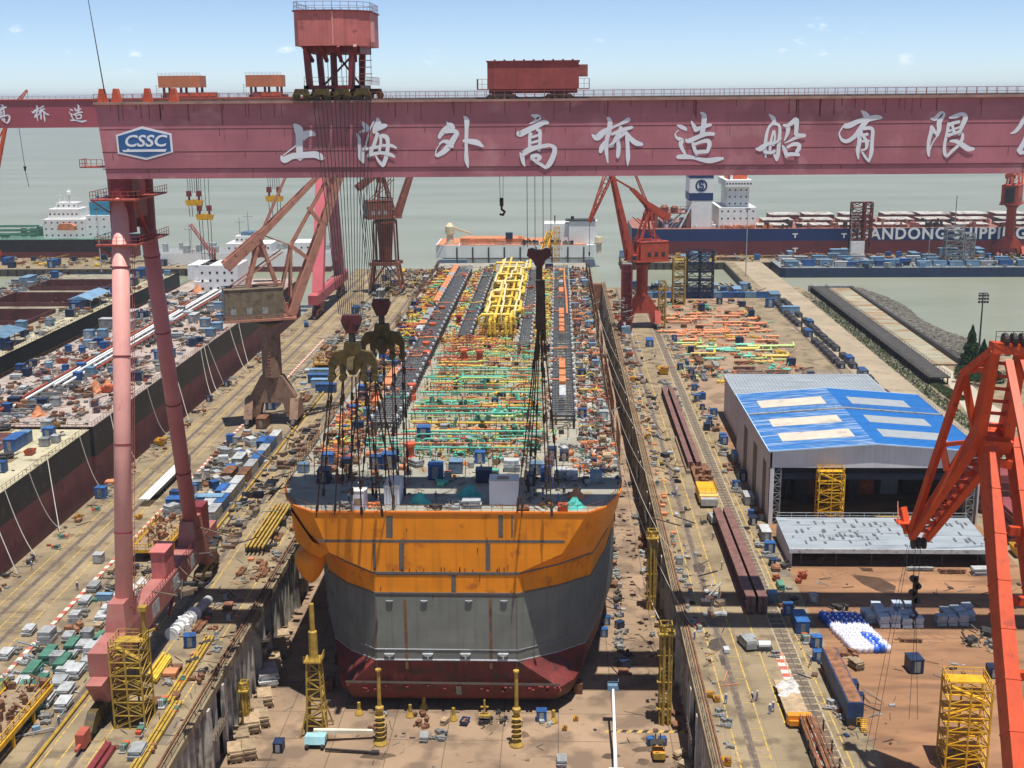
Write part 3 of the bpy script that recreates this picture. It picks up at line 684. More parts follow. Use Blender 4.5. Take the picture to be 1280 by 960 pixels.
for (x0, z) in ((-74.6, 82.2),):
    pl.box(x0, x0+3.6, 193.5, 196.5, z, z+.2); pl.fence([(x0, 193.5, z), (x0+3.6, 193.5, z)], 1.3, .9, .07); pl.fence([(x0, 193.5, z), (x0, 196.5, z)], 1.3, .9, .07)
pl.bar((-66.2, 193, 77.4), (-66.2, 199, 70.4), .5, .12)
part('leg_platform', pl, mat('red platform steel', (.33,.07,.05), .6, .2, 1.), G)
# sill beam with tapered leg feet, machinery hut, bogies
SX = -69.2
sb = MB(); sb.box(SX-1.7, SX+1.7, 170, 230, 7.6, 11.4)
for yy in (181, 219): sb.cbox((SX, yy, 11.4), (3.4, 7, 4.4), 0, .75)
for yy in (172, 228): sb.prism_x([(yy-5,7.6),(yy+5,7.6),(yy+2.2,3.6),(yy-2.2,3.6)], SX-1.2, SX+1.2)
sill = part('sill_beam', sb, mat('dusty pink sill paint', (.36,.135,.115), .6, .16, .4, (.3,.2,.15), .3, .4), G)
br = MB()
for yy in (184, 191, 209, 216): br.bar((SX, yy, 7.6), (SX, yy+(6 if yy < 200 else -6), 3.2), .5)
part('sill_brace', br, M['gdark'], G)
wp = MB()
for yy in (190, 201.5, 212): wp.box(SX+1.7, SX+1.73, yy, yy+3.6, 8.2, 10.6)
part('white_panel', wp, M['lgrey'], sill)
rl = MB(); rl.fence([(SX+1.6,184,11.4),(SX+1.6,217,11.4)], 1.1, 1.4, .07); rl.fence([(SX-1.6,184,11.4),(SX-1.6,217,11.4)], 1.1, 1.4, .07); part('sill_railing', rl, M['gdark'], G)
hu = MB(); hu.box(SX-1.3, SX+1.2, 199.5, 204.5, 11.4, 16.2); hu.box(SX-1.5, SX+1.4, 199.2, 204.8, 16.2, 16.4); part('machinery_hut', hu, M['ghouse'], G)
sf = MB(); sf.box(SX-1.2, SX+1.6, 221.6, 225.5, 11.4, 17.0); part('leg_door', sf, M['gdark'], G)
def bogie_set(G, x, yc, m, wheel_m, span=16):
    # equaliser, two bogie frames, eight wheels
    e = MB(); e.prism_x([(yc-span*.32,3.6),(yc+span*.32,3.6),(yc+span*.46,1.6),(yc+span*.3,1.4),(yc+span*.12,2.4),(yc-span*.12,2.4),(yc-span*.3,1.4),(yc-span*.46,1.6)], x-.7, x+.7)
    f = part('bogie', e, m, G)
    for k in range(8):
        yy = yc - span*.5 + (k+.5)*span/8
        w = MB(); w.path([(x-.32, yy, .62), (x+.32, yy, .62)], .6, 10); part('wheel', w, wheel_m, f)
    w = MB()
    for k in range(4):
        yy = yc - span*.5 + (k*2+1)*span/8; w.prism_x([(yy-1.7,.7),(yy+1.7,.7),(yy+1.1,1.7),(yy-1.1,1.7)], x-.45, x+.45)
    part('bogie_frame', w, m, f)
for yc in (172, 228): bogie_set(G, SX-.4, yc, M['olive'], M['steelr'], 17)
bf = MB(); bf.cbox((SX-.4, 162.6, .5), (1.3, 2.6, 2.2)); bf.cbox((SX-.4, 160.6, .8), (.5, 1.6, .5)); part('buffer', bf, mat('red end buffer',(.35,.08,.05),.6), G)
# right hand leg beyond the edge of the view, so that the girder is carried at both ends
lr = MB(); lr.bar((97, 200, 6), (97, 200, 80.5), 5, 10, 5, 12, up=(0,1,0)); part('leg', lr, M['gleg'], G)
lb = MB(); lb.box(95.4, 98.6, 170, 230, 4, 8); part('sill_beam', lb, M['gdark'], G)
for yc in (176, 224): bogie_set(G, 97, yc, M['olive'], M['steelr'], 14)

# ---------------------------------------------------------------- trolleys
def tall_trolley(x0, x1, y0, y1, label):
    xc = (x0+x1)/2; zb = Z1+.6
    t = thing('crane_trolley', (xc, (y0+y1)/2, zb), label, 'crane trolley')
    h = MB(); zh = 100.2; ztop = 105.2
    pl_ = [(x0+.2,y0+1.2),(x0+1.0,y0),(x0+6.2,y0),(x1-1.6,y0+1.8),(x1,y0+4),(x1,y1-2),(x1-2,y1),(x0+1,y1),(x0+.2,y1-2)]
    h.prism(pl_, zh, ztop); hs = part('house', h, M['ghouse'], t)
    rf = MB(); rf.prism([(xc+(a-xc)*1.04, (y0+y1)/2+(b-(y0+y1)/2)*1.03) for a, b in pl_], ztop, ztop+.2); part('roof', rf, M['gdark'], hs)
    r_ = MB(); r_.fence([(a, b, ztop+.2) for a, b in pl_+[pl_[0]]], 1.2, 1.3, .06); part('roof_railing', r_, M['rail'], t)
    cr = MB(); cr.box(x0+6.1, x0+6.3, y0-.06, y0+.2, zh+.1, ztop)
    cr.box(x1-.25, x1+.35, y0+4.2, y0+6, zh+.6, zh+3.6); part('corner_trim', cr, M['gleg'], hs)
    fr = MB()
    for i in range(4): fr.bar((x0+1.6+i*2.6, y0+.4, zh), (x0+2.4+i*2.2, y0+3.2, zh-2.2), .5, .5)
    fr.box(x0+1.4, x1-1.4, y0+2.2, y1-1, zh-1.0, zh)
    for xx in (x0+2.0, x1-2.9):
        for yy in (y0+2.2, y1-2.2): fr.bar((xx, yy, zb+1.7), (xx-.3 if xx < xc else xx+.3, yy, zh-.6), .9, 1.1)
    fr.bar((x0+2.2, y1-2.4, zb+2), (xc+1.5, y1-2.4, zh-1), .3); fr.bar((x1-3, y1-2.4, zb+2), (xc-1, y1-2.4, zh-1), .3)
    fr.tube((xc-.2, y0+4, zb+2), (xc-.2, y0+4, zh-1), .5, 8)
    fr.box(x0+1.2, x1-1.6, y0+1.4, y0+2.6, zb+1.4, zb+2.0); fr.box(x0+1.2, x1-1.6, y1-2.6, y1-1.4, zb+1.4, zb+2.0)
    fr.box(x0+1.2, x0+2, y0+1.4, y1-1.4, zb+1.4, zb+2.0); fr.box(x1-2.4, x1-1.6, y0+1.4, y1-1.4, zb+1.4, zb+2.0)
    part('frame', fr, M['gdark'], t)
    st = MB(); st.fence([(x0+1.3, y0+1.4, zb+2), (x1-.4, y0+1.4, zb+2), (x1-.4, y1, zb+2)], 1.2, 1.2, .06)
    for i in range(6): st.box(x1-1.6, x1+.2, y0+2, y0+3, zb+2.6+i*1.0, zb+2.7+i*1.0)
    st.fence([(x1+.2, y0+2, zb+2), (x1+.2, y0+2, zh)], 1, 1, .07); st.fence([(x1-1.6, y0+2, zb+2), (x1-1.6, y0+2, zh)], 1, 1, .07)
    part('stair', st, M['rail'], t)
    for yy in (y0+.4, y1-.4):
        for i in range(4):
            xx = x0+1.0+i*(x1-x0-2)/3
            b_ = MB(); b_.prism_y([(xx-1.35,zb+.3),(xx-.9,zb+1.5),(xx+.9,zb+1.5),(xx+1.35,zb+.3),(xx+.4,zb+.6),(xx-.4,zb+.6)], yy-.5, yy+.5)
            b_.path([(xx-.8, yy-.4, zb+.45), (xx-.8, yy+.4, zb+.45)], .55, 10); b_.path([(xx+.8, yy-.4, zb+.45), (xx+.8, yy+.4, zb+.45)], .55, 10)
            part('bogie', b_, M['olive'], t)
    rp = MB()
    for k in range(7): rp.tube((x0+3.4+k*.7, y0+2.6, zb+1), (x0+3.4+k*.7, y0+2.6, zh), .06, 4)
    part('hoist_rope', rp, M['rope'], t)
    return t
tall_trolley(-40.0, -28.7, 191.8, 206.5, 'tall red trolley house on stilts riding on the girder above the first two characters')
def low_trolley(label):
    x0, x1, y0, y1 = -10.8, 3.1, 194, 205; zb = Z1+.6
    t = thing('crane_trolley', (-4, 199, zb), label, 'crane trolley')
    h = MB(); h.box(x0, x1, y0, y1, 93.6, 97.6); hs = part('house', h, mat('red brown house cladding',(.30,.065,.06),.6,.14,.6,(.2,.05,.04),.25,.8,streak=.3), t)
    r_ = MB(); r_.box(x0-.15, x1+.15, y0-.15, y1+.15, 97.6, 97.8)
    for i in range(9): r_.cbox((x0+1+i*1.5, y0+3, 97.8), (.3,.3,.25))
    part('roof', r_, M['gdark'], hs)
    u = MB(); u.box(x0+.2, x1-.2, y0+.3, y1-.3, zb+.55, 93.6); part('frame', u, M['gdark'], t)
    for xx in (x0+2, x1-3):
        for yy in (y0+.2, y1-.2):
            b_ = MB(); b_.prism_y([(xx-2.4,zb),(xx-1.2,zb+.6),(xx+1.2,zb+.6),(xx+2.4,zb)], yy-.4, yy+.4)
            for dx in (-1.6, -.5, .5, 1.6): b_.path([(xx+dx, yy-.45, zb+.1), (xx+dx, yy+.45, zb+.1)], .42, 8)
            part('bogie', b_, M['dark'], t)
    s = MB(); s.box(x0-1.6, x0, y0, y0+3, 93.5, 93.65); s.fence([(x0, y0, 93.6),(x0-1.6, y0, 93.6),(x0-1.6, y0+3, 93.6)], 1.5, .8, .06)
    s.box(x1, x1+1.6, y0, y0+2, 93.5, 93.65); s.fence([(x1, y0, 93.6),(x1+1.6, y0, 93.6),(x1+1.6, y0+2, 93.6)], 1.5, .8, .06); s.box(x1, x1+1.4, y0+2, y0+4, 95.4, 97.2)
    part('side_platform', s, M['rail'], t)
low_trolley('low red brown box trolley on the girder above the fourth character')

# ---------------------------------------------------------------- lifting gear hanging from the two trolleys
def hook_set(name, xc, yc, ztop, zblk, label, rope_xs, rope_y, slings, arms, ymat, drop, big=True):
    """reeved ropes, sheave blocks, spreader arms and slings down to the deck"""
    t = thing(name, (xc, yc, zblk), label, 'hook block', 'lifting gear above the unfinished deck')
    rp = MB()
    for x in rope_xs: rp.tube((x, rope_y, ztop), (x*.42+xc*.58 if big else x, yc, zblk+2.2), .07, 4)
    part('hoist_rope', rp, M['rope'], t)
    b_ = MB(); w = 1.5 if big else 2.0
    if big: b_.prism_y([(xc-w,zblk+.8),(xc-w*.95,zblk+2.1),(xc+w*.95,zblk+2.1),(xc+w,zblk+.8),(xc+w*.55,zblk-.7),(xc-w*.55,zblk-.7)], yc-.6, yc+.6)
    else: b_.prism_y([(xc-w,zblk+.9),(xc-w*.92,zblk+1.9),(xc-w*.55,zblk+2.1),(xc-w*.25,zblk+1.8),(xc+w*.25,zblk+1.8),(xc+w*.55,zblk+2.1),(xc+w*.92,zblk+1.9),(xc+w,zblk+.9),(xc+w*.5,zblk+.1),(xc+w*.3,zblk-.8),(xc-w*.3,zblk-.8),(xc-w*.5,zblk+.1)], yc-.6, yc+.6)
    for dx in (-.6, .6):
        for dy in (-.75, .62): b_.path([(xc+dx*w, yc+dy, zblk+1.3), (xc+dx*w, yc+dy+.13, zblk+1.3)], .7, 14)
    part('sheave_block', b_, mat('dark maroon block paint', (.085,.018,.022), .5, .3, 1.), t)
    h = MB(); h.path([(xc, yc, zblk-.8), (xc, yc, zblk-3.0)], .55, 8); part('shank', h, M['dark'], t)
    zz = zblk-3.2
    sp = MB()
    if arms:
        sp.prism_y([(xc-1.2,zz+1),(xc+1.2,zz+1),(xc+1.6,zz-2.2),(xc+.5,zz-4.2),(xc-.5,zz-4.2),(xc-1.6,zz-2.2)], yc-.7, yc+.7)
        for sg in (-1, 1):
            sp.prism_y([(xc+sg*0.84,zz-.2),(xc+sg*3.02,zz-.6),(xc+sg*3.86,zz-2.2),(xc+sg*3.78,zz-4.6),(xc+sg*3.11,zz-4.8),(xc+sg*2.94,zz-2.8),(xc+sg*2.18,zz-2.4),(xc+sg*2.02,zz-4.4),(xc+sg*1.34,zz-4.4)][::sg], yc-.55, yc+.55)
            for dx in (1.68, 3.44): sp.path([(xc+sg*dx, yc-.8, zz-4.7), (xc+sg*dx, yc+.8, zz-4.7)], .6, 8)
        sp.prism_x([(yc-3.4,zz-2.8),(yc+3.4,zz-2.8),(yc+2.6,zz-1.2),(yc-2.6,zz-1.2)], xc-.5, xc+.5)
    else:
        sp.path([(xc, yc, zz), (xc+.1, yc, zz-3), (xc, yc, zz-8)], .62, 8, .75); sp.path([(xc+.5, yc+.5, zz), (xc+.7, yc+.6, zz-10)], .45, 6, .5)
    part('spreader', sp, ymat, t)
    sl = MB()
    for (dx, dy, ex, ey, ez, r) in slings:
        a = V((xc+dx*(.84 if arms else 1), yc+dy, zz-(4.7 if arms else 7.8))); e = V((ex, ey, ez))
        mid = a+(e-a)*.45+V((U(-.1,.1), U(-.1,.1), 0))
        sl.path([a, mid, e], r, 5)
        for qq in (.15, .45, .72, .9): q = a+(e-a)*(qq+U(-.06,.06)); sl.path([q, q+(e-a)*.05], r*2.2, 6)
    part('sling', sl, M['sling'], t)
    return t
def sl_to(pts, n, y, z=24.2):
    out = []
    for i, (dx, dy, px, py) in enumerate(pts):
        p = at(px, py, z+1); out.append((dx, dy, p.x, p.y, z+.1, .12))
    return out
A = atY(440, 418, 191.2)
hook_set('hook_block', A.x, 191.2, Z1+.8, A.z+1.0, 'golden brown spreader hook nearest the girder face, hanging left of its twin', [A.x-4.6+i*.68 for i in range(14)], 191.2,
  sl_to([(-4.4,0,395,640),(-4.0,0,404,612),(-2.1,0,418,636),(-1.9,0,428,600),(-.3,0,440,628),(.4,0,452,640),(2.0,0,466,612),(2.2,0,478,640),(4.0,0,492,628),(4.4,0,500,600)], 10, 191.2), True, M['olive'], 0)
B = atY(477, 396, 211)
hook_set('hook_block', B.x, 211, Z1+.8, B.z+1.0, 'golden brown spreader hook hanging behind the girder, right of its twin', [B.x-4.4+i*.62 for i in range(14)], 211,
  sl_to([(-4.2,0,436,590),(-2.1,0,452,604),(-1.7,0,470,618),(.2,0,482,596),(2.0,0,492,630),(2.3,0,498,585),(4.1,0,506,612),(4.4,0,510,590)], 8, 211), True, M['olive'], 0)
Cc = atY(674, 330, 200)
hook_set('hook_block', Cc.x, 200, Z1+.8, Cc.z+.5, 'maroon twin hook with dark slings bundled beneath it over the right of the deck', [Cc.x-1.9, Cc.x-.65, Cc.x+.65, Cc.x+1.9], 200,
  sl_to([(-.3,0,646,634),(-.2,.2,652,640),(-.1,.3,660,610),(.2,0,684,628),(.3,.2,690,640),(.6,.3,698,600),(.0,.3,668,600)], 7, 200), False, M['sling'], 0, big=False)
sk = atY(627, 254, 205)
hk = MB(); 
for dx in (-.35, .35): hk.tube((sk.x+dx, 205, Z0+1), (sk.x+dx*.6, 205, sk.z+.4), .05, 4)
t = thing('auxiliary_hook', (sk.x, 205, sk.z), 'small black crane hook on two wires in front of the open water', 'crane hook')
part('hoist_rope', hk, M['rope'], t)
hk = MB(); hk.path([(sk.x-.3,205,sk.z+.2),(sk.x+.3,205,sk.z+.2)], .7, 12)
hk.path([(sk.x,205,sk.z-.4),(sk.x,205,sk.z-1.0),(sk.x+.5,205,sk.z-1.4),(sk.x+.25,205,sk.z-1.9),(sk.x-.35,205,sk.z-1.8)], .2, 6); part('hook', hk, M['dark'], t)

# ---------------------------------------------------------------- far gantry
F0, F1 = 545., 560.
G2 = thing('gantry_crane', (-104, 552, 0), 'smaller looking far gantry crane over the left dock, its girder passing behind the near crane', 'gantry crane', 'goliath gantry cranes')
g_ = MB(); g_.box(-330, -98, F0, F0+4.5, Z0-.5, Z1); g_.box(-330, -98, F1-4.5, F1, Z0-.5, Z1); fg = part('girder', g_, mat('far girder paint', (.36,.075,.095), .55, .14, .06), G2)
w_ = MB(); w_.box(-330, -97.8, F0-.5, F0+4.6, Z1, Z1+.4); w_.box(-330, -97.8, F1-4.6, F1+.5, Z1, Z1+.4); part('walkway', w_, M['ored'], G2)
r_ = MB(); r_.fence([(-330, F0-.4, Z1+.4), (-98, F0-.4, Z1+.4)], 1.2, 2.6, .1); part('walkway_railing', r_, M['rail'], G2)
keys = list(GLYPH)
for ki, (k, o) in enumerate(zip(keys, GL)):
    c = o.copy(); COL.objects.link(c); c.parent = G2
    # same glyph outline, carried over to the far girder
    pxc = {'gao': 5, 'qiao': 51.5, 'zao': 98}.get(k)
    if pxc is None: pxc = 5+46.5*(ki-3)
    tgt = atY(pxc, 151, F0); src = o.data
    xs = [v.co.x for v in src.vertices]; zs = [v.co.z for v in src.vertices]; ysx = max(v.co.y for v in src.vertices)
    mx, mz = (min(xs)+max(xs))/2, (min(zs)+max(zs))/2
    if k == 'gong': mx -= .0
    s = 1.0
    wl = worg(G2)
    c.location = V((tgt.x-mx*s, F0-.06-ysx*s, 86-mz*s)) - wl; c.scale = (s,)*3
def rleg(yb, yt, m):
    mb = MB(); mb.bar((-103.5, yb, 10), (-102.5, yt, Z0-.5), 4.6, 4.2, 4.6, 4.2, up=(0,1,0)); part('leg', mb, m, G2)
rleg(526, 549, mat('far leg paint', (.60,.14,.16), .5, .08, .2)); rleg(580, 556, M['girder'])
sb = MB(); sb.box(-105.6, -101.4, 514, 592, 6.5, 10.5); sb.fence([(-101.6,516,10.5),(-101.6,590,10.5)], 1.3, 2, .1); part('sill_beam', sb, mat('far sill paint',(.40,.09,.10),.6), G2)
for yc in (524, 582): bogie_set(G2, -103.4, yc, M['gdark'], M['steelr'], 20)
for yb in (527, 579):
    q = MB(); q.prism_x([(yb-6,6.5),(yb+6,6.5),(yb+3,3.4),(yb-3,3.4)], -104.6, -102.2); part('saddle', q, M['gdark'], G2)
def far_trolley(px, wpx, low, label):
    p = atY(px, 126, 552); x0 = p.x-wpx/2; x1 = p.x+wpx/2
    t = thing('crane_trolley', (p.x, 552, Z1+.4), label, 'crane trolley', 'orange trolleys on the far girder')
    h = MB(); h.prism([(x0,547),(x1-4,546),(x1,549),(x1,558),(x0,558)], 96.6, 101.6); part('house', h, mat('orange house cladding',(.50,.17,.075),.6,.1,.4,(.3,.1,.06),.2,.6), t)
    r_ = MB(); r_.fence([(x0,547,101.6),(x1-4,546,101.6),(x1,549,101.6)], 1.1, 1.8, .08); part('roof_railing', r_, M['rail'], t)
    f_ = MB()
    for xx in (x0+1.5, x0+wpx*.5, x1-2): f_.box(xx, xx+.9, 548, 549, Z1+1.4, 96.6); f_.box(xx, xx+.9, 556, 557, Z1+1.4, 96.6)
    f_.box(x0+3, x1+low, 547, 550, Z1+.5, Z1+2.7); f_.box(x0-1, x1+1, 555, 558, Z1+.5, Z1+1.6); part('frame', f_, M['gdark'], t)
    e_ = MB(); e_.box(x0+wpx*.45, x1+low, 546.6, 547, Z1+1.0, Z1+2.6); part('winch_cover', e_, M['ored'], t)
    s_ = MB(); s_.fence([(x0-1.3,548,Z1+.6),(x0-1.3,548,97)],1,1,.1); 
    for i in range(5): s_.box(x0-1.3, x0, 548, 549, Z1+1.5+i, Z1+1.6+i)
    part('ladder', s_, M['rail'], t)
far_trolley(229, 18, 7, 'orange trolley house on the far girder, left of the other one')
far_trolley(333, 15, 0, 'orange trolley house on the far girder, right of the other one')
# far hook blocks (yellow) below the far girder
def far_hook(px, py, label, nr, two):
    p = atY(px, py, 550)
    t = thing('hook_block', (p.x, 550, p.z), label, 'hook block', 'yellow spreader hooks under the far girder')
    r_ = MB()
    for i in range(nr): r_.tube((p.x-3+i*6/(nr-1), 550, Z0), (p.x-2.4+i*4.8/(nr-1), 550, p.z+4.5), .13, 4)
    part('hoist_rope', r_, M['rope'], t)
    b_ = MB()
    for dx in (-2.2, 2.2):
        b_ = MB(); b_.cbox((p.x+dx, 550, p.z+3), (2, 1.6, 2.4)); b_.path([(p.x+dx, 550, p.z+3), (p.x+dx, 550, p.z+1.2)], .5, 6); part('sheave_block', b_, M['gdark'], t)
    s_ = MB(); s_.prism_y([(p.x-4,p.z+1.4),(p.x+4,p.z+1.4),(p.x+3.4,p.z-1),(p.x-3.4,p.z-1)], 549.2, 550.8); s_.path([(p.x,549,p.z+.4),(p.x,551,p.z+.4)], 1.5, 10); part('spreader', s_, M['yellow'], t)
    d_ = MB()
    for dx in (-2.6, -1.2, 1.2, 2.6): d_.tube((p.x+dx, 550, p.z-1), (p.x+dx*.9, 550, p.z-two), .16, 4)
    part('sling', d_, M['sling'], t)
far_hook(243, 254, 'yellow spreader hook with maroon sheaves below the far girder, upper of the pair', 6, 6)
far_hook(256, 272, 'yellow spreader hook with long slings below the far girder, lower of the pair', 4, 20)
far_hook(343, 249, 'yellow spreader hook seen beside the tan jib crane boom', 6, 9)
# thin hook on the far left
p = atY(31, 208, 548); h = MB(); h.tube((p.x-1,548,Z0),(p.x,548,p.z),.12,4); h.path([(p.x,548,p.z),(p.x,548,p.z-2)],.7,6,.3); h.tube((p.x,548,p.z-2),(p.x+1,548,p.z-9),.14,4)
solo('auxiliary_hook', h, M['dark'], 'thin dark hook on a wire under the far girder, over open water', 'crane hook')
# ================================================================== MAIN HULL IN THE DRY DOCK
DZ = 24.0
HL, HR = -49.5, 11.4
HY0, HY1 = 199., 515.
H = thing('unfinished_ship', (-19, 355, -11.5), 'huge orange, grey and red hull in the dry dock, its deck covered in coloured pipes', 'ship')
LV = [ # z, then (x,y) of P1..P6, then how far the paint line dips on the chamfers
 (24.0, (-49.5,216),(-47.6,206),(-42.0,199),(5.0,199),(9.6,206),(11.4,216), 0),
 (20.4, (-49.5,219),(-46.6,207.5),(-40.6,199),(2.9,199),(8.6,207),(11.4,220), 0),
 (16.6, (-49.0,224),(-45.2,210),(-39.2,199),(.6,199),(7.6,208),(11.4,226), 0),
 (13.0, (-48.5,234),(-42.4,212),(-31.6,199),(-7.0,199),(6.2,210.5),(11.3,236), .4),
 (9.3, (-48.5,238),(-42.2,213),(-31.6,199),(-7.0,199),(5.8,211.5),(11.3,240), 1.6),
 (-1.2, (-48.3,240),(-41.7,212.5),(-31.8,199),(-7.0,199),(5.2,211.5),(11.2,240), 1.6),
 (-3.2, (-48.0,240),(-41.2,212),(-31.9,199),(-7.1,199),(4.9,211),(11.0,240), 2.0),
 (-8.6, (-47.5,242),(-40.0,208),(-37.2,199.6),(.2,199.8),(4.2,208),(10.2,242), .3),
 (-10.6, (-47.2,244),(-39.2,207),(-36.8,200.4),(.0,200.6),(3.4,207),(9.8,244), .1),
 (-11.5, (-46.5,246),(-38.6,207),(-36.2,201.0),(-.6,201.2),(2.8,207),(9.2,246), 0),
]
def ring(lv):
    z = lv[0]; p = lv[1:7]; dip = lv[7]
    pts = [(HL if z > 10 else p[0][0], HY1)] + list(p) + [(p[5][0], HY1)]
    # subdivide chamfers for a rounder turn
    out = []
    for i, q in enumerate(pts):
        out.append(q)
        if i in (1, 2, 4, 5):
            r = pts[i+1]; out.append(((q[0]+r[0])/2 + (-.7 if i < 3 else .7)*(.6 if i in (1,5) else .9), (q[1]+r[1])/2 - .5))
    return [(x, y, z-dip*max(0., min(1., (y-199)/12.))) for x, y in out]
rings = [ring(l) for l in LV]
hb = MB(); n = len(rings[0])
for a in range(len(rings)-1):
    z = rings[a+1][0][2]
    hb.cur = 0 if LV[a+1][0] >= 9.2 else (1 if LV[a+1][0] >= -3.5 else 2)
    hb._add(rings[a]+rings[a+1], [(i, n+i, n+i+1, i+1) for i in range(n-1)])
hb.cur = 2; hb._add(rings[-1], [tuple(range(n))])
hb.cur = 1; hb._add([(HL,HY1,24),(HR,HY1,24),(HR,HY1,-11.5),(HL,HY1,-11.5)], [(0,1,2,3)])
part('hull_shell', hb, [M['orange'], M['hgrey'], M['hred']], H)
dk = MB(); dk.poly([(x,y,DZ) for x,y,_ in rings[0]]); part('deck', dk, M['deckg'], H)
bw = MB(); bw2 = MB()
rim = [V(p) for p in rings[0]]
for a, b_ in zip(rim, rim[1:]): (bw if max(a.y,b_.y) < 260 else bw2).bar(a+V((0,0,.0)), b_+V((0,0,.0)), .35, .3)
part('deck_edge', bw, mat('orange deck edge', (.85,.22,.02), .5, .08, .3), H)
part('deck_edge', bw2, M['grey'], H)
fr = MB(); fr.fence([p+V((0,0,.1)) for p in rim], 1.2, 1.8, .06); part('deck_railing', fr, M['rusty'], H)
# bare weld strips on the transom, 20 mm proud
ws = MB(); yy = 199.
def strp(mb, a, b_, w=.45, d=.03, y=yy): mb.bar((a[0], y-d/2+.004, a[1]), (b_[0], y-d/2+.004, b_[1]), w, d, up=(0,-1,0))
T = lambda px, py: (lambda p: (p.x, p.z))(atY(px, py, 199))
for a, b_, w in (((397,676),(706,677),.5), ((469,717),(648,717),.6), ((467,744),(648,746),.35), ((486,645),(486,672),.9), ((490,645),(490,672),.25), ((626,644),(626,672),.8), ((640,644),(640,672),.3),
                 ((468,679),(468,713),.5), ((502,679),(502,713),.9), ((610,679),(610,713),.8), ((567,719),(567,742),.8),
                 ((432,852),(700,856),.4), ((573,858),(574,868),.9)):
    strp(ws, T(*a), T(*b_), w)
part('weld_strip', ws, M['weld'], H)
for a, b_, w in (((506,749),(509,836),.5), ((613,749),(614,836),.5), ((470,749),(471,836),.14), ((646,749),(646,836),.14)):
    ws = MB(); strp(ws, T(*a), T(*b_), w); part('weld_strip', ws, mat('rusty weld strip', (.17,.085,.04), .7, .35, .8, (.1,.09,.08), .4, .6), H)
wl = MB()
for a, b_ in (((470,811),(647,813)), ((470,824),(647,825))): strp(wl, T(*a), T(*b_), .16, .05)
part('draught_line', wl, M['white'], H)
for px in (487, 535, 582, 629):
    q = T(px, 817); ey = MB(); ey.prism_y([(q[0]-.9,q[1]+.1),(q[0]+.9,q[1]+.1),(q[0]+.5,q[1]-.35),(q[0]-.5,q[1]-.35)], 198.5, 199); ey.path([(q[0],198.6,q[1]-.3),(q[0],198.6,q[1]-.9)], .2, 6); part('lifting_eye', ey, M['lgrey'], H)
for px in (487, 530, 586, 630): q = T(px, 751); ey = MB(); ey.prism_y([(q[0]-.6,q[1]+.1),(q[0]+.6,q[1]+.1),(q[0],q[1]-.25)], 198.7, 199); part('lifting_eye', ey, M['lgrey'], H)
st = MB()
for i in range(26):
    q = T(U(475,640), 716 + (0 if i < 16 else U(-60,60))); h_ = U(.5,1.2); st.box(q[0]-.06, q[0]+.06, 198.9, 199, q[1], q[1]+h_)
for i in range(30):
    q = T(U(440,700), U(858,866)); st.box(q[0]-.25, q[0]+.25, 199.2, 200.4, q[1]-.1, q[1]+.05)
part('weld_stubs', st, M['hred'], H)['kind'] = 'stuff'
# orange anchor housing hanging off the port quarter
tip = atY(385, 727, 206); knob = atY(381, 711, 205.5)
top_ = [(-49.3,217,22.5),(-47.2,206.6,21.5),(-42.6,201.6,17.6),(-39.4,201.6,16.0),(-41.2,208,13.6),(-45.5,214,15.0)]
mid_ = [(-46.6,209.5,16.4),(-46.4,205.6,16.2),(-43.6,203.4,14.8),(-41.6,203.6,13.8),(-42.0,207,12.8),(-44.6,209.5,13.6)]
ab = MB(); ab._add(top_+mid_, [(i,(i+1)%6,6+(i+1)%6,6+i) for i in range(6)]+[(11,10,9,8,7,6)])
bo = part('anchor_housing', ab, M['orange'], H)
ab = MB(); ab.lathe([(.1,tip.z-.3),(.7,tip.z+.1),(1.5,tip.z+1.0),(2.2,tip.z+2.2),(2.65,tip.z+3.6),(2.75,tip.z+4.8),(2.2,tip.z+6.2)], (-44.1, 206.2, 0), 20); part('hawse_pipe', ab, M['orange'], bo, smooth=True)
# welds along the knuckles, and the draught line carried round the chamfers
for lv, wd, m_ in ((3, .42, M['weld']), (4, .3, M['weld'])):
    r_ = rings[lv]; kw = MB()
    for i, (p_, q_) in enumerate(zip(r_, r_[1:])):
        if q_[1] > 250 or p_[1] > 250: continue
        o_ = V((-.03 if i < 5 else .03, -.05, 0)); kw.bar(V(p_)+o_, V(q_)+o_, .12, wd)
    part('weld_strip', kw, m_, H)
for lv in (5, 6):
    r_ = rings[lv]; kw = MB()
    for i, (p_, q_) in enumerate(zip(r_, r_[1:])):
        if q_[1] > 226 or p_[1] > 226: continue
        o_ = V((-.03 if i < 5 else .03, -.05, 0)); kw.bar(V(p_)+o_, V(q_)+o_, .1, .14)
    part('draught_line', kw, M['lgrey'], H)
for px_ in (410, 768):
    pass
# scaffolded starboard edge, walkway lanes
wk = MB(); wk.box(6.6, 7.6, 226, 500, DZ+.02, DZ+.1); wk.box(-46.3, -45.3, 232, 500, DZ+.02, DZ+.1); part('walkway', wk, mat('dusty walkway plate', (.40,.38,.33), .8, .15, .5), H)
sf = MB()
y = 230
while y < 495:
    L_ = U(6,16)
    if U(0,1) < .75:
        sf.fence([(HR-.2, y, DZ), (HR-.2, y+L_, DZ)], U(1.8,4), 1.8, .12); sf.fence([(HR+1.0, y, DZ-4), (HR+1.0, y+L_, DZ-4)], 6, 2.4, .12)
    y += L_
part('edge_scaffold', sf, M['rusty'], H)['kind'] = 'stuff'
sf = MB(); y = 222
while y < 500:
    L_ = U(6,14)
    if U(0,1) < .6: sf.fence([(HL+.4, y, DZ), (HL+.4, y+L_, DZ)], U(1.6,3.2), 1.6, .1)
    y += L_
part('edge_scaffold', sf, M['rusty'], H)['kind'] = 'stuff'

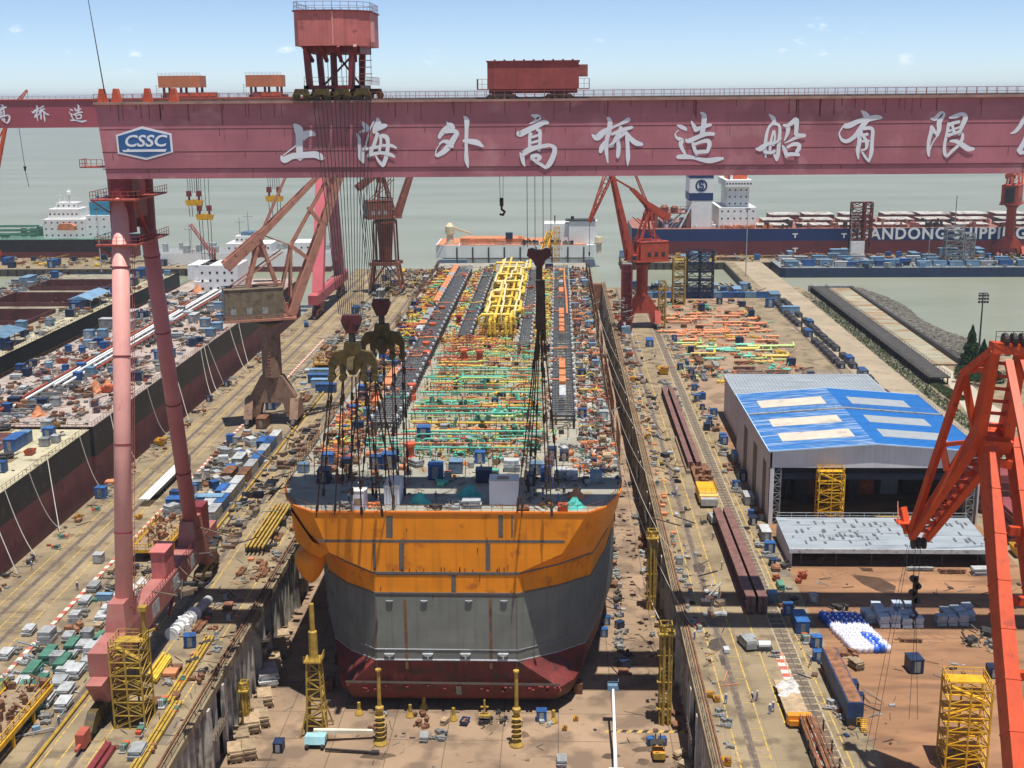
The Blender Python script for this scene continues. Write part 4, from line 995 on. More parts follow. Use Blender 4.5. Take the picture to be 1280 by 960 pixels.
# dark pipe racks running along the deck
M['trayo'] = mat('orange tray cover', (.60,.20,.07), .55, .25, .5, (.4,.25,.15), .3, .5)
def rack(x0, x1, y0, y1, z=26.6, tray=None, n=7):
    mb = MB()
    for i in range(n):
        x = x0+(x1-x0)*(i+.5)/n
        if tray and tray[0] < x < tray[1]: continue
        r = U(.10,.22); mb.path([(x, y0+U(0,9), z+U(-.1,.1)), (x, y1-U(0,9), z)], r, 6)
    y = y0+.5
    while y < y1:
        mb.box(x0-.3, x1+.3, y-.18, y+.18, z-.75, z-.4)
        for x in (x0, x1): mb.box(x-.13, x+.13, y-.13, y+.13, DZ, z+.9)
        y += 3.2
    mb.box(x0-.15, x0+.05, y0, y1, z+.4, z+.7); mb.box(x1-.05, x1+.15, y0, y1, z+.4, z+.7)
    p = part('pipe_rack', mb, M['dpipe'], H)
    tb = MB(); y = y0+.5
    while y < y1:
        tb.box(x0-.5, x1+.5, y-.07, y+.07, z+.5, z+.62); y += 1.6
    part('rack_rung', tb, M['grey'], p)
    if tray:
        y = tray[2]
        while y < tray[3]-2:
            L_ = U(4,11)
            if U(0,1) < .62 or y > tray[4]:
                ob = MB(); ob.box(tray[0], tray[1], y, min(y+L_, tray[3]), z+.2, z+1.1); part('cable_tray', ob, M['trayo'] if U(0,1) < .75 else M['lgrey'], p)
            y += L_+(U(.3,4) if y < tray[4] else .25)
    lp = MB(); y = y0+2
    while y < y1:
        for x in (x0-.3, x1+.3): lp.path([(x, y, z+.7), (x, y, z+1.1)], .13, 5); lp.path([(x, y, z+1.1), (x, y, z+1.6)], .34, 6)
        y += 6.4
    part('rack_lamp', lp, M['wht'], p)
    return p
rack(-38.4, -33.8, 246, 482, tray=(-40.8, -38.8, 262, 484, 395), n=6)
rack(-28.0, -24.8, 340, 482, n=4)
rack(-10.6, -7.8, 326, 480, n=4)
rack(-1.4, 3.4, 252, 484, tray=(.2, 1.7, 256, 470, 600), n=7)
sp = MB(); sp.path([(2.6, 372, 27.6), (2.6, 400, 27.8), (2.2, 440, 27.8), (2.2, 470, 27.8)], .32, 6); part('main_pipe', sp, M['opipe'], H)
# raised yellow manifold module
md = MB()
def ppath(mb, pts, r, n=6):
    """pipe with short mitred bends at the corners"""
    out = [V(pts[0])]
    for a, b_, c in zip(pts, pts[1:], pts[2:]):
        a, b_, c = V(a), V(b_), V(c); e = min(r*2.2, (b_-a).length*.4, (c-b_).length*.4)
        out += [b_+(a-b_).normalized()*e, b_+(c-b_).normalized()*e]
    out.append(V(pts[-1])); mb.path(out, r, n)
mx0, mx1, my0, my1 = -22.8, -12.2, 348, 470
for lane, xx in enumerate((-19.6, -18.2, -15.0, -13.6)):
    z = 29.6 + (lane % 2)*.9; xo = 0
    pts = [(xx, my0, 26)]; y = my0; pts.append((xx, y, z))
    while y < my1:
        y += U(12,18); pts.append((xx+xo, y, z))
        if y < my1-12 and lane in (0, 3):
            xo2 = xo + (U(-2.6,-1.6) if xo > -1 else U(1.6,2.6)) if lane == 0 else xo + (U(1.4,2.2) if xo < 1 else -U(1.4,2.2)); xo = xo2; pts.append((xx+xo, y, z))
    ppath(md, pts, .42, 8)
for y in (352, 366, 384, 398, 417, 434, 452, 464):
    z = 30.9; a, b_ = U(-24.2,-20), U(-13.5,-9.8)
    ppath(md, [(a, y, 28), (a, y, z), (b_, y, z), (b_, y, 28)], .40, 8); ppath(md, [(a+1, y+3, z-.4), (b_-2, y+3, z-.4), (b_-2, y+5, z-.4)], .34, 6)
mod = part('pipe_module', md, M['ypipe'], H)
mw = MB()
for xx, z in ((-20.6, 31.4), (-16.4, 31.9), (-12.6, 31.6)):
    y = my0+U(2,5); x = xx
    pts = [(x, y, 28.5), (x, y, z)]
    while y < my1-14:
        y += U(14,22); pts.append((x, y, z)); x = xx+U(-2,2); pts.append((x, y, z))
    ppath(mw, pts, .3, 6)
part('lagged_pipe', mw, M['wpipe'], mod)
fs = MB()
y = my0
while y <= my1:
    for x in (mx0+1, -17, mx1-1): fs.box(x-.16, x+.16, y-.16, y+.16, DZ, 29.4)
    fs.box(mx0+.5, mx1-.5, y-.2, y+.2, 28.6, 29.0); fs.box(mx0+.5, mx1-.5, y-.15, y+.15, 26.3, 26.6); y += 7
for x in (mx0+1, -17, mx1-1): fs.box(x-.18, x+.18, my0, my1, 28.5, 28.9)
part('support_frame', fs, M['oldyel'], mod)

# transverse pipes: the hundred that show largest are parts of their own
PM = dict(y=M['ypipe'], t=M['tpipe'], g=M['gpipe'], o=M['opipe'], r=M['rpipe'])
PN = dict(y='yellow_pipe', t='teal_pipe', g='pale_green_pipe', o='orange_pipe', r='red_pipe')
made = []
def deck_pipe(y, x0, x1, col, r, z):
    mb = MB(); k = U(0,1)
    pts = [(x0, y, z)]
    if k < .35:
        xm = U(x0+2, x1-2) if x1-x0 > 5 else (x0+x1)/2; dy = U(-1.4,1.4); pts += [(xm, y, z), (xm, y+dy, z), (x1, y+dy, z)]
    elif k < .6:
        xm = U(x0+2, x1-2) if x1-x0 > 5 else (x0+x1)/2; pts += [(xm, y, z), (xm+.6, y, z+.9), (x1-.6, y, z+.9), (x1, y, z)]
    elif k < .75: pts += [(x1, y, z), (x1, y+U(1,2.6), z)]
    elif k < .85: pts = [(x0, y-U(1,2), z), (x0, y, z), (x1, y, z), (x1, y, DZ)]
    else: pts += [(x1, y, z)]
    ppath(mb, pts, r, 6)
    x = x0+.8
    while x < x1-.4:
        mb.box(x-.09, x+.09, y-.12, y+.12, DZ, z-r*.6); x += U(2.4,4)
    for i in range(int(U(1,4))):      # flanges and valves
        x = U(x0+.3, x1-.3); mb.path([(x-.12, y, z), (x+.12, y, z)], r*1.9, 8)
        if U(0,1) < .4: mb.tube((x, y, z), (x, y, z+r+.7), .09, 5); mb.path([(x, y, z+r+.65), (x, y, z+r+.75)], .38, 8)
    made.append((col, mb, y, (x1-x0)*r))
y = 231.
while y < 484:
    far = y > 345
    if far: segs = [(-33.2,-28.4), (-24.2,-11.0), (-7.4,-1.9), (-47,-41)]
    else:
        a = U(-20,-10); segs = [(-33 if y > 246 else -40, a-U(.2,2)), (a, U(-5,-2) if y < 322 else -11.0)] + ([(-46,-41)] if U(0,1) < .4 else [])
        if U(0,1) < .35: segs = [(-33, -11 if y > 322 else -2.2)]
    wts = 'yyyygtoor' if far else ('yytgoogtr' if y > 285 else 'ttttgyyor')
    for (a, b_) in segs:
        if U(0,1) < .1 or b_-a < 1.2: continue
        if my0-2 < y < my1 and a == -24.2 and U(0,1) < .55: continue
        col = rnd.choice(wts); deck_pipe(y+U(-.3,.3), a+U(0,2.6), b_-U(0,2.4), col, U(.11,.22)*(1.25 if far else 1), DZ+U(.5,2.0))
    for _ in range(3 if y > 320 else (1 if U(0,1) < .75 else 0)):
        x = U(-29,-6); L_ = U(1.5,7)
        if y > 336 and (-29 < x < -24 or -11.6 < x+L_ < -7): continue
        deck_pipe(y+U(0,1.4), x, min(x+L_, -2.9), rnd.choice(wts), U(.09,.18), DZ+U(.4,2.4))
    y += U(1.0,1.9) if y > 330 else rnd.choice((.8,1.1,1.5,2.2,3.4))
for _ in range(60):
    y = U(250,478); x0 = rnd.choice((-39.5,-29,-11.5,-2.4)); deck_pipe(y, x0, x0+U(3.5,6.5), rnd.choice('ooyrrt'), U(.1,.2), 27.4+U(0,.5))
for _ in range(70):
    y = U(230,480); x0 = rnd.choice((-47,-46,4.4,5)); deck_pipe(y, x0, x0+U(2,6), rnd.choice('orrroy'), U(.08,.16), DZ+U(.5,2.2))
made.sort(key=lambda m_: -m_[3]/m_[2])
cnt = {}
rest = {}
for col, mb, y, w in made:
    cnt[col] = cnt.get(col, 0)+1
    if cnt[col] <= 40 and sum(min(c, 40) for c in cnt.values()) <= 100: part(PN[col], mb, PM[col], H)
    else:
        r_ = rest.setdefault('x', MB()); r_.cur = 'ytgor'.index(col); r_._add(mb.v, mb.f)
o = part('small_pipework', rest['x'], [PM[c] for c in 'ytgor'], H); o['kind'] = 'stuff'
# teal pump and valve clusters among the pipes
for (px, py) in ((588,513),(598,532),(560,537),(640,545),(612,487),(655,505),(540,510),(625,520),(575,480),(668,560),(600,565)):
    p = at(px, py, DZ); mb = MB()
    for k in range(5):
        x, y2 = p.x+U(-1.8,1.8), p.y+U(-2.5,2.5); mb.path([(x,y2,DZ+.4),(x+U(-1,1),y2+U(-1,1),DZ+U(1,2.6))], U(.3,.6), 7); mb.cbox((x,y2,DZ),(U(.6,1.3),U(.6,1.2),U(.5,1.4)), U(0,3))
    part('pump_unit', mb, M['tpipe'] if px % 2 else M['green'], H)
# tall red vent posts
for i, (px, py) in enumerate(((513,578),(582,356),(553,398),(534,457),(541,420),(574,409),(600,456),(515,500),(580,455),(533,445))):
    p = at(px, py, DZ); mb = MB(); mb.lathe([(1.0,0),(1.0,1.2),(.8,1.3),(.8,3.2),(1.1,3.3),(1.1,3.9),(.4,4.0)], (p.x,p.y,DZ), 12); part('vent_post', mb, M['ored'], H)
# thin stanchions all over the deck
sm_ = MB()
for i in range(1300):
    x, y = U(-47,10), U(216,490); h_ = U(1.2,3.4); sm_.bar((x,y,DZ), (x,y,DZ+h_), .11)
    if U(0,1) < .35: sm_.bar((x,y,DZ+h_*.8), (x+U(1,4),y,DZ+h_*.8), .09)
o = part('stanchions', sm_, M['rusty'], H); o['kind'] = 'stuff'

# keel blocks under the hull
kbm = MB()
for i in range(7):
    for j in range(26): kbm.cbox((-42+i*7.6, 208+j*11, DOCKZ), (1.6,2.4,1.98))
o = solo('keel_blocks', kbm, M['rusty'], 'rows of dark keel blocks in the gap under the red bottom', 'keel blocks', kind='stuff')

# ================================================================== HULLS IN THE LEFT DOCK
def side_hull(name, x0, x1, y0, y1, z, label, deckm, bands, open_end=False):
    t = thing(name, ((x0+x1)/2, (y0+y1)/2, -6), label, 'ship')
    b_ = MB()
    for (za, zb, mi) in bands:
        b_.cur = mi
        b_._add([(x0,y0,za),(x1,y0,za),(x1,y1,za),(x0,y1,za),(x0,y0,zb),(x1,y0,zb),(x1,y1,zb),(x0,y1,zb)], [(0,1,5,4),(1,2,6,5),(2,3,7,6),(3,0,4,7)])
    part('hull_shell', b_, [M['black'], M['bred']], t)
    return t
S1 = side_hull('unfinished_ship', -176, -114.4, 150, 288, 14, 'black and red hull section with cream deck at the left edge, nearest of three', M['cream'], [(-8,7.2,1),(7.2,14,0)])
d = MB(); d.poly([(-176,150,14),(-114.4,150,14),(-114.4,288,14),(-176,288,14)]); part('deck', d, M['cream'], S1)
d = MB(); d.fence([(-114.6,200,14),(-114.6,288,14),(-176,288,14)], 1.2, 2, .07); part('deck_railing', d, M['rusty'], S1)
d = MB(); d.box(-160,-128,262,284,14.01,14.25); d.box(-168,-132,225,252,14.01,14.3); part('hatch_opening', d, M['hold'], S1)
S2 = side_hull('unfinished_ship', -161, -114.4, 290.5, 540, 14, 'long black hull with cluttered reddish deck and a white deckhouse at its far end', M['pinkdeck'], [(-8,6.4,1),(6.4,14,0)])
d = MB(); d.poly([(-161,290.5,14),(-114.4,290.5,14),(-114.4,540,14),(-161,540,14)]); part('deck', d, M['pinkdeck'], S2)
d = MB(); d.fence([(-161,290.5,14),(-114.6,290.5,14),(-114.6,540,14)], 1.2, 2, .07); d.fence([(-160.8,290.5,14),(-160.8,540,14)], 1.2, 2, .07); part('deck_railing', d, M['rusty'], S2)
# bow breakwater shadow gap between the two hulls is left as real empty space
wp = MB()
for (xa, xo, w) in ((-141,0,M['rpipe']), (-139.8,.0,None), (-137.4,0,None)):
    wp.path([(xa, 306 if xa < -140 else 330, 15.2), (xa, 500, 15.4)], .42, 6)
part('deck_pipeline', wp, M['wht'], S2)
wr = MB(); wr.path([(-142.6,300,15.2),(-142.6,470,15.3)], .5, 6); wr.path([(-135.8,350,15.2),(-135.8,500,15.3)], .4, 6); part('deck_pipeline', wr, M['rpipe'], S2)
wq = MB(); y = 300
while y < 500: wq.box(-144,-134.6,y,y+.4,14,15.0); y += 4.5
part('pipe_support', wq, M['grey'], S2)
# deckhouse
p0 = at(253, 357, 14); 
dh = MB(); x0, x1, y0, y1 = p0.x, p0.x+21, 500, 518; dh.box(x0+5, x1, y0, y1, 14, 25.4); dh.box(x0, x0+9, y0+1, y1, 19.4, 25.4); dh.box(x0+3,x0+9,y0-1.0,y1,14,19)
house = part('deckhouse', dh, M['wht'], S2)
for r_ in range(3):
    for c in range(5):
        w_ = MB(); xx = x0+6.5+c*3.0; zz = 15.6+r_*3.2; w_.box(xx-.45, xx+.45, y0-.06 if xx > x0+9 else y0-1.06, y0+.1 if xx > x0+9 else y0-.9, zz, zz+.9); part('window', w_, M['glass'], house)
d = MB(); d.fence([(x0,y0+1,25.4),(x1,y0,25.4)], 1.2, 2, .08); part('roof_railing', d, M['wht'], house)
M['deck3'] = mat('grey brown primed deck', (.25,.225,.165), .8, .22, .22, (.13,.10,.07), .45, .4)
S3 = side_hull('unfinished_ship', -236, -174.6, 200, 562, 14, 'dark bulk carrier hull with cream deck and open dark red holds, farthest left', M['cream'], [(-8,2,1),(2,14,0)])
d = MB(); d.box(-236,-174.6,200,562,8,8.2); d.cur = 0
part('hold_floor', d, M['hold'], S3)
# deck with open holds
d = MB(); hy = [(228,254),(268,294),(308,334),(348,374),(388,414),(428,454),(468,494),(508,530)]
xs0, xs1 = -222, -189
d.box(-236,xs0,200,562,13.6,14); d.box(xs1,-174.6,200,562,13.6,14)
prev = 200
for a, b_ in hy: d.box(xs0,xs1,prev,a,13.6,14); prev = b_
d.box(xs0,xs1,prev,562,13.6,14); part('deck', d, M['deck3'], S3)
d = MB(); d.box(-181,-174.6,200,562,14,14.05); part('deck_margin', d, M['cream'], S3)
for a, b_ in hy:
    c = MB(); c.box(xs0,xs0+.4,a,b_,8.2,15.6); c.box(xs1-.4,xs1,a,b_,8.2,15.6); c.box(xs0+.4,xs1-.4,a,a+.4,8.2,15.6); c.box(xs0+.4,xs1-.4,b_-.4,b_,8.2,15.6)
    part('hatch_coaming', c, M['hold'], S3)
d = MB(); d.fence([(-174.8,210,14),(-174.8,562,14)], 1.2, 2, .08); part('deck_railing', d, M['rusty'], S3)
# loose hoses drooping from the hulls to the quay
def hose(a, b_, sag, r=.09, m=None, label='', nm='hanging_hose', cat='hose', grp='hoses hanging from the left hulls'):
    a, b_ = V(a), V(b_); pts = []
    for i in range(13):
        t = i/12; p = a+(b_-a)*t; p.z -= sag*4*t*(1-t); pts.append(p)
    mb = MB(); mb.path(pts, r, 5); solo(nm, mb, m or M['rope_w'], label, cat, grp)
for i, y in enumerate((232,240,252,262,281,302,304,331,352,356,384,388,392,420,432,466,475)):
    hose((-114.1, y, 14.3), (-109.5+U(-.5,2), y-U(-6,9), .2), U(1.5,4.5) if i % 3 else .3, .10, None, 'pale hose drooping from a black hull side down to the quay edge')
for i, y in enumerate((222,262,305,345,388,430)):
    hose((HR+.4, y+U(-4,4), DZ+.5), (23.6, y-U(6,26), .4), U(2,7), .05, None, 'thin pale hose strung from the orange hull across the gap to the right apron', grp='hoses across the dock gap')
q1 = at(815, 760, -6); hose((q1.x, q1.y, -5), (24, at(862,797,0).y, .5), 3.5, .1, None, 'white hose looping from a yellow dock tower up to the right apron', grp='hoses across the dock gap')
# ================================================================== JIB CRANES
def jib_crane(x, y, hd, label, pm, hm, zp, zc, rc, half, boom, front, rear, cw, house, portal='arch', group='slewing jib cranes on the quays', depth=4.2, lattice=True, z0=0., flare=None):
    """hd: heading of the boom; boom=(foot a,z, tip a,z); front/rear: fly jib ends (a,z); cw: counterweight beam (a,z -> a,z)"""
    f = V((cos(hd), sin(hd), 0)); sd = V((-sin(hd), cos(hd), 0)); base = V((x, y, z0))
    def P(a, b_, z): return base + f*a + sd*b_ + V((0,0,z))
    t = thing('jib_crane', (x, y, z0), label, 'jib crane', group)
    p = MB()
    if portal == 'arch':
        h = half
        p.prism_y([(x-h,z0+2.4),(x-h,z0+zp*.58),(x-rc-.3,z0+zp),(x+rc+.3,z0+zp),(x+h,z0+zp*.58),(x+h,z0+2.4),(x+h-2.6,z0+2.4),(x+h-3.6,z0+zp*.46),(x-h+3.6,z0+zp*.46),(x-h+2.6,z0+2.4)], y-depth*.42, y+depth*.42)
        for sx in (-1, 1):
            p.prism_x([(y-depth*1.15,z0+2.4),(y-depth*.5,z0+zp*.55),(y+depth*.5,z0+zp*.55),(y+depth*1.15,z0+2.4)], x+sx*h-1.2-.1, x+sx*h+1.2-.1)
    else:
        for sx in (-1, 1):
            for sy in (-1, 1):
                p.bar((x+sx*half, y+sy*depth, z0+2), (x+sx*half*.75, y+sy*depth*.8, z0+zp), 1.1); p.bar((x+sx*half*.72, y+sy*depth*.8, z0+zp), (x+sx*rc*1.5, y+sy*rc*1.5, z0+zc), .8)
            p.box(x+sx*half-.6, x+sx*half+.6, y-depth, y+depth, z0+1.6, z0+2.8)
        for sy in (-1, 1): p.box(x-half, x+half, y+sy*depth*.8-.6, y+sy*depth*.8+.6, z0+zp-1.6, z0+zp); p.bar((x-half*.9, y+sy*depth*.9, z0+4), (x, y+sy*depth*.8, z0+zp-1), .5); p.bar((x+half*.9, y+sy*depth*.9, z0+4), (x, y+sy*depth*.8, z0+zp-1), .5)
        for sx in (-1, 1): p.box(x+sx*half*.75-.6, x+sx*half*.75+.6, y-depth*.8, y+depth*.8, z0+zp-1.6, z0+zp)
    part('portal', p, pm, t)
    c = MB()
    prof = [(rc, zp-.3), (rc, zc-1.2), (rc*1.25, zc-.5), (rc*1.25, zc)] if portal == 'arch' else [(rc*.5, zp-2), (rc*.9, zp+.5), (rc*1.25, zc-2), (rc*1.7, zc-1), (rc*1.7, zc)]
    c.lathe(prof, (x,y,z0), 18); part('column', c, pm, t, smooth=False)
    sl = MB(); sl.lathe([(rc*1.4, zc), (rc*1.55, zc+.3), (rc*1.55, zc+.9), (rc*1.3, zc+1.1)], (x,y,z0), 18); part('slew_ring', sl, M['dark'], t)
    for sx in (-1, 1):
        for sy in (-1, 1):
            b_ = MB(); yy = y+sy*depth*1.05; xx = x+sx*half-(.1 if portal == 'arch' else 0)
            b_.prism_x([(yy-2.4,z0+1.5),(yy+2.4,z0+1.5),(yy+1,z0+2.5),(yy-1,z0+2.5)], xx-.5, xx+.5)
            for k in range(4): b_.path([(xx-.35,yy-2+k*1.33,z0+.6),(xx+.35,yy-2+k*1.33,z0+.6)], .56, 9)
            for k in range(2): b_.prism_x([(yy-2.1+k*2.6,z0+.7),(yy-.5+k*2.6,z0+.7),(yy-1+k*2.6,z0+1.5),(yy-1.6+k*2.6,z0+1.5)], xx-.42, xx+.42)
            part('bogie', b_, M['dark'], t)
    pf = MB(); a0, a1, w, zt = house
    def slab(mb, a0, a1, b0, b1, za, zb):
        mb._add([tuple(P(a,b_,z)) for z in (za,zb) for a,b_ in ((a0,b0),(a1,b0),(a1,b1),(a0,b1))], [(0,3,2,1),(4,5,6,7),(0,1,5,4),(1,2,6,5),(2,3,7,6),(3,0,4,7)])
    slab(pf, a0-.4, boom[0]+1.2, -w/2-.6, w/2+.6, zc+1.1, zc+1.7)
    pts = [P(a0-.4,-w/2-.6,zc+1.7), P(boom[0]+1.2,-w/2-.6,zc+1.7), P(boom[0]+1.2,w/2+.6,zc+1.7), P(a0-.4,w/2+.6,zc+1.7)]; pf.fence(pts+[pts[0]], 1.1, 1.5, .07)
    part('slew_platform', pf, pm, t)
    ho = MB(); slab(ho, a0, a1, -w/2, w/2, zc+1.72, zt); hs = part('machinery_house', ho, hm, t)
    rf = MB(); slab(rf, a0-.15, a1+.15, -w/2-.15, w/2+.15, zt, zt+.2); part('roof', rf, hm, hs)
    dw = MB(); 
    for q in range(3): slab(dw, a0+1.5+q*(a1-a0-3)/3, a0+3.0+q*(a1-a0-3)/3, -w/2-.04, w/2+.04, zc+3.2, zc+5.0)
    slab(dw, a0-.05, a0+.1, -w*.3, w*.3, zc+2.2, zt-1); part('louvre', dw, M['grey'] if hm is not M['jibred'] else M['dark'], hs)
    cb = MB(); slab(cb, boom[0]-.6, boom[0]+1.2, w/2-.2, w/2+1.8, zc+1.75, zc+4.4); ca = part('cab', cb, pm, t)
    cb = MB(); slab(cb, boom[0]-.2, boom[0]+1.24, w/2+.1, w/2+1.84, zc+2.6, zc+4.0); part('cab_window', cb, M['glass'], ca)
    # A-frame
    af = MB(); za = cw[2]; aa = cw[1]; zt2 = zt+.1
    for sb_ in (-1, 1):
        af.bar(P(a0+(a1-a0)*.42, sb_*w*.36, zt2), P(aa, sb_*w*.2, za), .75); af.bar(P(boom[0]-.8, sb_*w*.36, zc+1.7), P(aa, sb_*w*.2, za), .85)
        af.bar(P(a0+(a1-a0)*.55, sb_*w*.34, zt2+1.2), P(boom[0]-2, sb_*w*.33, zt2+1.0), .4)
    af.bar(P(aa,-w*.3,za), P(aa,w*.3,za), .8); slab(af, aa-2.2, aa+1.6, -w*.2, w*.2, za-5.5, za-2.2)
    af.bar(P(a0+2, -w*.3, zt2), P(boom[0]-1.5, -w*.3, za-4), .35); af.bar(P(a0+2, w*.3, zt2), P(boom[0]-1.5, w*.3, za-4), .35)
    part('a_frame', af, pm, t)
    # counterweight rocker: two deep plates behind, thin arm ahead
    cwb = MB(); (ca_, cz_), (cb_, cz2_) = cw[0], cw[3]
    for sb_ in (-1, 1):
        cwb.bar(P(ca_, sb_*w*.24, cz_), P(aa+.5, sb_*w*.24, za+.8), .9, 3.0, .8, 2.4); cwb.bar(P(aa+.2, sb_*w*.24, za+.6), P(cb_, sb_*w*.2, cz2_), .75, 1.8, .6, .9)
    cwb.bar(P(ca_+1,-w*.24,cz_+.8), P(ca_+1,w*.24,cz_+.8), 2.2, 2.2); cwb.bar(P(cb_,-w*.2,cz2_), P(cb_,w*.2,cz2_), .5)
    part('counterweight_arm', cwb, pm, t)
    # boom: twin box chords with cross ties
    bm = MB(); fa, fz, ta, tz = boom
    for sb_ in (-1, 1): bm.bar(P(fa, sb_*w*.34, fz), P(ta, sb_*w*.13, tz), 1.3, 2.3, .8, 1.3)
    n = 9
    for k in range(n+1):
        q = k/n; ww = w*(.34+(.13-.34)*q); bm.bar(P(fa+(ta-fa)*q, -ww, fz+(tz-fz)*q), P(fa+(ta-fa)*q, ww, fz+(tz-fz)*q), .4, .5)
        if k < n:
            q2 = (k+1)/n; w2 = w*(.34+(.13-.34)*q2); sgn = 1 if k % 2 else -1
            bm.bar(P(fa+(ta-fa)*q, -ww*sgn, fz+(tz-fz)*q), P(fa+(ta-fa)*q2, w2*sgn, fz+(tz-fz)*q2), .28)
    part('boom', bm, pm, t)
    rd = MB()
    for sb_ in (-1, 1): rd.bar(P(cb_, sb_*w*.18, cz2_), P(fa+(ta-fa)*.93, sb_*w*.14, fz+(tz-fz)*.93), .4); rd.bar(P(aa, sb_*w*.15, za), P(rear[0], sb_*w*.1, rear[1]), .42)
    part('tie_rod', rd, pm, t)
    # fly jib
    fj = MB(); fj.truss(P(rear[0],0,rear[1]), P(ta,0,tz+1.2), w*.22, .8, 3, .2, w*.34, 3.2, chord=.42); fj.truss(P(ta,0,tz+1.2), P(front[0],0,front[1]), w*.34, 3.2, 7, .2, w*.14, .7, chord=.42)
    part('fly_jib', fj, pm, t)
    # ropes and hook
    rp = MB(); zb = front[1]-U(8,14)
    for sb_ in (-.3, .3): rp.tube(P(front[0], sb_, front[1]-.4), P(front[0], sb_*.5, zb), .07, 4)
    rp.path([P(front[0],0,zb), P(front[0],0,zb-1.6)], .5, 6, .25); part('hook_rope', rp, M['rope'], t)
    la = MB()
    for k in range(int(zc-zp)): la.box(x-.4, x+.4, y-rc-.5, y-rc-.35, z0+zp+k+.2, z0+zp+k+.3)
    for sx in (-.4,.4): la.tube((x+sx,y-rc-.42,z0+zp), (x+sx,y-rc-.42,z0+zc), .05, 4)
    part('ladder', la, pm, t)
    return t
tan_ = jib_crane(-82.4, 346, R(20), 'weathered tan jib crane with grey brown house on the left apron beside the black hull', M['jibtan'], M['jibhouse'], 14.5, 30, 2.8, 6.6,
   (6.0, 32, 29, 88), (48, 84), (18, 94), ((-11.5, 46.3), -1.6, 54.2, (17, 72)), (-12.5, 3.6, 8.5, 40.2))
f_ = V((cos(R(20)), sin(R(20)), 0)); s_ = V((-sin(R(20)), cos(R(20)), 0)); b0_ = V((-82.4, 346, 0))
lk = MB()
for sb_ in (-1, 1):
    P_ = lambda a, z, k=1.6: b0_ + f_*a + s_*(sb_*k) + V((0,0,z))
    lk.bar(P_(7,51.5), P_(20.5,73.5,1.2), .55); lk.bar(P_(7,51.5), P_(12.6,47), .7, 1.1); lk.bar(P_(7,51.5), P_(3,36,2.4), .5); lk.bar(P_(7,51.5), P_(6.2,37,2.2), .5); lk.bar(P_(7,51.5), P_(-1,55), .22); lk.bar(P_(12.5,62), P_(16.2,57), .5, .9); lk.bar(P_(17.5,70), P_(20.2,66), .5, .8)
lk.bar(b0_+f_*7-s_*1.8+V((0,0,51.5)), b0_+f_*7+s_*1.8+V((0,0,51.5)), .9)
part('luffing_link', lk, M['jibtan'], tan_)
# tan portal and column are grey brown in the photograph
for o in tan_.children:
    if o.name.split('.')[0] in ('portal','column'): o.data.materials[0] = mat('grey brown portal paint', (.25,.155,.105), .65, .18, .5, (.14,.08,.05), .35, .6, streak=.3)
jib_crane(-82.6, 590, R(25), 'rust brown jib crane with open lattice portal at the far end of the left apron', M['jibbrown'], M['jibbrown'], 15, 34.5, 3.2, 7.5,
   (6, 36, 24, 84), (44, 70), (12, 90), ((-13, 50), -1, 58, (9, 70)), (-9, 3, 8, 44), portal='lattice', depth=5.5)
jib_crane(33.6, 496, pi+R(18), 'bright red jib crane on a bell shaped portal beside the right edge of the dock', M['jibred'], M['jibred'], 13.5, 26, 2.3, 6.4,
   (5.0, 28, 13.6, 63), (22.5, 43.5), (6, 67), ((-10.5, 44), -2.2, 48.6, (5.0, 56)), (-9.5, 2.4, 8.0, 35))
jib_crane(254, 709, R(60), 'red slewing jib crane on the far pier in front of the blue bulk carrier', M['jibred'], M['jibred'], 12, 29, 2.6, 7.5,
   (5, 31, 22, 76), (36, 66), (10, 82), ((-12, 46), -1, 52, (8, 60)), (-9, 4, 9, 41))
jib_crane(-333, 707, R(12), 'orange red jib crane on the left pier, boom tip showing above the far girder', M['jibor'], M['jibor'], 12, 29, 2.6, 7.5,
   (5, 31, 20, 82), (32, 97), (12, 88), ((-12, 46), -1, 52, (8, 60)), (-9, 4, 9, 41))

# ---------------------------------------------------------------- near orange crane at the right edge, seen from above
OY = 150.
def Q(px, py, y): p = atY(px, py, y); return V((p.x, y, p.z))
foot = V((62, 112, 22))
OC = thing('jib_crane', (64, 104, 0), 'bright orange red crane at the right edge, its jib drooping over the low grey roof', 'jib crane', 'slewing jib cranes on the quays')
tipL, tipR = Q(1233, 548, 150), Q(1262, 552, 150.4)
m_ = MB()
bl0, br0 = Q(1270, 962, 124), Q(1322, 962, 124)
for a, b_ in ((tipL, bl0), (tipR+V((.6,0,0)), br0)):
    d = (b_-a); m_.bar(a, a+d*1.35, 1.5, 2.6, 1.9, 3.0, up=(0,1,0))
    for k in range(9): q = a+d*(k*.145+.03); e_ = k/9*.35; m_.bar(q, q+d.normalized()*.22, 1.66+e_, 2.76+e_, up=(0,1,0))
for k in (.08, .3, .52, .74, .95): m_.bar(tipL+(bl0-tipL)*k, tipR+(br0-tipR)*k, .8, 1.0)
boom_ = part('boom', m_, M['jibor'], OC)
m_ = MB()
a, b_ = tipR+V((1.2,-.8,.8)), br0+V((1.4,-.8,.8)); d = b_-a
for sx in (0, .7): m_.tube(a+V((sx,0,0)), a+V((sx,0,0))+d*1.3, .06, 4)
k = 0
while k < 1.3: q = a+d*k; m_.bar(q, q+V((.7,0,0)), .07); k += .011
part('ladder', m_, M['jibor'], boom_)
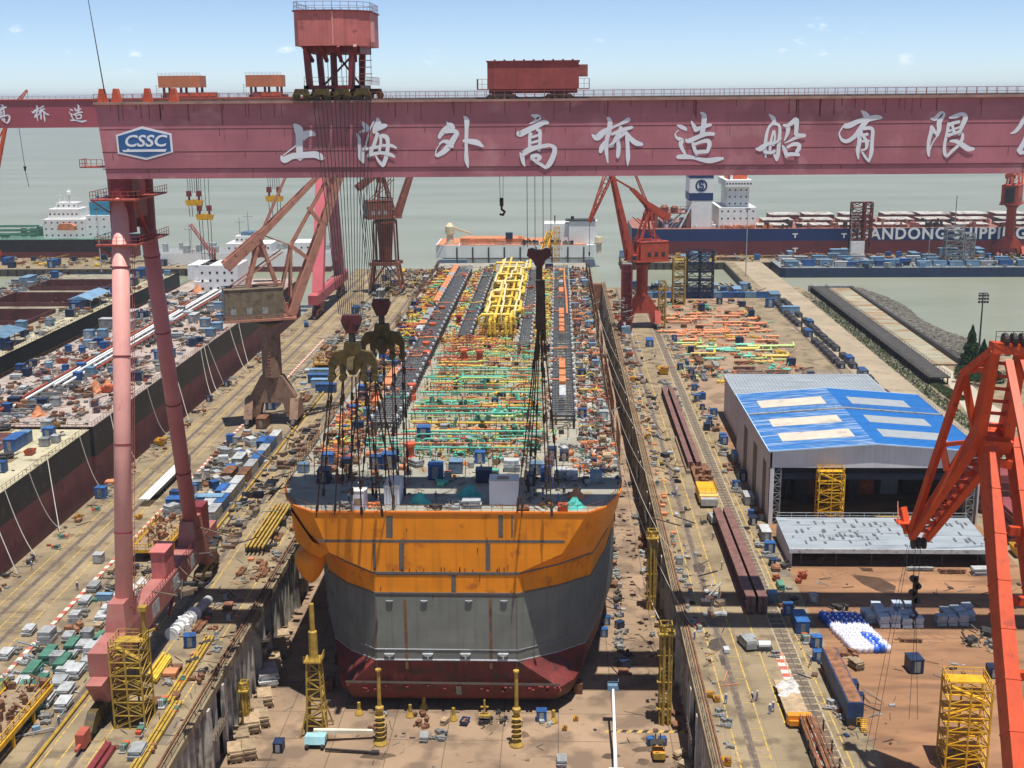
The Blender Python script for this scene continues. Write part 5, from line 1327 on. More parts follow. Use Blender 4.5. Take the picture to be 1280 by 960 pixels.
# fly jib: two deep chords, rear bracket over the boom tip, king post and ties
rl_, rr_ = Q(1243, 437, 146), Q(1276, 440, 146.4)
fl_, frr = Q(1139, 672, 158), Q(1157, 674, 158.3)
kl, kr_ = Q(1222, 545, 150), Q(1256, 548, 150.4)
m_ = MB()
for a, k_, e in ((rl_, kl, fl_), (rr_, kr_, frr)):
    m_.bar(a, k_, 1.0, 1.6, 1.3, 2.6, up=(0,1,.4)); m_.bar(k_, e, 1.2, 2.2, .8, 1.0, up=(0,1,.4))
m_.bar(rl_+V((-.4,0,.3)), rr_+V((1.6,0,.3)), 1.6, 1.3); m_.bar(kl, kr_, 1.6, 4.6, up=(0,1,.3))
part('fly_jib', m_, M['jibor'], OC)
m_ = MB()
for k in range(1, 12):
    q = k/12; a, b_ = kl+(fl_-kl)*q, kr_+(frr-kr_)*q
    m_.bar(a, b_, .35, .5)
    q2 = (k+1)/12; a2, b2 = kl+(fl_-kl)*q2, kr_+(frr-kr_)*q2
    if k < 11: m_.bar(a if k % 2 else b_, b2 if k % 2 else a2, .22)
    if k % 3 == 0: m_.bar(a+(b_-a)*.3+V((0,0,.3)), a+(b_-a)*.7+V((0,0,.3)), 1.2, .3)
brm = mat('orange red lattice paint', (.42,.05,.02), .55, .2, .8); part('jib_bracing', m_, brm, OC); m_ = MB()
for k in range(1, 7):
    q = k/7; a, b_ = rl_+(kl-rl_)*q, rr_+(kr_-rr_)*q; m_.bar(a, b_, .3, .4)
part('jib_bracing', m_, mat('orange red lattice paint', (.42,.05,.02), .55, .2, .8), OC)
m_ = MB()
for k in range(26):
    q = k/26; a = kl+(fl_-kl)*q+(frr-fl_)*.5+V((0,0,.9)); a2 = kl+(fl_-kl)*min(1,(q+.039))+(frr-fl_)*.5+V((0,0,.9)); m_.bar(a, a2, .9, .1); m_.bar(a+V((.5,0,0)), a+V((.5,0,1)), .07); m_.bar(a+V((.5,0,1)), a2+V((.5,0,1)), .07)
part('catwalk', m_, M['jibbrown'], OC)
kp = Q(1205, 466, 150); kp2 = Q(1178, 556, 154)
m_ = MB()
m_.bar(kp+V((0,0,0)), rl_, .85); m_.bar(kp, fl_+V((0,0,1)), .75, .85); m_.bar(kp, Q(1217,532,150.5), .7); m_.bar(kp+V((.2,0,.2)), Q(1240,461,147.5), .6); m_.bar(kp2, Q(1206,553,152), .55); m_.bar(kp2, Q(1184,588,153.5), .7)
part('king_post', m_, M['jibor'], OC)
m_ = MB()
for sx in (-.1, 1.6):
    a = Q(1262, 452, 145.5)+V((sx,0,0)); m_.bar(a, Q(1300, 640, 128)+V((sx*2,0,0)), .9, .7)
part('tie_rod', m_, M['jibor'], OC)
m_ = MB()
hc = Q(1266, 432, 146)
for dx in (-1.2, -.2, .8): m_.path([(hc.x+dx,146,hc.z+.6),(hc.x+dx+.5,146,hc.z+.6)], .9, 12)
m_.fence([(hc.x-2.4,145,hc.z+.6),(hc.x+2.6,145,hc.z+.6)], 1.3, 1, .06)
part('sheave', m_, M['dark'], OC)
m_ = MB(); hd_ = (fl_+frr)*.5
for dx in (-.7, 0, .7): m_.path([(hd_.x+dx-.2,158,hd_.z-.6),(hd_.x+dx+.2,158,hd_.z-.6)], .8, 12)
part('sheave', m_, M['dark'], OC)
m_ = MB(); a = fl_+V((-.3,.5,.4)); m_.bar(a, Q(1128,634,160), .9, .7); m_.bar(a, Q(1126,652,159), .5); m_.box(a.x-1.6, a.x+.4, 158, 160, a.z+1.4, a.z+1.55); m_.fence([(a.x-1.6,158,a.z+1.5),(a.x-1.2,160,a.z+3)],1,1,.06); part('tip_platform', m_, M['jibor'], OC)
m_ = MB(); g0 = at(1143, 745, 0)
for dx in (-.35, .35): m_.tube((hd_.x+dx, 158, hd_.z-1), (hd_.x+dx, 158, 29), .045, 4)
for dx in (-4.2, -5.2): m_.tube((hd_.x+dx*.25, 158.3, hd_.z-1), (hd_.x+dx, 158.3, 3.0), .035, 4)
part('hoist_rope', m_, M['rope'], OC)
m_ = MB(); hz = 28.
for dx in (-.25, .35): m_.tube((hd_.x+.3, 158, hz-4), (hd_.x+.9+dx*2, 158, 8.4), .035, 4)
for k in range(4): m_.path([(hd_.x+(.35 if k % 2 else -.35),157.8,hz+1-k*1.0),(hd_.x+(.35 if k % 2 else -.35),158.4,hz+1-k*1.0)], .45, 10)
m_.box(hd_.x-.32,hd_.x+.32,157.8,158.2,hz-2.6,hz+1.4); m_.path([(hd_.x,158,hz-2.6),(hd_.x,158,hz-3.6),(hd_.x+.5,158,hz-4.1),(hd_.x+.1,158,hz-4.7),(hd_.x-.5,158,hz-4.4)], .2, 6); part('hook', m_, M['dark'], OC)
# tower and portal below the frame
m_ = MB(); m_.lathe([(3,11),(2.6,24),(3.4,26)], (64,104,0), 16); m_.prism_y([(56,2),(56,8),(61,12),(67,12),(72,8),(72,2),(69,2),(68,6),(60,6),(59,2)], 100, 108); part('column', m_, M['jibor'], OC)
m_ = MB(); m_.box(58,71,86,116,26,28); m_.box(60,69,86,98,28,36); part('slew_platform', m_, M['jibor'], OC)
m_ = MB()
for sx in (60, 69): m_.bar((sx,112,28), (64.5,104,50), 1.2)
m_.bar((60,112,28),tipL+(bl0-tipL)*1.35,1.4); m_.bar((69,112,28),tipR+(br0-tipR)*1.35,1.4); part('a_frame', m_, M['jibor'], OC)
m_ = MB()
for sx in (57,71):
    for k in range(6): m_.path([(sx-.4,99+k*2,.7),(sx+.4,99+k*2,.7)], .7, 9)
    m_.box(sx-.6,sx+.6,98,110,1.2,2.2)
part('bogie', m_, M['dark'], OC)
# ================================================================== SHIPS AT THE OUTER QUAYS
def ship_hull(t, x0, x1, y0, y1, zk, zd, top, bot, split, deckm, bowx=0.):
    def outline(k):
        b_ = bowx
        return [(x0,y0+(y1-y0)*.12),(x0+6,y0),(x1-14 if b_ else x1,y0),(x1+b_*0,(y0+y1)/2) if b_ else (x1,y0+.01),(x1-14 if b_ else x1,y1),(x0+6,y1),(x0,y1-(y1-y0)*.12)]
    o = outline(0)
    m_ = MB()
    for za, zb, mi in ((zk, split, 1), (split, zd, 0)):
        m_.cur = mi; n = len(o)
        m_._add([(x,y,za) for x,y in o]+[(x,y,zb) for x,y in o], [(i,(i+1)%n,n+(i+1)%n,n+i) for i in range(n)])
    part('hull', m_, [top, bot], t)
    d = MB(); d.poly([(x,y,zd) for x,y in o]); part('deck', d, deckm, t)
def block(name, t, x0, x1, y0, y1, z0, z1, m, wins=0, rows=1, wm_=None):
    b_ = MB(); b_.box(x0,x1,y0,y1,z0,z1); o = part(name, b_, m, t)
    for r_ in range(rows):
        for c in range(wins):
            w = MB(); xx = x0+(x1-x0)*(c+.5)/wins; zz = z0+(z1-z0)*(r_+.5)/rows; s = min(.5, (x1-x0)/wins*.3); w.box(xx-s, xx+s, y0-.05, y0+.05, zz-.45, zz+.45); part('window', w, M['glass'], o)
    return o
# blue and red bulk carrier
B1 = thing('bulk_carrier', (200, 760, -4), 'long blue and red bulk carrier with white lettering at the far right pier', 'cargo ship')
ship_hull(B1, 44, 345, 738, 802, -8, 13.9, M['shipblue'], M['shipred'], 6.6, M['shipdeck'])
zt = 10.4
tb = text_mesh('lettering', 'SHANDONG SHIPPING', 9.6, M['wht'], B1, (236, 737.93, zt), offset=.26, extrude=.03, spacing=1.13)
ta, tb_ = atY(1093, 291, 738).x, atY(1290, 288, 738).x
xs = sorted(v.co.x for v in tb.data.vertices); W = xs[-1]-xs[0]
# 'ANDONG SHIPP' spans known positions; scale so that letter pitch matches
want = (atY(1248, 289, 738).x - atY(1093, 291, 738).x) / .70
k = want/W; tb.scale = (k, 1.0, 1); tb.location = V((atY(1093,291,738).x + want*.36, 737.93, zt)) - worg(B1)
mk = MB()
for px in (994, 1055):
    for py, h in ((294, 1.2), (312, 1.0)):
        p = atY(px, py, 738); mk.box(p.x-1.6, p.x+1.6, 737.9, 738, p.z+.4, p.z+1.1); mk.box(p.x-.4, p.x+.4, 737.9, 738, p.z-1.6, p.z+.4)
part('draught_mark', mk, M['wht'], B1)
for i in range(9):
    x = 124+i*23.5
    for r_, (ya, yb, zt_) in enumerate(((743.5,757,15.6),(761,776,16.9),(780,797,18.2))):
        xo = (-4, 2, 8)[r_]+U(-1.5,1.5)
        hb_ = MB(); hb_.box(x+xo-1, x+xo+17, ya, yb, 13.9, zt_-.9); ho_ = part('hatch_coaming', hb_, M['shipdeck'], B1)
        c = MB(); c.box(x+xo-1.2, x+xo+17.2, ya-.4, yb+.4, zt_-.55, zt_-.1); part('hatch_cover', c, M['hatch'], ho_)
        c = MB()
        for q in range(5): c.box(x+xo-1+q*3.4, x+xo-.7+q*3.4, ya-.5, ya-.42, 14.2, zt_-.9)
        part('stay', c, M['jibbrown'], ho_)
    dk_ = MB()
    for q in range(22): dk_.cbox((x+U(-4,21), U(739.5,743) if q % 2 else U(757,761), 13.9), (U(.6,2.4),U(.6,2),U(.6,3.6)))
    part('deck_fitting', dk_, M['shipdeck'] if i % 2 else M['dark'], B1)
rl = MB(); rl.fence([(50,738.3,13.9),(340,738.3,13.9)], 1.2, 2.5, .1); part('deck_railing', rl, M['rpipe'], B1)
sup = block('deckhouse', B1, 95, 117, 742, 779, 13.2, 26, M['wht'], 6, 3)
block('bridge_tower', B1, 100, 113, 746, 774, 26, 38, M['wht'], 4, 3)
block('bridge', B1, 98.5, 114, 742, 778, 38, 42, M['wht'], 9, 1)
block('wheelhouse_top', B1, 101, 112, 750, 770, 42, 44.5, M['ored'], 0, 0)
m_ = MB(); m_.tube((102.5,748,42),(102.5,748,54),.9,6,.5); m_.tube((111.5,752,44),(111.5,752,49.5),.3,5); m_.lathe([(.3,0),(1.1,.5),(1.2,1.2),(.6,2)],(111.5,752,49.5),10); m_.box(100.5,105,747.6,748.4,49,49.4); part('mast', m_, M['wht'], B1)
fn = block('funnel_casing', B1, 79, 91, 744, 776, 13.2, 30, M['wht'], 0, 0)
fu = MB(); fu.box(77.5, 91.5, 744, 766, 30, 46.5); f_o = part('funnel', fu, M['wht'], B1)
fb = MB(); fb.box(77.4,91.6,743.9,766.1,30,34.5); fb.box(77.4,91.6,743.9,766.1,43.2,46.6); fb.tube((84,752,46.6),(84,752,49),1.2,8); fb.tube((88,752,46.6),(90,752,50),1.4,8); fb.lathe([(1.6,0),(2.2,.8),(1.2,1.6)],(90,752,49.6),10); part('funnel_band', fb, M['shipblue'], f_o)
lg = MB(); c0 = (84.5, 38.8)
def arc(mb, cx, cz, r, a0, a1, w, y):
    n = 12
    for i in range(n):
        t0, t1 = a0+(a1-a0)*i/n, a0+(a1-a0)*(i+1)/n
        mb._add([(cx+(r-w/2)*cos(t0),y,cz+(r-w/2)*sin(t0)),(cx+(r+w/2)*cos(t0),y,cz+(r+w/2)*sin(t0)),(cx+(r+w/2)*cos(t1),y,cz+(r+w/2)*sin(t1)),(cx+(r-w/2)*cos(t1),y,cz+(r-w/2)*sin(t1))],[(0,1,2,3)])
arc(lg, c0[0], c0[1], 3.1, 0, 2*pi, 1.0, 743.85)
arc(lg, c0[0], c0[1]+.95, 1.1, R(10), R(270), 1.0, 743.84); arc(lg, c0[0], c0[1]-.95, 1.1, R(-170), R(90), 1.0, 743.83); part('funnel_emblem', lg, M['shipblue'], f_o)
ad = MB()
for q in range(26): ad.cbox((U(60,94), U(741,780), 13.9), (U(.8,3.5),U(.8,3.5),U(.6,4)), U(0,3))
for q in range(7): ad.bar((66+q*2.2,744+q,13.4),(71+q*2.4,746,13.4+U(5,10)),.5)
ad.bar((72,742,14),(79,742,28),.7); ad.bar((62,744,13.4),(77,748,25),.8); part('aft_gear', ad, M['wht'], B1)
ad = MB(); ad.fence([(58,742,23),(78,742,24)],3,3,.2); ad.box(58,78,742,772,22.5,23); ad.lathe([(2.4,0),(2.6,3),(1.4,4.5)],(63,746,23),10); ad.lathe([(2.0,0),(2.2,3),(1.4,4)],(69,745,23),10); ad.box(57,59,742,744,13.2,22.5); ad.box(76,78,742,744,13.2,22.5); part('aft_gantry', ad, M['jibbrown'], B1)
ad = MB()
for q in range(40): ad.cbox((U(96,126), U(739,742), 13.9), (U(.8,2),U(.8,2),U(.8,2.2)), U(0,3))
part('deck_fitting', ad, M['vdeck'], B1)
for (px, h) in ((1077, 24),):
    p = at(px, 322, 0); t = thing('access_tower', (p.x, 727, 0), 'rust red scaffold access tower against the side of the blue bulk carrier', 'scaffold tower')
    m_ = MB(); m_.truss((p.x,727,0),(p.x,727,30),7,5,10,.4); m_.truss((p.x+6,727,0),(p.x+6,727,30),4,5,8,.45); part('frame', m_, M['hred'], t)
    m_ = MB()
    for k in range(9): m_.box(p.x-3.4,p.x+3.4,725,729,2+k*3.1,2.3+k*3.1)
    part('platform', m_, M['rusty'], t)
    m_ = MB(); m_.box(p.x-4.2,p.x+4.2,723.4,724,-1.5,8); part('white_board', m_, M['wht'], t)
# left tanker
B2 = thing('tanker_ship', (-330, 752, -4), 'black and dark red tanker with white deckhouse moored beyond the left pier', 'cargo ship')
ship_hull(B2, -470, -262, 735, 768, -8, 9.6, M['black'], mat('tanker boot red', (.13,.03,.035), .6, .15, .1), 2.2, M['green'])
block('deckhouse', B2, -312, -286, 742, 762, 9.6, 21, M['wht'], 7, 3); block('deckhouse', B2, -286, -264, 744, 762, 9.6, 23, M['wht'], 5, 3)
block('bridge', B2, -309, -290, 744, 760, 21, 27, M['wht'], 7, 1); block('wheelhouse_top', B2, -305, -292, 747, 757, 27, 30.5, M['wht'], 4, 1)
f_ = MB(); f_.box(-284,-268,746,758,23,31); f_.tube((-280,750,31),(-280,750,34.5),1.2,8); f_.tube((-274,750,31),(-274,750,35),1.4,8); f_.box(-283,-270,747,757,31,33); part('funnel', f_, mat('turquoise funnel paint', (.03,.22,.34), .5, .15, .4), B2)
m_ = MB()
for x, h in ((-303,37.5),(-297,41),(-294,36),(-300,34)): m_.tube((x,749,27),(x,749,h),.5,5,.25); m_.box(x-2,x+2,748.7,749.3,h-3,h-2.6)
m_.lathe([(.4,0),(1.5,.8),(1.4,2),(.5,2.8)],(-297,749,35),10); part('mast', m_, M['wht'], B2)
lb = MB(); lb.prism_y([(-300,15),(-291,15),(-290,17.5),(-293,19),(-299,19),(-301,17.5)], 736.5, 739.5); part('lifeboat', lb, M['vdeck'], B2)
pg = MB()
for q in range(40): pg.path([(U(-460,-318), U(736,766), 10+U(0,5))]*1+[(U(-460,-318), U(736,766), 10+U(0,5))], .4, 5) if q % 9 == 0 else pg.cbox((U(-400,-314), U(736,766), 9.6), (U(1,6),U(.5,2),U(1,6)))
for z in (12,14.5,17): pg.path([(-465,740,z),(-316,740,z)], .45, 5); pg.path([(-465,746,z),(-316,746,z)], .45, 5)
part('deck_pipes', pg, M['green'], B2)
rl = MB(); rl.fence([(-465,735.3,9.6),(-266,735.3,9.6)], 1.2, 2.5, .1); part('deck_railing', rl, M['wht'], B2)
# white offshore vessel at the end of the dock
B3 = thing('offshore_vessel', (-25, 720, -4), 'white offshore construction vessel with orange deck lying across the mouth of the dry dock', 'work ship')
b_ = MB(); b_.prism([(-70,704),(-64,702),(18,702),(22,706),(22,738),(-70,738)], 1.6, 9.0); b_.prism([(-52,703),(-46,702.3),(10,702.3),(14,706),(14,736),(-52,736)], -5, 1.6); part('hull', b_, M['pontoon'], B3)
b_ = MB(); b_.box(-56,16,702.05,737,9.0,9.3); b_.box(-69,-57,703,737,9.0,9.25); part('deck', b_, M['vdeck'], B3)
b_ = MB()
for k in range(9): b_.box(-58+k*9,-57.2+k*9,701.6,702,-3,8)
b_.box(-66,20,701.7,702,1.4,1.9); part('fender', b_, M['dark'], B3)
block('deckhouse', B3, -8, 12, 708, 724, 9.3, 20.5, M['wht'], 0, 0); block('deckhouse', B3, 6, 22, 707, 716, 9.3, 22, M['pontoon'], 0, 0)
b_ = MB(); b_.box(4,21,706.5,717,22,22.6); b_.tube((-2,710,20.5),(-2,710,25),.4,6); b_.tube((8,710,22),(8,710,24.5),1,8); part('roof_gear', b_, M['dark'], B3)
b_ = MB(); b_.box(-56,-20,706,720,9.3,12.4)
for k in range(14): b_.cbox((-54+U(0,40), 704+U(0,8), 9.3), (U(1,4),U(1,3),U(1,4)))
part('deck_gear', b_, M['vdeck'], B3)
b_ = MB(); b_.lathe([(2.2,0),(1.8,5),(2.6,6),(2.6,10),(1,12)], (-62,708,9.2), 12); b_.lathe([(1.5,0),(1.5,5),(2.4,6),(2,9)], (23,707,4), 12); b_.bar((-62,708,19),(-50,708,15),1.2); part('deck_crane', b_, mat('cream crane paint',(.62,.52,.34),.6,.12,.5), B3)
b_ = MB(); b_.fence([(-69,702.3,9.2),(20,702.3,9.2)],1.2,2,.1); part('deck_railing', b_, M['wht'], B3)
b_ = MB(); b_.cbox((-28,706,12.4),(4,3,3.4)); part('winch', b_, M['navy'], B3)
b_ = MB()
for k in range(30): b_.cbox((U(-20,8), U(702.5,707), 9.3), (U(.6,2),U(.6,2),U(.8,3)), U(0,3))
part('deck_clutter', b_, M['dark'], B3)
# gangway from hull up to the vessel
p0, p1 = at(672,356,24), atY(690,312,702)
b_ = MB(); b_.truss(V((p0.x,505,24.6)), V((p1.x,540,34)), 2.4, 1.6, 8, .2); b_.bar((p1.x,540,24),(p1.x,540,34),1.2); b_.truss((p1.x+3,522,24),(p1.x+3,522,38),2.2,2.2,6,.2)
part('stair_tower', b_, M['yellow'], H)
# white ship behind the tan crane
B4 = thing('supply_ship', (-185, 705, -4), 'low white ship with blue bridge roof half hidden behind the tan jib crane', 'work ship')
ship_hull(B4, -232, -128, 690, 716, -6, 6.5, M['wht'], M['bred'], -1, M['grey'])
block('deckhouse', B4, -188, -162, 694, 712, 6.5, 11.5, M['wht'], 7, 1); block('bridge', B4, -183, -170, 696, 710, 11.5, 15.5, M['wht'], 5, 1); block('wheelhouse_top', B4, -180, -172, 698, 708, 15.5, 17.5, M['lblue'], 0, 0)
block('deckhouse', B4, -150, -136, 694, 712, 6.5, 12, M['wht'], 4, 1)
m_ = MB(); 
for x, h in ((-181,26),(-176,29),(-210,22)): m_.tube((x,700,6.5),(x,700,h),.45,5,.2); m_.box(x-3,x+3,699.7,700.3,h-3,h-2.6)
for k in range(24): m_.cbox((U(-228,-130),U(691,714),6.5),(U(1,4),U(1,4),U(1,5)))
part('mast', m_, M['lgrey'], B4)
cr_ = MB(); a, b2 = atY(268,310,690), atY(238,283,690); cr_.bar((a.x,690.5,a.z-14),(a.x,690.5,a.z),1.0); cr_.truss((a.x,690.5,a.z-6),(b2.x,690.5,b2.z+1),1.4,1.4,9,.18); cr_.tube((b2.x,690.5,b2.z),(b2.x,690.5,b2.z-18),.12,4); part('deck_crane', cr_, mat('pink red derrick paint',(.45,.13,.11),.6,.15,.6), B4)
# small red and white pilot boat seen beside the gantry leg
pb = atY(184, 268, 2600); 
b_ = thing('cargo_ship', (pb.x, pb.y, -4), 'tiny distant cargo ship out on the pale river beyond the near gantry leg', 'cargo ship')
m_ = MB(); m_.prism([(pb.x-55,2600),(pb.x+40,2590),(pb.x+62,2605),(pb.x+40,2620),(pb.x-55,2612)], -5, 8); part('hull', m_, M['black'], b_)
m_ = MB(); m_.box(pb.x+20,pb.x+42,2596,2612,8,26); part('deckhouse', m_, M['wht'], b_)
m_ = MB(); m_.box(pb.x-50,pb.x+15,2594,2612,8,12); part('cargo', m_, M['rusty'], b_)
# blue roofed barge alongside the pier
B5 = thing('work_barge', (190, 676, -4), 'long dark navy barge carrying blue sheds moored in the basin in front of the pier', 'barge')
b_ = MB(); b_.prism([(118,663),(121,661),(420,661),(420,692),(118,692)], -6, 1.2); part('hull', b_, M['navy'], B5)
b_ = MB(); b_.poly([(118,663,1.21),(121,661,1.21),(420,661,1.21),(420,692,1.21),(118,692,1.21)]); part('deck', b_, M['grey'], B5)
b_ = MB(); b_.fence([(121,661.2,1.2),(300,661.2,1.2)],1.2,2,.08); part('deck_railing', b_, M['lblue'], B5)
# ================================================================== YARD BUILDINGS, TOWERS, TREES
t = thing('workshop', (69, 287, 0), 'open fronted workshop with a bright blue sheet roof and pale skylight strips', 'workshop')
X0, X1, Y0_, Y1_, ZE, ZR, XM = 46.2, 91.6, 261., 312., 16.8, 18.5, 68.6
def rz_(x): return ZE+(ZR-ZE)*(1-abs(x-XM)/((X1-X0)/2))
m_ = MB()
def roof_slab(mb, xa, xb, ya, yb, dz, th=.12):
    za, zb = rz_(xa)+dz, rz_(xb)+dz
    mb._add([(xa,ya,za),(xb,ya,zb),(xb,yb,zb),(xa,yb,za),(xa,ya,za+th),(xb,ya,zb+th),(xb,yb,zb+th),(xa,yb,za+th)], [(0,3,2,1),(4,5,6,7),(0,1,5,4),(1,2,6,5),(2,3,7,6),(3,0,4,7)])
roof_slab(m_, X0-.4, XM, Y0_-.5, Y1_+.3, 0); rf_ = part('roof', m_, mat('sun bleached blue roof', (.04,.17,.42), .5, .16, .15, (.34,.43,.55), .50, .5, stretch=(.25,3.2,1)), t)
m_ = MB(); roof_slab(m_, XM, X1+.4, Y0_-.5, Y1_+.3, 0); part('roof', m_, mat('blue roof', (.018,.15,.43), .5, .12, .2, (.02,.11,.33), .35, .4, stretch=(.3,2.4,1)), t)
def ysky(py, z=18): return at(1030, py, z).y
for (ya, yb) in ((267,273.5),(279.5,286),(297,304)):
    m_ = MB(); roof_slab(m_, X0+3.5, XM-3, ya, yb, .13, .05); part('skylight', m_, M['roofpale'], rf_)
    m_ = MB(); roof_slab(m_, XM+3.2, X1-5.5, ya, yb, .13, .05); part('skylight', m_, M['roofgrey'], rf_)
m_ = MB(); yy = Y0_
while yy < Y1_:
    roof_slab(m_, X0-.4, XM, yy, yy+.1, .12, .07); roof_slab(m_, XM, X1+.4, yy, yy+.1, .12, .07); yy += 1.05
part('roof_rib', m_, mat('roof rib', (.03,.17,.46), .5, .2, .5), rf_)
m_ = MB(); roof_slab(m_, X0-.4, XM, 291, 291.9, .13, .25); roof_slab(m_, XM, X1+.4, 291, 291.9, .13, .25); part('gutter', m_, M['grey'], rf_)
m_ = MB()
xx = X0
while xx < X1-2: m_.fence([(xx,292.1,rz_(xx)+.3),(xx+2,292.1,rz_(xx+2)+.3)],1.0,2,.04); xx += 2
yy = Y0_
m_.fence([(X1+.2,Y0_,rz_(X1)+.1),(X1+.2,Y1_,rz_(X1)+.1)],1.0,2,.05); part('roof_railing', m_, M['lgrey'], rf_)
m_ = MB(); roof_slab(m_, X0-.5, XM, Y0_-.7, Y0_-.5, -.1, .3); roof_slab(m_, XM, X1+.5, Y0_-.7, Y0_-.5, -.1, .3); roof_slab(m_, X0-.5, XM, Y1_+.3, Y1_+.5, -.1, .3); roof_slab(m_, XM, X1+.5, Y1_+.3, Y1_+.5, -.1, .3)
m_.box(X0-.6,X0-.4,Y0_-.5,Y1_+.3,ZE-.2,ZE+.2); part('roof_trim', m_, mat('pale blue trim',(.42,.58,.76),.5), rf_)
m_ = MB(); m_.prism_y([(X0,13.0),(X1,13.0),(X1,ZE),(XM,ZR),(X0,ZE)], Y0_, Y0_+.4); part('gable', m_, M['clad'], t)
m_ = MB()
op = [(266,271),(279,285),(294,300)]; prev = Y0_
for a, b_ in op: m_.box(X0,X0+.35,prev,a,0,ZE); m_.box(X0,X0+.35,a,b_,12.6,ZE); prev = b_
m_.box(X0,X0+.35,prev,Y1_,0,ZE); m_.box(X0,X0+.9,Y0_-.02,Y0_+.9,0,13); m_.box(X1-.35,X1,Y0_,Y1_,0,ZE); m_.box(X0,X1,Y1_-.4,Y1_,0,ZE); part('wall', m_, M['clad'], t)
for a, b_ in op: m_ = MB(); m_.box(X0+.1,X0+.2,a,b_,0,12.6); part('infill', m_, mat('brown grey shutter',(.14,.13,.11),.7,.2,.6), t)  # dark panel filling each tall opening
m_ = MB()
for x in (X0+1.6, X1-1.8): m_.truss((x,Y0_+1,0),(x,Y0_+1,13),1.6,1.6,9,.14)
part('column', m_, M['grey'], t)
m_ = MB(); m_.box(X0+1,X1-1,Y0_+3,Y0_+4.6,9.4,10.6); m_.box(X0+1,X1-1,Y0_+8,Y0_+9.4,9.2,10.3); m_.box(X0+.8,X1-.8,Y0_+1.4,Y0_+1.6,11.2,11.4); part('bridge_crane', m_, M['navy'], t)
for k in range(14): m_ = MB(); m_.cbox((X0+4+k*3, Y0_+U(14,40), .1), (U(2,6),U(2,8),U(1.5,7)), 0); solo('stored_block', m_, M['dark'], 'dark steel block in the shade inside the open workshop', 'steel block', 'dark blocks inside the workshop')
for (x, c, w) in ((50,M['lgrey'],4),(54,M['lgrey'],4),(58,M['ored'],3),(66,M['grey'],5),(71,M['ored'],5),(77,M['lgrey'],4)):
    m_ = MB(); m_.cbox((x+1,Y0_+24,0),(w,5,10.5)); part('stored_panel', m_, c, t)
m_ = MB(); m_.box(70,79,Y0_+1.2,Y0_+3.6,.1,1.4); solo('steel_block', m_, M['oldyel'], 'yellow painted steel block at the open front of the workshop', 'steel block')
# rear annex
t = thing('annex', (69.5, 336, 0), 'long shed with weathered pale grey ribbed roof right behind the blue roofed workshop', 'shed')
m_ = MB(); m_.box(49,90,314,358,0,11.6); part('wall', m_, M['clad'], t)
m_ = MB(); m_.box(48.4,90.6,313.5,358.6,11.6,11.9); r_ = part('roof', m_, M['roofw'], t)
m_ = MB()
for k in range(42): m_.box(48.5+k*1.0,48.62+k*1.0,313.6,358.5,11.9,12.0)
part('roof_rib', m_, M['lgrey'], r_)
m_ = MB(); m_.fence([(48.6,358.4,11.9),(90.4,358.4,11.9)],1.2,2.5,.08); m_.box(62,67,330,331,11.9,12.2); m_.box(72,75,326,327,11.9,12.1); part('roof_railing', m_, M['lgrey'], r_)
# low front shed
t = thing('shed', (66, 244, 0), 'low open shed with a patched pale grey roof in front of the workshop', 'shed')
m_ = MB(); m_._add([(46.2,235.6,3.5),(86.6,235.6,3.5),(86.6,252.5,4.4),(46.2,252.5,4.4),(46.2,235.6,3.75),(86.6,235.6,3.75),(86.6,252.5,4.65),(46.2,252.5,4.65)], [(0,3,2,1),(4,5,6,7),(0,1,5,4),(1,2,6,5),(2,3,7,6),(3,0,4,7)])
r_ = part('roof', m_, M['roofw'], t)
m_ = MB(); m_.box(46.1,86.7,235.4,235.62,3.0,3.9)
for i in range(9): m_.cbox((48+i*4.6,241+U(-4,6),4.2),(.35,.35,.4))
m_.fence([(46.5,252.3,4.4),(86.3,252.3,4.4)],1.3,3,.09); part('roof_trim', m_, M['lgrey'], r_)
m_ = MB()
for i in range(80): x, y = U(48,85), U(237,249.5); m_.box(x,x+U(.3,.6),y,y+U(.8,2.4),3.78+(y-235.6)*.0533,3.83+(y-235.6)*.0533+.03)
part('roof_patch', m_, mat('dark patched sheet', (.10,.105,.11), .6, .2, 1.), r_)['kind'] = 'stuff'
m_ = MB(); m_.box(46.5,46.8,236,252,0,3.6); m_.box(86,86.3,236,252,0,3.6); m_.box(46.5,86.3,252,252.3,0,4.3); part('wall', m_, M['clad'], t)
for i in range(6): m_ = MB(); x = 48.5+i*7; m_.box(x,x+.3,236.2,236.5,0,3.5); part('post', m_, M['dark'], t)
m_ = MB()
for i in range(9): m_.cbox((49+i*4.2,247,0),(U(2,3.6),3,U(1,2.6)))
m_.fence([(47,236.3,0),(86,236.3,0)],1.1,2,.06); part('stored_goods', m_, M['navy'], t)

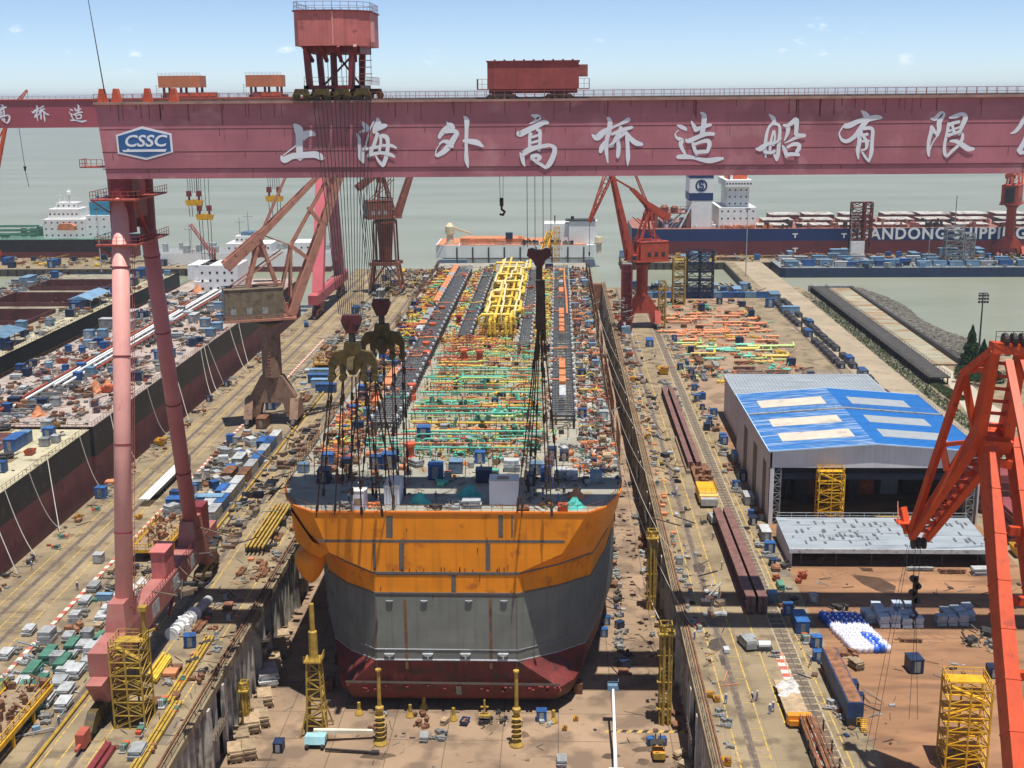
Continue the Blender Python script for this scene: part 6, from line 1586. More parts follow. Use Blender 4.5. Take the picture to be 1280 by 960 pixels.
# yellow scaffold towers
def scaffold_tower(x, y, z, w, d, h, m, label, rz=0., group='yellow scaffold towers', stairs=True):
    t = thing('scaffold_tower', (x,y,z), label, 'scaffold tower', group); n = max(2, round(h/2.2))
    f = MB()
    for k in range(n+1):
        zz = z+h*k/n
        for a, b_ in (((-1,-1),(1,-1)),((1,-1),(1,1)),((1,1),(-1,1)),((-1,1),(-1,-1))):
            pa, pb = (x+a[0]*w/2, y+a[1]*d/2, zz), (x+b_[0]*w/2, y+b_[1]*d/2, zz); f.bar(pa, pb, .16)
            if k < n:
                f.bar(pa, (pb[0],pb[1],zz+h/n), .11)
                if k % 2: f.bar(pb, (pa[0],pa[1],zz+h/n), .11)
    for sx in (-1,0,1):
        for sy in (-1,1): f.bar((x+sx*w/2,y+sy*d/2,z),(x+sx*w/2,y+sy*d/2,z+h),.24)
    part('frame', f, m, t)
    for k in range(1, n+1):
        p_ = MB(); zz = z+h*k/n; s = 1 if k % 2 else -1
        p_.box(x-w/2+.1,x+w/2-.1,y+(0 if stairs else -d/2)+.1,y+d/2-.1,zz,zz+.08)
        if k == n: p_.fence([(x-w/2,y-d/2,zz),(x+w/2,y-d/2,zz),(x+w/2,y+d/2,zz),(x-w/2,y+d/2,zz),(x-w/2,y-d/2,zz)],1.15,1.3,.09)
        part('platform', p_, m, t)
        if stairs:
            q_ = MB(); q_.bar((x-s*w*.42,y-d*.25,zz-h/n),(x+s*w*.42,y-d*.25,zz),.8,.14); q_.bar((x-s*w*.42,y-d*.42,zz-h/n+1),(x+s*w*.42,y-d*.42,zz+1),.07); part('stair', q_, m, t)
    t.rotation_euler.z = rz
    return t
scaffold_tower(58.9, 259, 0, 5.4, 3.2, 12.6, M['yellow'], 'yellow stair tower in front of the dark open bay of the workshop')
scaffold_tower(57, 161, 0, 5.6, 5, 12.4, M['yellow'], 'yellow scaffold tower with top platform on the brown yard below the orange crane boom', R(-4))
# tall yellow maintenance frame by the gantry foot
t = scaffold_tower(-64.6, 170.5, 0, 4.6, 4.6, 13.0, M['oldyel'], 'weathered yellow stair tower beside the foot of the pink gantry leg')
m_ = MB(); m_.tube((-62.6,172,9),(-62.6,172,18),.35,8); m_.cbox((-62.6,172,17.6),(1.2,1.2,.7)); m_.bar((-67.0,168.4,13),(-62.2,175.5,13),.3); part('lamp_mast', m_, M['oldyel'], t)
# props and towers in the dock
def prop_tower(x, y, h, label, top, tx, ty):
    t = thing('shoring_tower', (x,y,DOCKZ), label, 'shoring tower', 'yellow props around the hull')
    m_ = MB(); m_.truss((x,y,DOCKZ),(x,y,DOCKZ+h),2.9,2.9,8,.17,2.1,2.1,chord=.3)
    for sx in (-1,1):
        for sy in (-1,1): m_.bar((x+sx*2.4,y+sy*2.4,DOCKZ),(x+sx*1.3,y+sy*1.3,DOCKZ+5),.2)
    part('frame', m_, M['oldyel'], t)
    m_ = MB(); m_.lathe([(.95,0),(.8,.4),(.75,5),(.45,5.2),(.42,top)], (x,y,DOCKZ+h), 10); part('post', m_, M['oldyel'], t)
    m_ = MB(); m_.box(x-1.5,x+1.5,y-1.5,y+1.5,DOCKZ+h-.2,DOCKZ+h); m_.fence([(x-1.5,y-1.5,DOCKZ+h),(x+1.5,y-1.5,DOCKZ+h),(x+1.5,y+1.5,DOCKZ+h)],1,1,.07); part('platform', m_, M['oldyel'], t)
prop_tower(-41.4, 192.5, 13.5, 'yellow lattice shoring tower with post under the orange anchor housing', 10, 0, 0)
def prop(px, py, ztop, r, label, kind=0):
    p = at(px, py, DOCKZ); m_ = MB(); h = ztop-DOCKZ
    if kind == 0: m_.lathe([(1.2,0),(1.2,.25),(.75,.9),(.6,1.2),(.5,h*.45),(.72,h*.46),(.72,h*.5),(.34,h*.52),(.30,h-.4),(.5,h-.3),(.5,h)], (p.x,p.y,DOCKZ), 10)
    else: m_.lathe([(.8,0),(.8,.2),(.35,1.0),(.3,h)], (p.x,p.y,DOCKZ), 8)
    t = thing('hull_prop', (p.x,p.y,DOCKZ), label, 'prop', 'yellow props around the hull'); part('post', m_, M['oldyel'], t)
    if kind == 0:
        m_ = MB()
        for k in range(5): m_.lathe([(.62,0),(.95,.15),(.62,.3)], (p.x,p.y,DOCKZ+1.5+k*h*.065), 10)
        part('collar', m_, M['oldyel'], t)
prop(476, 930, .2, .4, 'tall yellow telescopic prop standing under the left knuckle of the transom')
prop(646, 932, .2, .4, 'tall yellow telescopic prop standing under the right side of the transom')
for i, (px, py) in enumerate(((513,896),(567,900),(692,903),(449,893),(530,885))):
    prop(px, py, -11.2, .3, 'short yellow stand in the shadow under the red bottom', 1)
p = at(606, 904, DOCKZ); t = thing('work_stand', (p.x,p.y,DOCKZ), 'small yellow table shaped stand with a central post under the middle of the transom', 'stand')
m_ = MB(); m_.box(p.x-1,p.x+1,p.y-.6,p.y+.6,DOCKZ+1.4,DOCKZ+1.7)
for sx in (-.9,.9): m_.bar((p.x+sx,p.y,DOCKZ),(p.x+sx,p.y,DOCKZ+1.5),.2)
m_.bar((p.x-.9,p.y,DOCKZ+.6),(p.x+.9,p.y,DOCKZ+.6),.14); part('frame', m_, M['oldyel'], t)
m_ = MB(); m_.bar((p.x,p.y,DOCKZ+1.7),(p.x,p.y,DOCKZ+4.4),.3); m_.box(p.x-.7,p.x+.7,p.y-.15,p.y+.15,DOCKZ+3,DOCKZ+3.2); part('post', m_, M['oldyel'], t)
def wall_tower(x, y, h, w, label, m=M['oldyel']):
    t = thing('dock_tower', (x,y,DOCKZ), label, 'dock tower', 'yellow towers against the dock walls')
    m_ = MB(); m_.truss((x,y,DOCKZ),(x,y,DOCKZ+h),w,w,round(h/1.6),.13,chord=.26); part('frame', m_, m, t)
    m_ = MB(); m_.path([(x-w*.2,y-w*.5-.3,DOCKZ),(x-w*.2,y-w*.5-.3,DOCKZ+h)],.28,8); m_.path([(x+w*.25,y-w*.5-.3,DOCKZ),(x+w*.25,y-w*.5-.3,DOCKZ+h-1.5)],.22,8); part('riser_pipe', m_, m, t)
    m_ = MB()
    for k in range(int(h/5)): m_.box(x-w*.8,x+w*.5,y-w*.7,y+w*.5,DOCKZ+3+k*5,DOCKZ+3.12+k*5)
    m_.cbox((x,y-.6,DOCKZ+h-1.6),(w*1.5,w*1.3,.3)); m_.fence([(x-w*.75,y-w*.6,DOCKZ+h-1.3),(x+w*.75,y-w*.6,DOCKZ+h-1.3)],1.2,.8,.09); part('platform', m_, m, t)
wall_tower(18.4, 197, 18.5, 1.9, 'taller yellow brown access tower against the right dock wall, nearest the girder shadow')
wall_tower(19.6, 246, 17.5, 1.7, 'yellow brown access tower farther along the right dock wall')
wall_tower(-54.0, 194, 8.5, 1.1, 'slim yellow tower against the ribbed left dock wall')
m_ = MB(); p = at(778, 415, 0)
t = thing('dock_tower', (27, 487, 0), 'tall maroon box column standing at the dock edge left of the red jib crane', 'dock tower')
m_.truss((27,487,0),(27,487,27),3.6,3.6,12,.22,chord=.7); m_.box(25.4,28.6,485.8,486,0,27); part('frame', m_, M['gdark'], t)
m_ = MB(); m_.box(25.2,28.8,485.4,488.8,27,27.4); m_.fence([(25.2,485.4,27.4),(28.8,485.4,27.4)],1.2,1,.1); part('platform', m_, M['grey'], t)
m_ = MB(); m_.box(25.0,28.4,482.6,485,0,2.8); solo('site_cabin', m_, M['lblue'], 'pale blue cabin at the foot of the tall maroon column', 'cabin')
for (px, py, h, w, m, lab) in ((827,410,19,2.6,M['oldyel'],'slim ochre lattice tower right of the bell shaped red crane portal'),(848,380,21,5.2,M['oldyel'],'broad ochre lattice tower behind the blue container row'),
                          (866,372,22,6,M['navy'],'dark navy stair tower left of its twin behind the blue container row'),(882,372,22,6,M['navy'],'dark navy stair tower right of its twin behind the blue container row')):
    p = at(px, py, 0); t = thing('lattice_tower', (p.x,p.y,0), lab, 'lattice tower', 'lattice towers at the basin edge')
    m_ = MB(); m_.truss((p.x,p.y,0),(p.x,p.y,h),w,w,round(h/3),.3,chord=.55); part('frame', m_, m, t)
    m_ = MB()
    for k in range(int(h/4)): m_.box(p.x-w/2,p.x+w/2,p.y-w/2,p.y+w/2,4+k*4,4.3+k*4)
    part('platform', m_, m, t)
p = at(1194, 333, 1); t = thing('lattice_tower', (p.x,672,1.2), 'grey scaffold tower standing on the navy barge near the red pier crane', 'lattice tower', 'lattice towers at the basin edge')
m_ = MB(); m_.truss((p.x,672,1.2),(p.x,672,22),9,5,8,.3,chord=.45); m_.truss((p.x+8,672,1.2),(p.x+8,672,18),5,5,7,.3,chord=.4); m_.tube((p.x,672,22),(p.x,672,38),.25,6); part('frame', m_, M['grey'], t)
m_ = MB()
for k in range(7): m_.box(p.x-4.4,p.x+4.4,669.6,674.4,3+k*2.8,3.25+k*2.8)
part('platform', m_, M['grey'], t)
# lamp masts
def lamp(px, py, ytop, label):
    p = at(px, py, 0); q = atY(px, ytop, p.y); t = thing('light_mast', (p.x,p.y,0), label, 'light mast')
    m_ = MB(); m_.tube((p.x,p.y,0),(p.x,p.y,q.z),.35,10,.2); part('pole', m_, M['dark'], t)
    m_ = MB(); m_.box(p.x-1.6,p.x+1.6,p.y-.5,p.y+.5,q.z-.3,q.z)
    for r_ in range(3):
        for c in range(4):
            m_.cbox((p.x-1.5+c*1.0,p.y-.7,q.z-1.3-r_*1.2),(.7,.5,.8))
        m_.box(p.x-1.7,p.x+1.7,p.y-.2,p.y-.05,q.z-1.0-r_*1.2,q.z-.9-r_*1.2)
    part('lamp_head', m_, M['dark'], t)
lamp(1224, 433, 366, 'tall slender floodlight mast by the basin beside the conifers')
for (px, py, yt) in ((932,345,262),(1062,330,262),(1160,330,286),(127,340,262),(935,345,300)):
    if py == 345 and yt == 300: continue
    p = at(px, py, 0); q = atY(px, yt, p.y); t = thing('light_mast', (p.x,p.y,0), 'thin pale lamp post on the outer pier with a ship hull behind it', 'light mast', 'lamp posts on the outer piers')
    m_ = MB(); m_.tube((p.x,p.y,0),(p.x,p.y,q.z),.3,6,.18); part('pole', m_, M['lgrey'], t); m_ = MB(); m_.cbox((p.x,p.y,q.z),(2.6,.8,.5)); part('lamp_head', m_, M['dark'], t)

# trees
def conifer(x, y, h, w, label):
    t = thing('conifer_tree', (x,y,0), label, 'tree', 'dark green trees by the shore track'); m_ = MB(); m_.tube((x,y,0),(x,y,h*.95),.3,8,.05); part('trunk', m_, M['bark'], t)
    c = MB()
    for i in range(6500):
        q = U(0,1)**.8; z = h*(.08+.92*q); lobe = .85+.22*sin(q*31+i%3); r = w*(1-q)**.85*lobe*sqrt(U(.25,1)); a = U(0,2*pi); s = U(.2,.42)
        px, py = x+r*cos(a), y+r*sin(a); zz = z-r*.35; b_ = U(0,pi)
        c._add([(px-s*cos(b_),py-s*sin(b_),zz),(px+s*cos(b_),py+s*sin(b_),zz+U(-.1,.1)),(px+U(-.2,.2),py+U(-.2,.2),zz+s*U(1.2,2.2))],[(0,1,2)])
    part('crown', c, M['leaf'], t)
def bush(x, y, w, h, label):
    t = thing('bush', (x,y,0), label, 'bush', 'dark green bushes by the shore track'); m_ = MB(); m_.tube((x,y,0),(x,y,h*.5),.12,6,.06); part('stem', m_, M['bark'], t); c = MB()
    cl = [(U(-w,w)*.6,U(-w,w)*.6,U(.3,.9)*h,U(.35,.6)*w) for _ in range(9)]
    for i in range(2200):
        a = rnd.choice(cl); th, ph = U(0,2*pi), math.acos(U(-1,1)); r = a[3]*U(.6,1.05); s = U(.12,.28)
        px, py, pz = x+a[0]+r*sin(ph)*cos(th), y+a[1]+r*sin(ph)*sin(th), max(.05,a[2]+r*.8*cos(ph)); b_ = U(0,pi)
        c._add([(px-s*cos(b_),py-s*sin(b_),pz),(px+s*cos(b_),py+s*sin(b_),pz+U(-.15,.15)),(px+U(-.2,.2),py+U(-.2,.2),pz+s*1.5)],[(0,1,2)])
    part('crown', c, M['leaf'], t)
conifer(135.4, 404, 17.5, 5.2, 'tallest dark green conifer beside the floodlight mast'); conifer(139.6, 404.5, 12.5, 4.2, 'shorter dark conifer right of the tallest one')
bush(132.4, 398, 4.0, 5.2, 'broad dark green bush left of the conifers by the shore track'); bush(137.0, 394, 4.4, 4.6, 'dark green bush below the conifers, partly behind the orange crane jib'); bush(142, 398, 3.2, 3.4, 'dark green bush farthest right behind the orange crane mast')
# ================================================================== LOOSE GEAR: models, then copies
def proto(name, cat): 
    o = thing(name, (0,0,0)); o['category'] = cat; return o
def cabin(name, m, sx, sy, h, cat='cabinet', roofm=None):
    t = proto(name, cat); b_ = MB(); b_.box(-sx/2,sx/2,-sy/2,sy/2,.15,h)
    n = max(3, round(sx/.4))
    for i in range(n): x = -sx/2+(i+.5)*sx/n; b_.box(x-.06,x+.06,-sy/2-.05,-sy/2,.3,h-.2); b_.box(x-.06,x+.06,sy/2,sy/2+.05,.3,h-.2)
    b_.box(-sx/2,sx/2,-sy/2+.1,-sy/2+.3,0,.15); b_.box(-sx/2,sx/2,sy/2-.3,sy/2-.1,0,.15); part('body', b_, m, t)
    b_ = MB(); b_.box(-sx/2-.06,sx/2+.06,-sy/2-.06,sy/2+.06,h,h+.1); part('roof', b_, roofm or m, t)
    b_ = MB(); b_.box(-.45,.45,-sy/2-.09,-sy/2-.055,.3,min(2.2,h-.2)); part('door', b_, M['grey'] if m is not M['grey'] else M['lgrey'], t)
    return t
def stack(name, m, cat, n, sx, sy, dz, jit=.15, basem=None):
    t = proto(name, cat); b_ = MB()
    for i in range(n): b_.cbox((U(-jit,jit),U(-jit,jit),.16+i*dz),(sx*U(.85,1),sy*U(.85,1),dz*.9),U(-.05,.05))
    part('load', b_, m, t); b_ = MB()
    for x in (-.4,0,.4): b_.box(x*sx-.08,x*sx+.08,-sy/2,sy/2,0,.15)
    part('skid', b_, basem or M['wood'], t); return t
def bundle(name, m, cat, n, L_, r, rows=3):
    t = proto(name, cat); b_ = MB()
    for i in range(n):
        x = (i % (n//rows+1) - (n//rows)/2)*r*2.2; z = .25+r+(i//(n//rows+1))*r*1.9; b_.path([(x,-L_/2+U(-.4,.4),z),(x+U(-.05,.05),L_/2+U(-.4,.4),z)], r, 6)
    part('pipes', b_, m, t); b_ = MB(); w = (n//rows+1)*r*1.3
    for y in (-L_*.3,L_*.3): b_.box(-w,w,y-.12,y+.12,0,.25); b_.box(-w-.1,-w,y-.08,y+.08,0,1.0); b_.box(w,w+.1,y-.08,y+.08,0,1.0)
    part('bearer', b_, M['wood'], t); return t
def reel(name, m):
    t = proto(name, 'cable reel'); b_ = MB(); b_.path([(-.6,0,.9),(.6,0,.9)],.55,14); part('cable', b_, M['dark'], t); b_ = MB(); b_.path([(-.75,0,.9),(-.6,0,.9)],.9,16); b_.path([(.6,0,.9),(.75,0,.9)],.9,16); part('flange', b_, m, t); return t
def skip(name, m, cat='skip'):
    t = proto(name, cat); b_ = MB(); b_._add([(-.8,-1.2,.1),(.8,-1.2,.1),(.8,1.2,.1),(-.8,1.2,.1),(-1.1,-1.6,1.3),(1.1,-1.6,1.3),(1.1,1.6,1.3),(-1.1,1.6,1.3)],[(0,3,2,1),(0,1,5,4),(1,2,6,5),(2,3,7,6),(3,0,4,7)]); part('tub', b_, m, t)
    b_ = MB(); 
    for i in range(9): b_.cbox((U(-.7,.7),U(-1,1),.7+U(0,.3)),(U(.2,.7),U(.2,.9),U(.2,.5)),U(0,3))
    part('scrap', b_, M['rusty'], t); return t
def cart(name):
    t = proto(name, 'welding cart'); b_ = MB(); b_.box(-.55,.55,-1.2,.0,.3,1.15); part('machine', b_, M['green'], t); b_ = MB(); b_.box(-.5,.5,.1,.9,.3,1.0); part('box', b_, M['ored'], t)
    b_ = MB(); b_.box(-.6,.6,-1.9,1.0,.15,.3)
    for y in (-1.6,-1.4): 
        for x in (-.3,0,.3): b_.path([(x,y,.3),(x,y,1.5)],.12,6)
    part('tray', b_, M['lgrey'], t); return t
def heap(name, m, cat, n=9, s=1.0):
    t = proto(name, cat); b_ = MB()
    for i in range(n):
        x, y = U(-1.2,1.2)*s, U(-1.4,1.4)*s; k = U(0,1)
        if k < .5: b_.cbox((x,y,U(0,.5)*s),(U(.4,1.4)*s,U(.4,1.4)*s,U(.2,.8)*s),U(0,3))
        else: b_.path([(x,y,U(.2,.9)*s),(x+U(-1.5,1.5)*s,y+U(-1.5,1.5)*s,U(.2,1.0)*s)],U(.07,.2)*s,6)
    part('load', b_, m, t); b_ = MB(); b_.box(-1.2*s,1.2*s,-1.3*s,1.3*s,0,.12); part('base', b_, M['wood'], t); return t
def cover(name, m, cat, s=1.):
    t = proto(name, cat); b_ = MB(); n = 12; prof = []
    for j in range(6):
        for i in range(n):
            a = 2*pi*i/n; r = s*(1.5-.26*j)*U(.85,1.1); b_.v.append((r*cos(a), r*.75*sin(a), s*(j*.28)*U(.85,1.15)))
    for j in range(5):
        for i in range(n): b_.f.append((j*n+i,j*n+(i+1)%n,(j+1)*n+(i+1)%n,(j+1)*n+i)); b_.mi.append(0)
    b_.f.append(tuple(range(5*n,6*n))); b_.mi.append(0); part('sheet', b_, m, t); return t
def gastrolley(name):
    t = proto(name, 'gas cage'); b_ = MB()
    for i in range(3):
        for j in range(4): b_.path([(-.5+i*.5,-.75+j*.5,.1),(-.5+i*.5,-.75+j*.5,1.6)],.2,8)
    part('cylinders', b_, M['rusty'], t); b_ = MB()
    for x in (-.8,.8):
        for y in (-1.05,1.05): b_.bar((x,y,0),(x,y,1.9),.09)
    for z in (.08,1.0,1.9):
        for x in (-.8,.8): b_.bar((x,-1.05,z),(x,1.05,z),.07)
        for y in (-1.05,1.05): b_.bar((-.8,y,z),(.8,y,z),.07)
    part('cage', b_, M['blue'], t); return t

M['crateb'] = mat('pale blue grey crate', (.34,.40,.45), .6, .15, .8, (.25,.26,.27), .3, 1., tint=.2)
PR = dict(
 cab_b=cabin('power_cabinet', M['blue'], 2.2, 2.0, 2.4), cab_n=cabin('tool_cabin', M['navy'], 2.0, 2.6, 2.2, 'tool cabin'), cab_l=cabin('work_hut', M['lblue'], 2.4, 2.2, 2.1, 'work hut'), cab_g=cabin('control_box', M['grey'], 1.8, 2.0, 1.9, 'control box'),
 con_b=cabin('site_container', M['blue'], 2.5, 6.1, 2.6, 'container'), con_l=cabin('site_container', M['lblue'], 2.5, 6.1, 2.6, 'container'), con_w=cabin('site_container', M['wht'], 2.5, 6.1, 2.6, 'container'), con_r=cabin('site_container', M['rusty'], 2.5, 6.1, 2.6, 'container'), con_g=cabin('site_container', M['grey'], 2.5, 6.1, 2.6, 'container', M['lgrey']),
 plate=stack('plate_stack', M['rusty'], 'steel stack', 5, 2.0, 2.6, .2), plate_w=stack('plate_stack', M['lgrey'], 'steel stack', 6, 2.0, 3.4, .22), wood=stack('timber_stack', M['wood'], 'timber stack', 6, 1.6, 2.6, .22), crate_g=stack('crate_stack', M['green'], 'crate stack', 3, 1.8, 4.6, .5), crate_w=stack('crate_stack', M['lgrey'], 'crate stack', 3, 2.2, 3.2, .7), crate_c=stack('crate_cube', M['crateb'], 'crate', 3, 1.8, 1.8, .62, .08), brd_o=stack('board_stack', M['vdeck'], 'board stack', 2, 1.8, 1.9, .4),
 pip_r=bundle('pipe_bundle', M['rusty'], 'pipe bundle', 12, 6, .16), pip_y=bundle('pipe_bundle', M['ypipe'], 'pipe bundle', 9, 7, .18), pip_g=bundle('pipe_bundle', M['grey'], 'pipe bundle', 12, 6, .14), pip_o=bundle('pipe_bundle', M['opipe'], 'pipe bundle', 9, 8, .22),
 reel=reel('cable_reel', M['wood']), bin_n=cabin('open_bin', M['navy'], 2.3, 5.6, 1.7, 'open bin', M['dark']), skip_y=skip('scrap_skip', M['yellow']), skip_o=skip('scrap_skip', M['ored']), skip_b=skip('scrap_skip', M['blue']), cart=cart('welding_cart'),
 heap_r=heap('scrap_heap', M['rusty'], 'scrap heap'), heap_g=heap('gear_pile', M['grey'], 'gear pile'), heap_w=heap('panel_pile', M['lgrey2'], 'panel pile'), heap_p=heap('spool_pile', M['opipe'], 'spool pile'), heap_t=heap('valve_pile', M['tpipe'], 'valve pile'), heap_y=heap('elbow_pile', M['ypipe'], 'pipe pile'), heap_d=heap('hose_pile', M['dark'], 'hose pile'),
 tarp_t=cover('covered_load', M['teal'], 'covered load'), tarp_w=cover('covered_load', M['tarp'], 'covered load'), tarp_b=cover('covered_load', M['bbag'], 'covered load'), tarp_o=cover('covered_load', M['vdeck'], 'covered load'), gas=gastrolley('gas_cage'),
)
COLNAME = dict(cab_b='blue power cabinet', cab_n='dark navy tool cabin', cab_l='pale blue work hut', cab_g='small grey control box', con_b='blue site container', con_l='light blue container', con_w='white container', con_r='rust brown container', con_g='grey pale roofed container',
 plate='rusty plate stack', plate_w='pale grey panel stack', wood='timber stack', crate_g='dark green crate stack', crate_w='pale grey crate stack', crate_c='pale blue grey crate', brd_o='low orange board stack', pip_r='rusty pipe bundle', pip_y='yellow pipe bundle', pip_g='grey pipe bundle', pip_o='orange pipe bundle',
 bin_n='navy material bin', reel='wooden cable reel', skip_y='yellow scrap skip', skip_o='orange red scrap skip', skip_b='blue scrap skip', cart='green orange welding cart', heap_r='rusty scrap heap', heap_g='grey gear pile', heap_w='pale panel pile', heap_p='orange spool pile', heap_t='teal valve pile', heap_y='yellow pipe pile', heap_d='dark hose pile',
 tarp_t='teal sheeted load', tarp_w='white sheeted load', tarp_b='blue sheeted load', tarp_o='orange sheeted load', gas='caged gas cylinders')
def along(base, *marks):
    """names the stretch by the landmark beside it; marks = (up to y, phrase)"""
    def fn(x, y):
        for ym, ph in marks:
            if y < ym: return base+' '+ph
        return base+' '+marks[-1][1]
    return fn
def put(k, x, y, z, rz, where, sc=None):
    if callable(where): where = where(x, y)
    return place(PR[k], (x,y,z), rz, COLNAME[k]+' '+where, COLNAME[k]+' '+where, sc)
USED = []
def free(x, y, r, reg=''):
    for (a, b_, q) in USED:
        if abs(a-x) < q+r and abs(b_-y) < q+r and (a-x)**2+(b_-y)**2 < (q+r)**2: return False
    USED.append((x,y,r)); return True
def scatter(keys, n, x0, x1, y0, y1, z, where, r=1.2, rots=None, smin=.85, smax=1.15, tries=8, sort=None):
    for i in range(n):
        for _ in range(tries):
            x, y = U(x0,x1), U(y0,y1); k = rnd.choice(keys); rr = 3.0 if k.startswith('con') else r
            if free(x, y, rr): break
        else: continue
        put(k, x, y, z, rnd.choice(rots) if rots else U(0,6.28), where, U(smin,smax))
AX = [0, pi/2, pi, -pi/2]
AX2 = [0, pi, .06, -.05]
def px(k, x, y, z, rz, where, sc=None, r=2.):
    p = at(x, y, z); USED.append((p.x,p.y,r)); return put(k, p.x, p.y, z, rz, where, sc)

# ---- hull deck
for (x,y,rz,k,lab,sc) in ((447,630,0,'crate_w','x',None),):
    pass
def wbox(px_, py_, w, d, h, lab, mk=True):
    p = at(px_, py_, DZ); t = thing('deck_cabin', (p.x,p.y,DZ), lab, 'cabin', 'white cabins on the deck'); y0 = max(p.y, 199.8)
    b_ = MB(); b_.box(p.x-w/2,p.x+w/2,y0,y0+d,DZ+.05,DZ+h); b = part('body', b_, mat('shade tinted cabin white',(.66,.68,.74),.5,.05,.5), t)  # white walls tinted bluish: their shade is put into the colour
    b_ = MB(); b_.box(p.x-w/2-.08,p.x+w/2+.08,y0-.08,y0+d+.08,DZ+h,DZ+h+.12); part('roof', b_, mat('cream cabin roof',(.72,.68,.58),.6,.05,.5), t)  # white roof tinted warm: sunlight on top is put into the colour
    USED.append((p.x,y0+d/2,max(w,d)*.7)); return t, p.x, y0
t, xx, y0 = wbox(447, 641, 2.4, 2.4, 3.3, 'smallest white cabin, with a brown hatch, at the transom edge'); b_ = MB(); b_.box(xx-.8,xx+.6,y0-.04,y0+.02,DZ+.9,DZ+2.1); part('hatch', b_, M['wood'], t)
t, xx, y0 = wbox(490, 633, 2.6, 6.0, 3.6, 'white container on end near the transom with a corrugated flank'); b_ = MB()
for i in range(4): b_.box(xx-.9+i*.55,xx-.82+i*.55,y0-.07,y0-.01,DZ+.3,DZ+3.3)
b_.box(xx-1.1,xx-.9,y0+.2,y0+.4,DZ+3.7,DZ+4.8); part('door_bar', b_, M['grey'], t)
t, xx, y0 = wbox(630, 632, 5.0, 4.0, 4.3, 'largest white cabin on the transom deck with a hatch on its roof'); b_ = MB(); b_.box(xx-1.2,xx+.8,y0+1,y0+2.2,DZ+4.45,DZ+4.6); part('roof_hatch', b_, M['wood'], t)
W0 = 'at the transom edge of the orange hull deck'
for (k,x,y,rz,sc) in (('tarp_t',525,628,0,1.3),('tarp_t',587,620,.2,1.5),('tarp_t',718,634,.4,1.3),('tarp_o',720,622,.3,1.2),('heap_w',430,634,.3,.9),('heap_p',468,634,0,.8),('heap_g',565,634,0,1.),('plate_w',590,634,1.57,1.),('skip_o',704,638,0,.8),('heap_d',545,636,1.57,.8),('plate',655,638,1.57,.7),('heap_r',682,632,0,.7)): px(k,x,y,DZ,rz,W0,sc,1.6)
W1 = 'on the orange hull deck just behind the white cabins'
for (k,x,y,rz,sc) in (('cab_b',545,598,0,1.2),('cab_b',530,550,0,1.2),('cab_l',570,590,1.57,1.1),('cab_n',605,602,1.57,1.1),('cab_b',487,585,0,1.2),('cab_b',470,585,0,1.),('cab_n',406,602,0,1.1),('cab_b',410,582,0,1.),('cab_l',380,590,0,.8),('con_b',683,598,0,.7),('cab_n',663,605,0,.9),('cab_n',690,572,0,.9),('cab_n',705,575,0,.8),('cab_l',745,602,0,.9),('cab_l',670,592,0,1.),('plate_w',700,596,0,1.),('plate_w',715,598,0,1.),('heap_p',726,588,0,.9),('crate_w',640,588,1.57,1.),('cab_b',600,578,0,.9),('heap_t',550,605,0,1.),('heap_t',610,593,1.5,1.1),('cart',560,597,0,1.1)): px(k,x,y,DZ,rz,W1,sc,1.5)
WL = along('on the left lane of the orange hull', (246,'by the white cabins'),(290,'by the teal pipes'),(345,'by the orange pipes'),(420,'by the yellow module'),(999,'near the bow')); WR = along('on the right lane of the orange hull', (246,'by the white cabins'),(290,'by the teal pipes'),(345,'by the orange pipes'),(420,'by the yellow module'),(999,'near the bow'))
scatter(['cab_b','cab_n','cab_l','heap_r','heap_p','heap_r','plate','gas','skip_o','heap_r','heap_d','heap_p'], 88, -47, -38.5, 222, 350, DZ, WL, 1.2, AX, .6, 1.0)
scatter(['cab_n','heap_r','heap_p','heap_g','plate','gas','reel','heap_d','heap_r'], 62, -48, -38, 350, 495, DZ, WL, 1.4, AX, .8, 1.2)
for y in range(228, 490, 6):
    if U(0,1) < .9: put(rnd.choice(['cab_b','cab_n','heap_d','cab_l','cab_g','plate','heap_r','wood']), 5.6+U(-.5,.3), y+U(-2,2), DZ, U(-.15,.15), WR, U(.6,.95)); USED.append((5.6,y,1.6))
    if U(0,1) < .8: put(rnd.choice(['cab_n','heap_r','cab_l','skip_b','heap_d','brd_o','cab_g','wood','heap_r']), 9.2+U(-.3,.7), y+2+U(-1,1), DZ, 0, WR, U(.7,1.05)); USED.append((9.2,y+2,1.6))
scatter(['heap_r','heap_w','heap_d','heap_p','plate','reel','gas','cart'], 80, 4.8, 10.8, 222, 495, DZ, WR, .9, None, .5, .85)
scatter(['heap_w','heap_r','heap_d','heap_t','cab_g','reel','plate_w','heap_p','cart','gas','brd_o'], 50, -38, 4, 218, 246, DZ, W1, 1.0, None, .5, .95)
WM = along('between the pipe runs of the orange hull', (270,'nearest the stern'),(300,'among teal pipes'),(345,'among orange pipes'),(999,'beside the dark racks'))
scatter(['cab_n','heap_t','heap_d','heap_p','cab_g','heap_y','heap_r'], 34, -30, -3, 246, 345, DZ, WM, 1.6, AX, .5, .9)
scatter(['heap_r','heap_y','heap_p','cab_n','heap_d'], 50, -41, 4, 345, 500, DZ, WM, 1.6, AX, .8, 1.2)

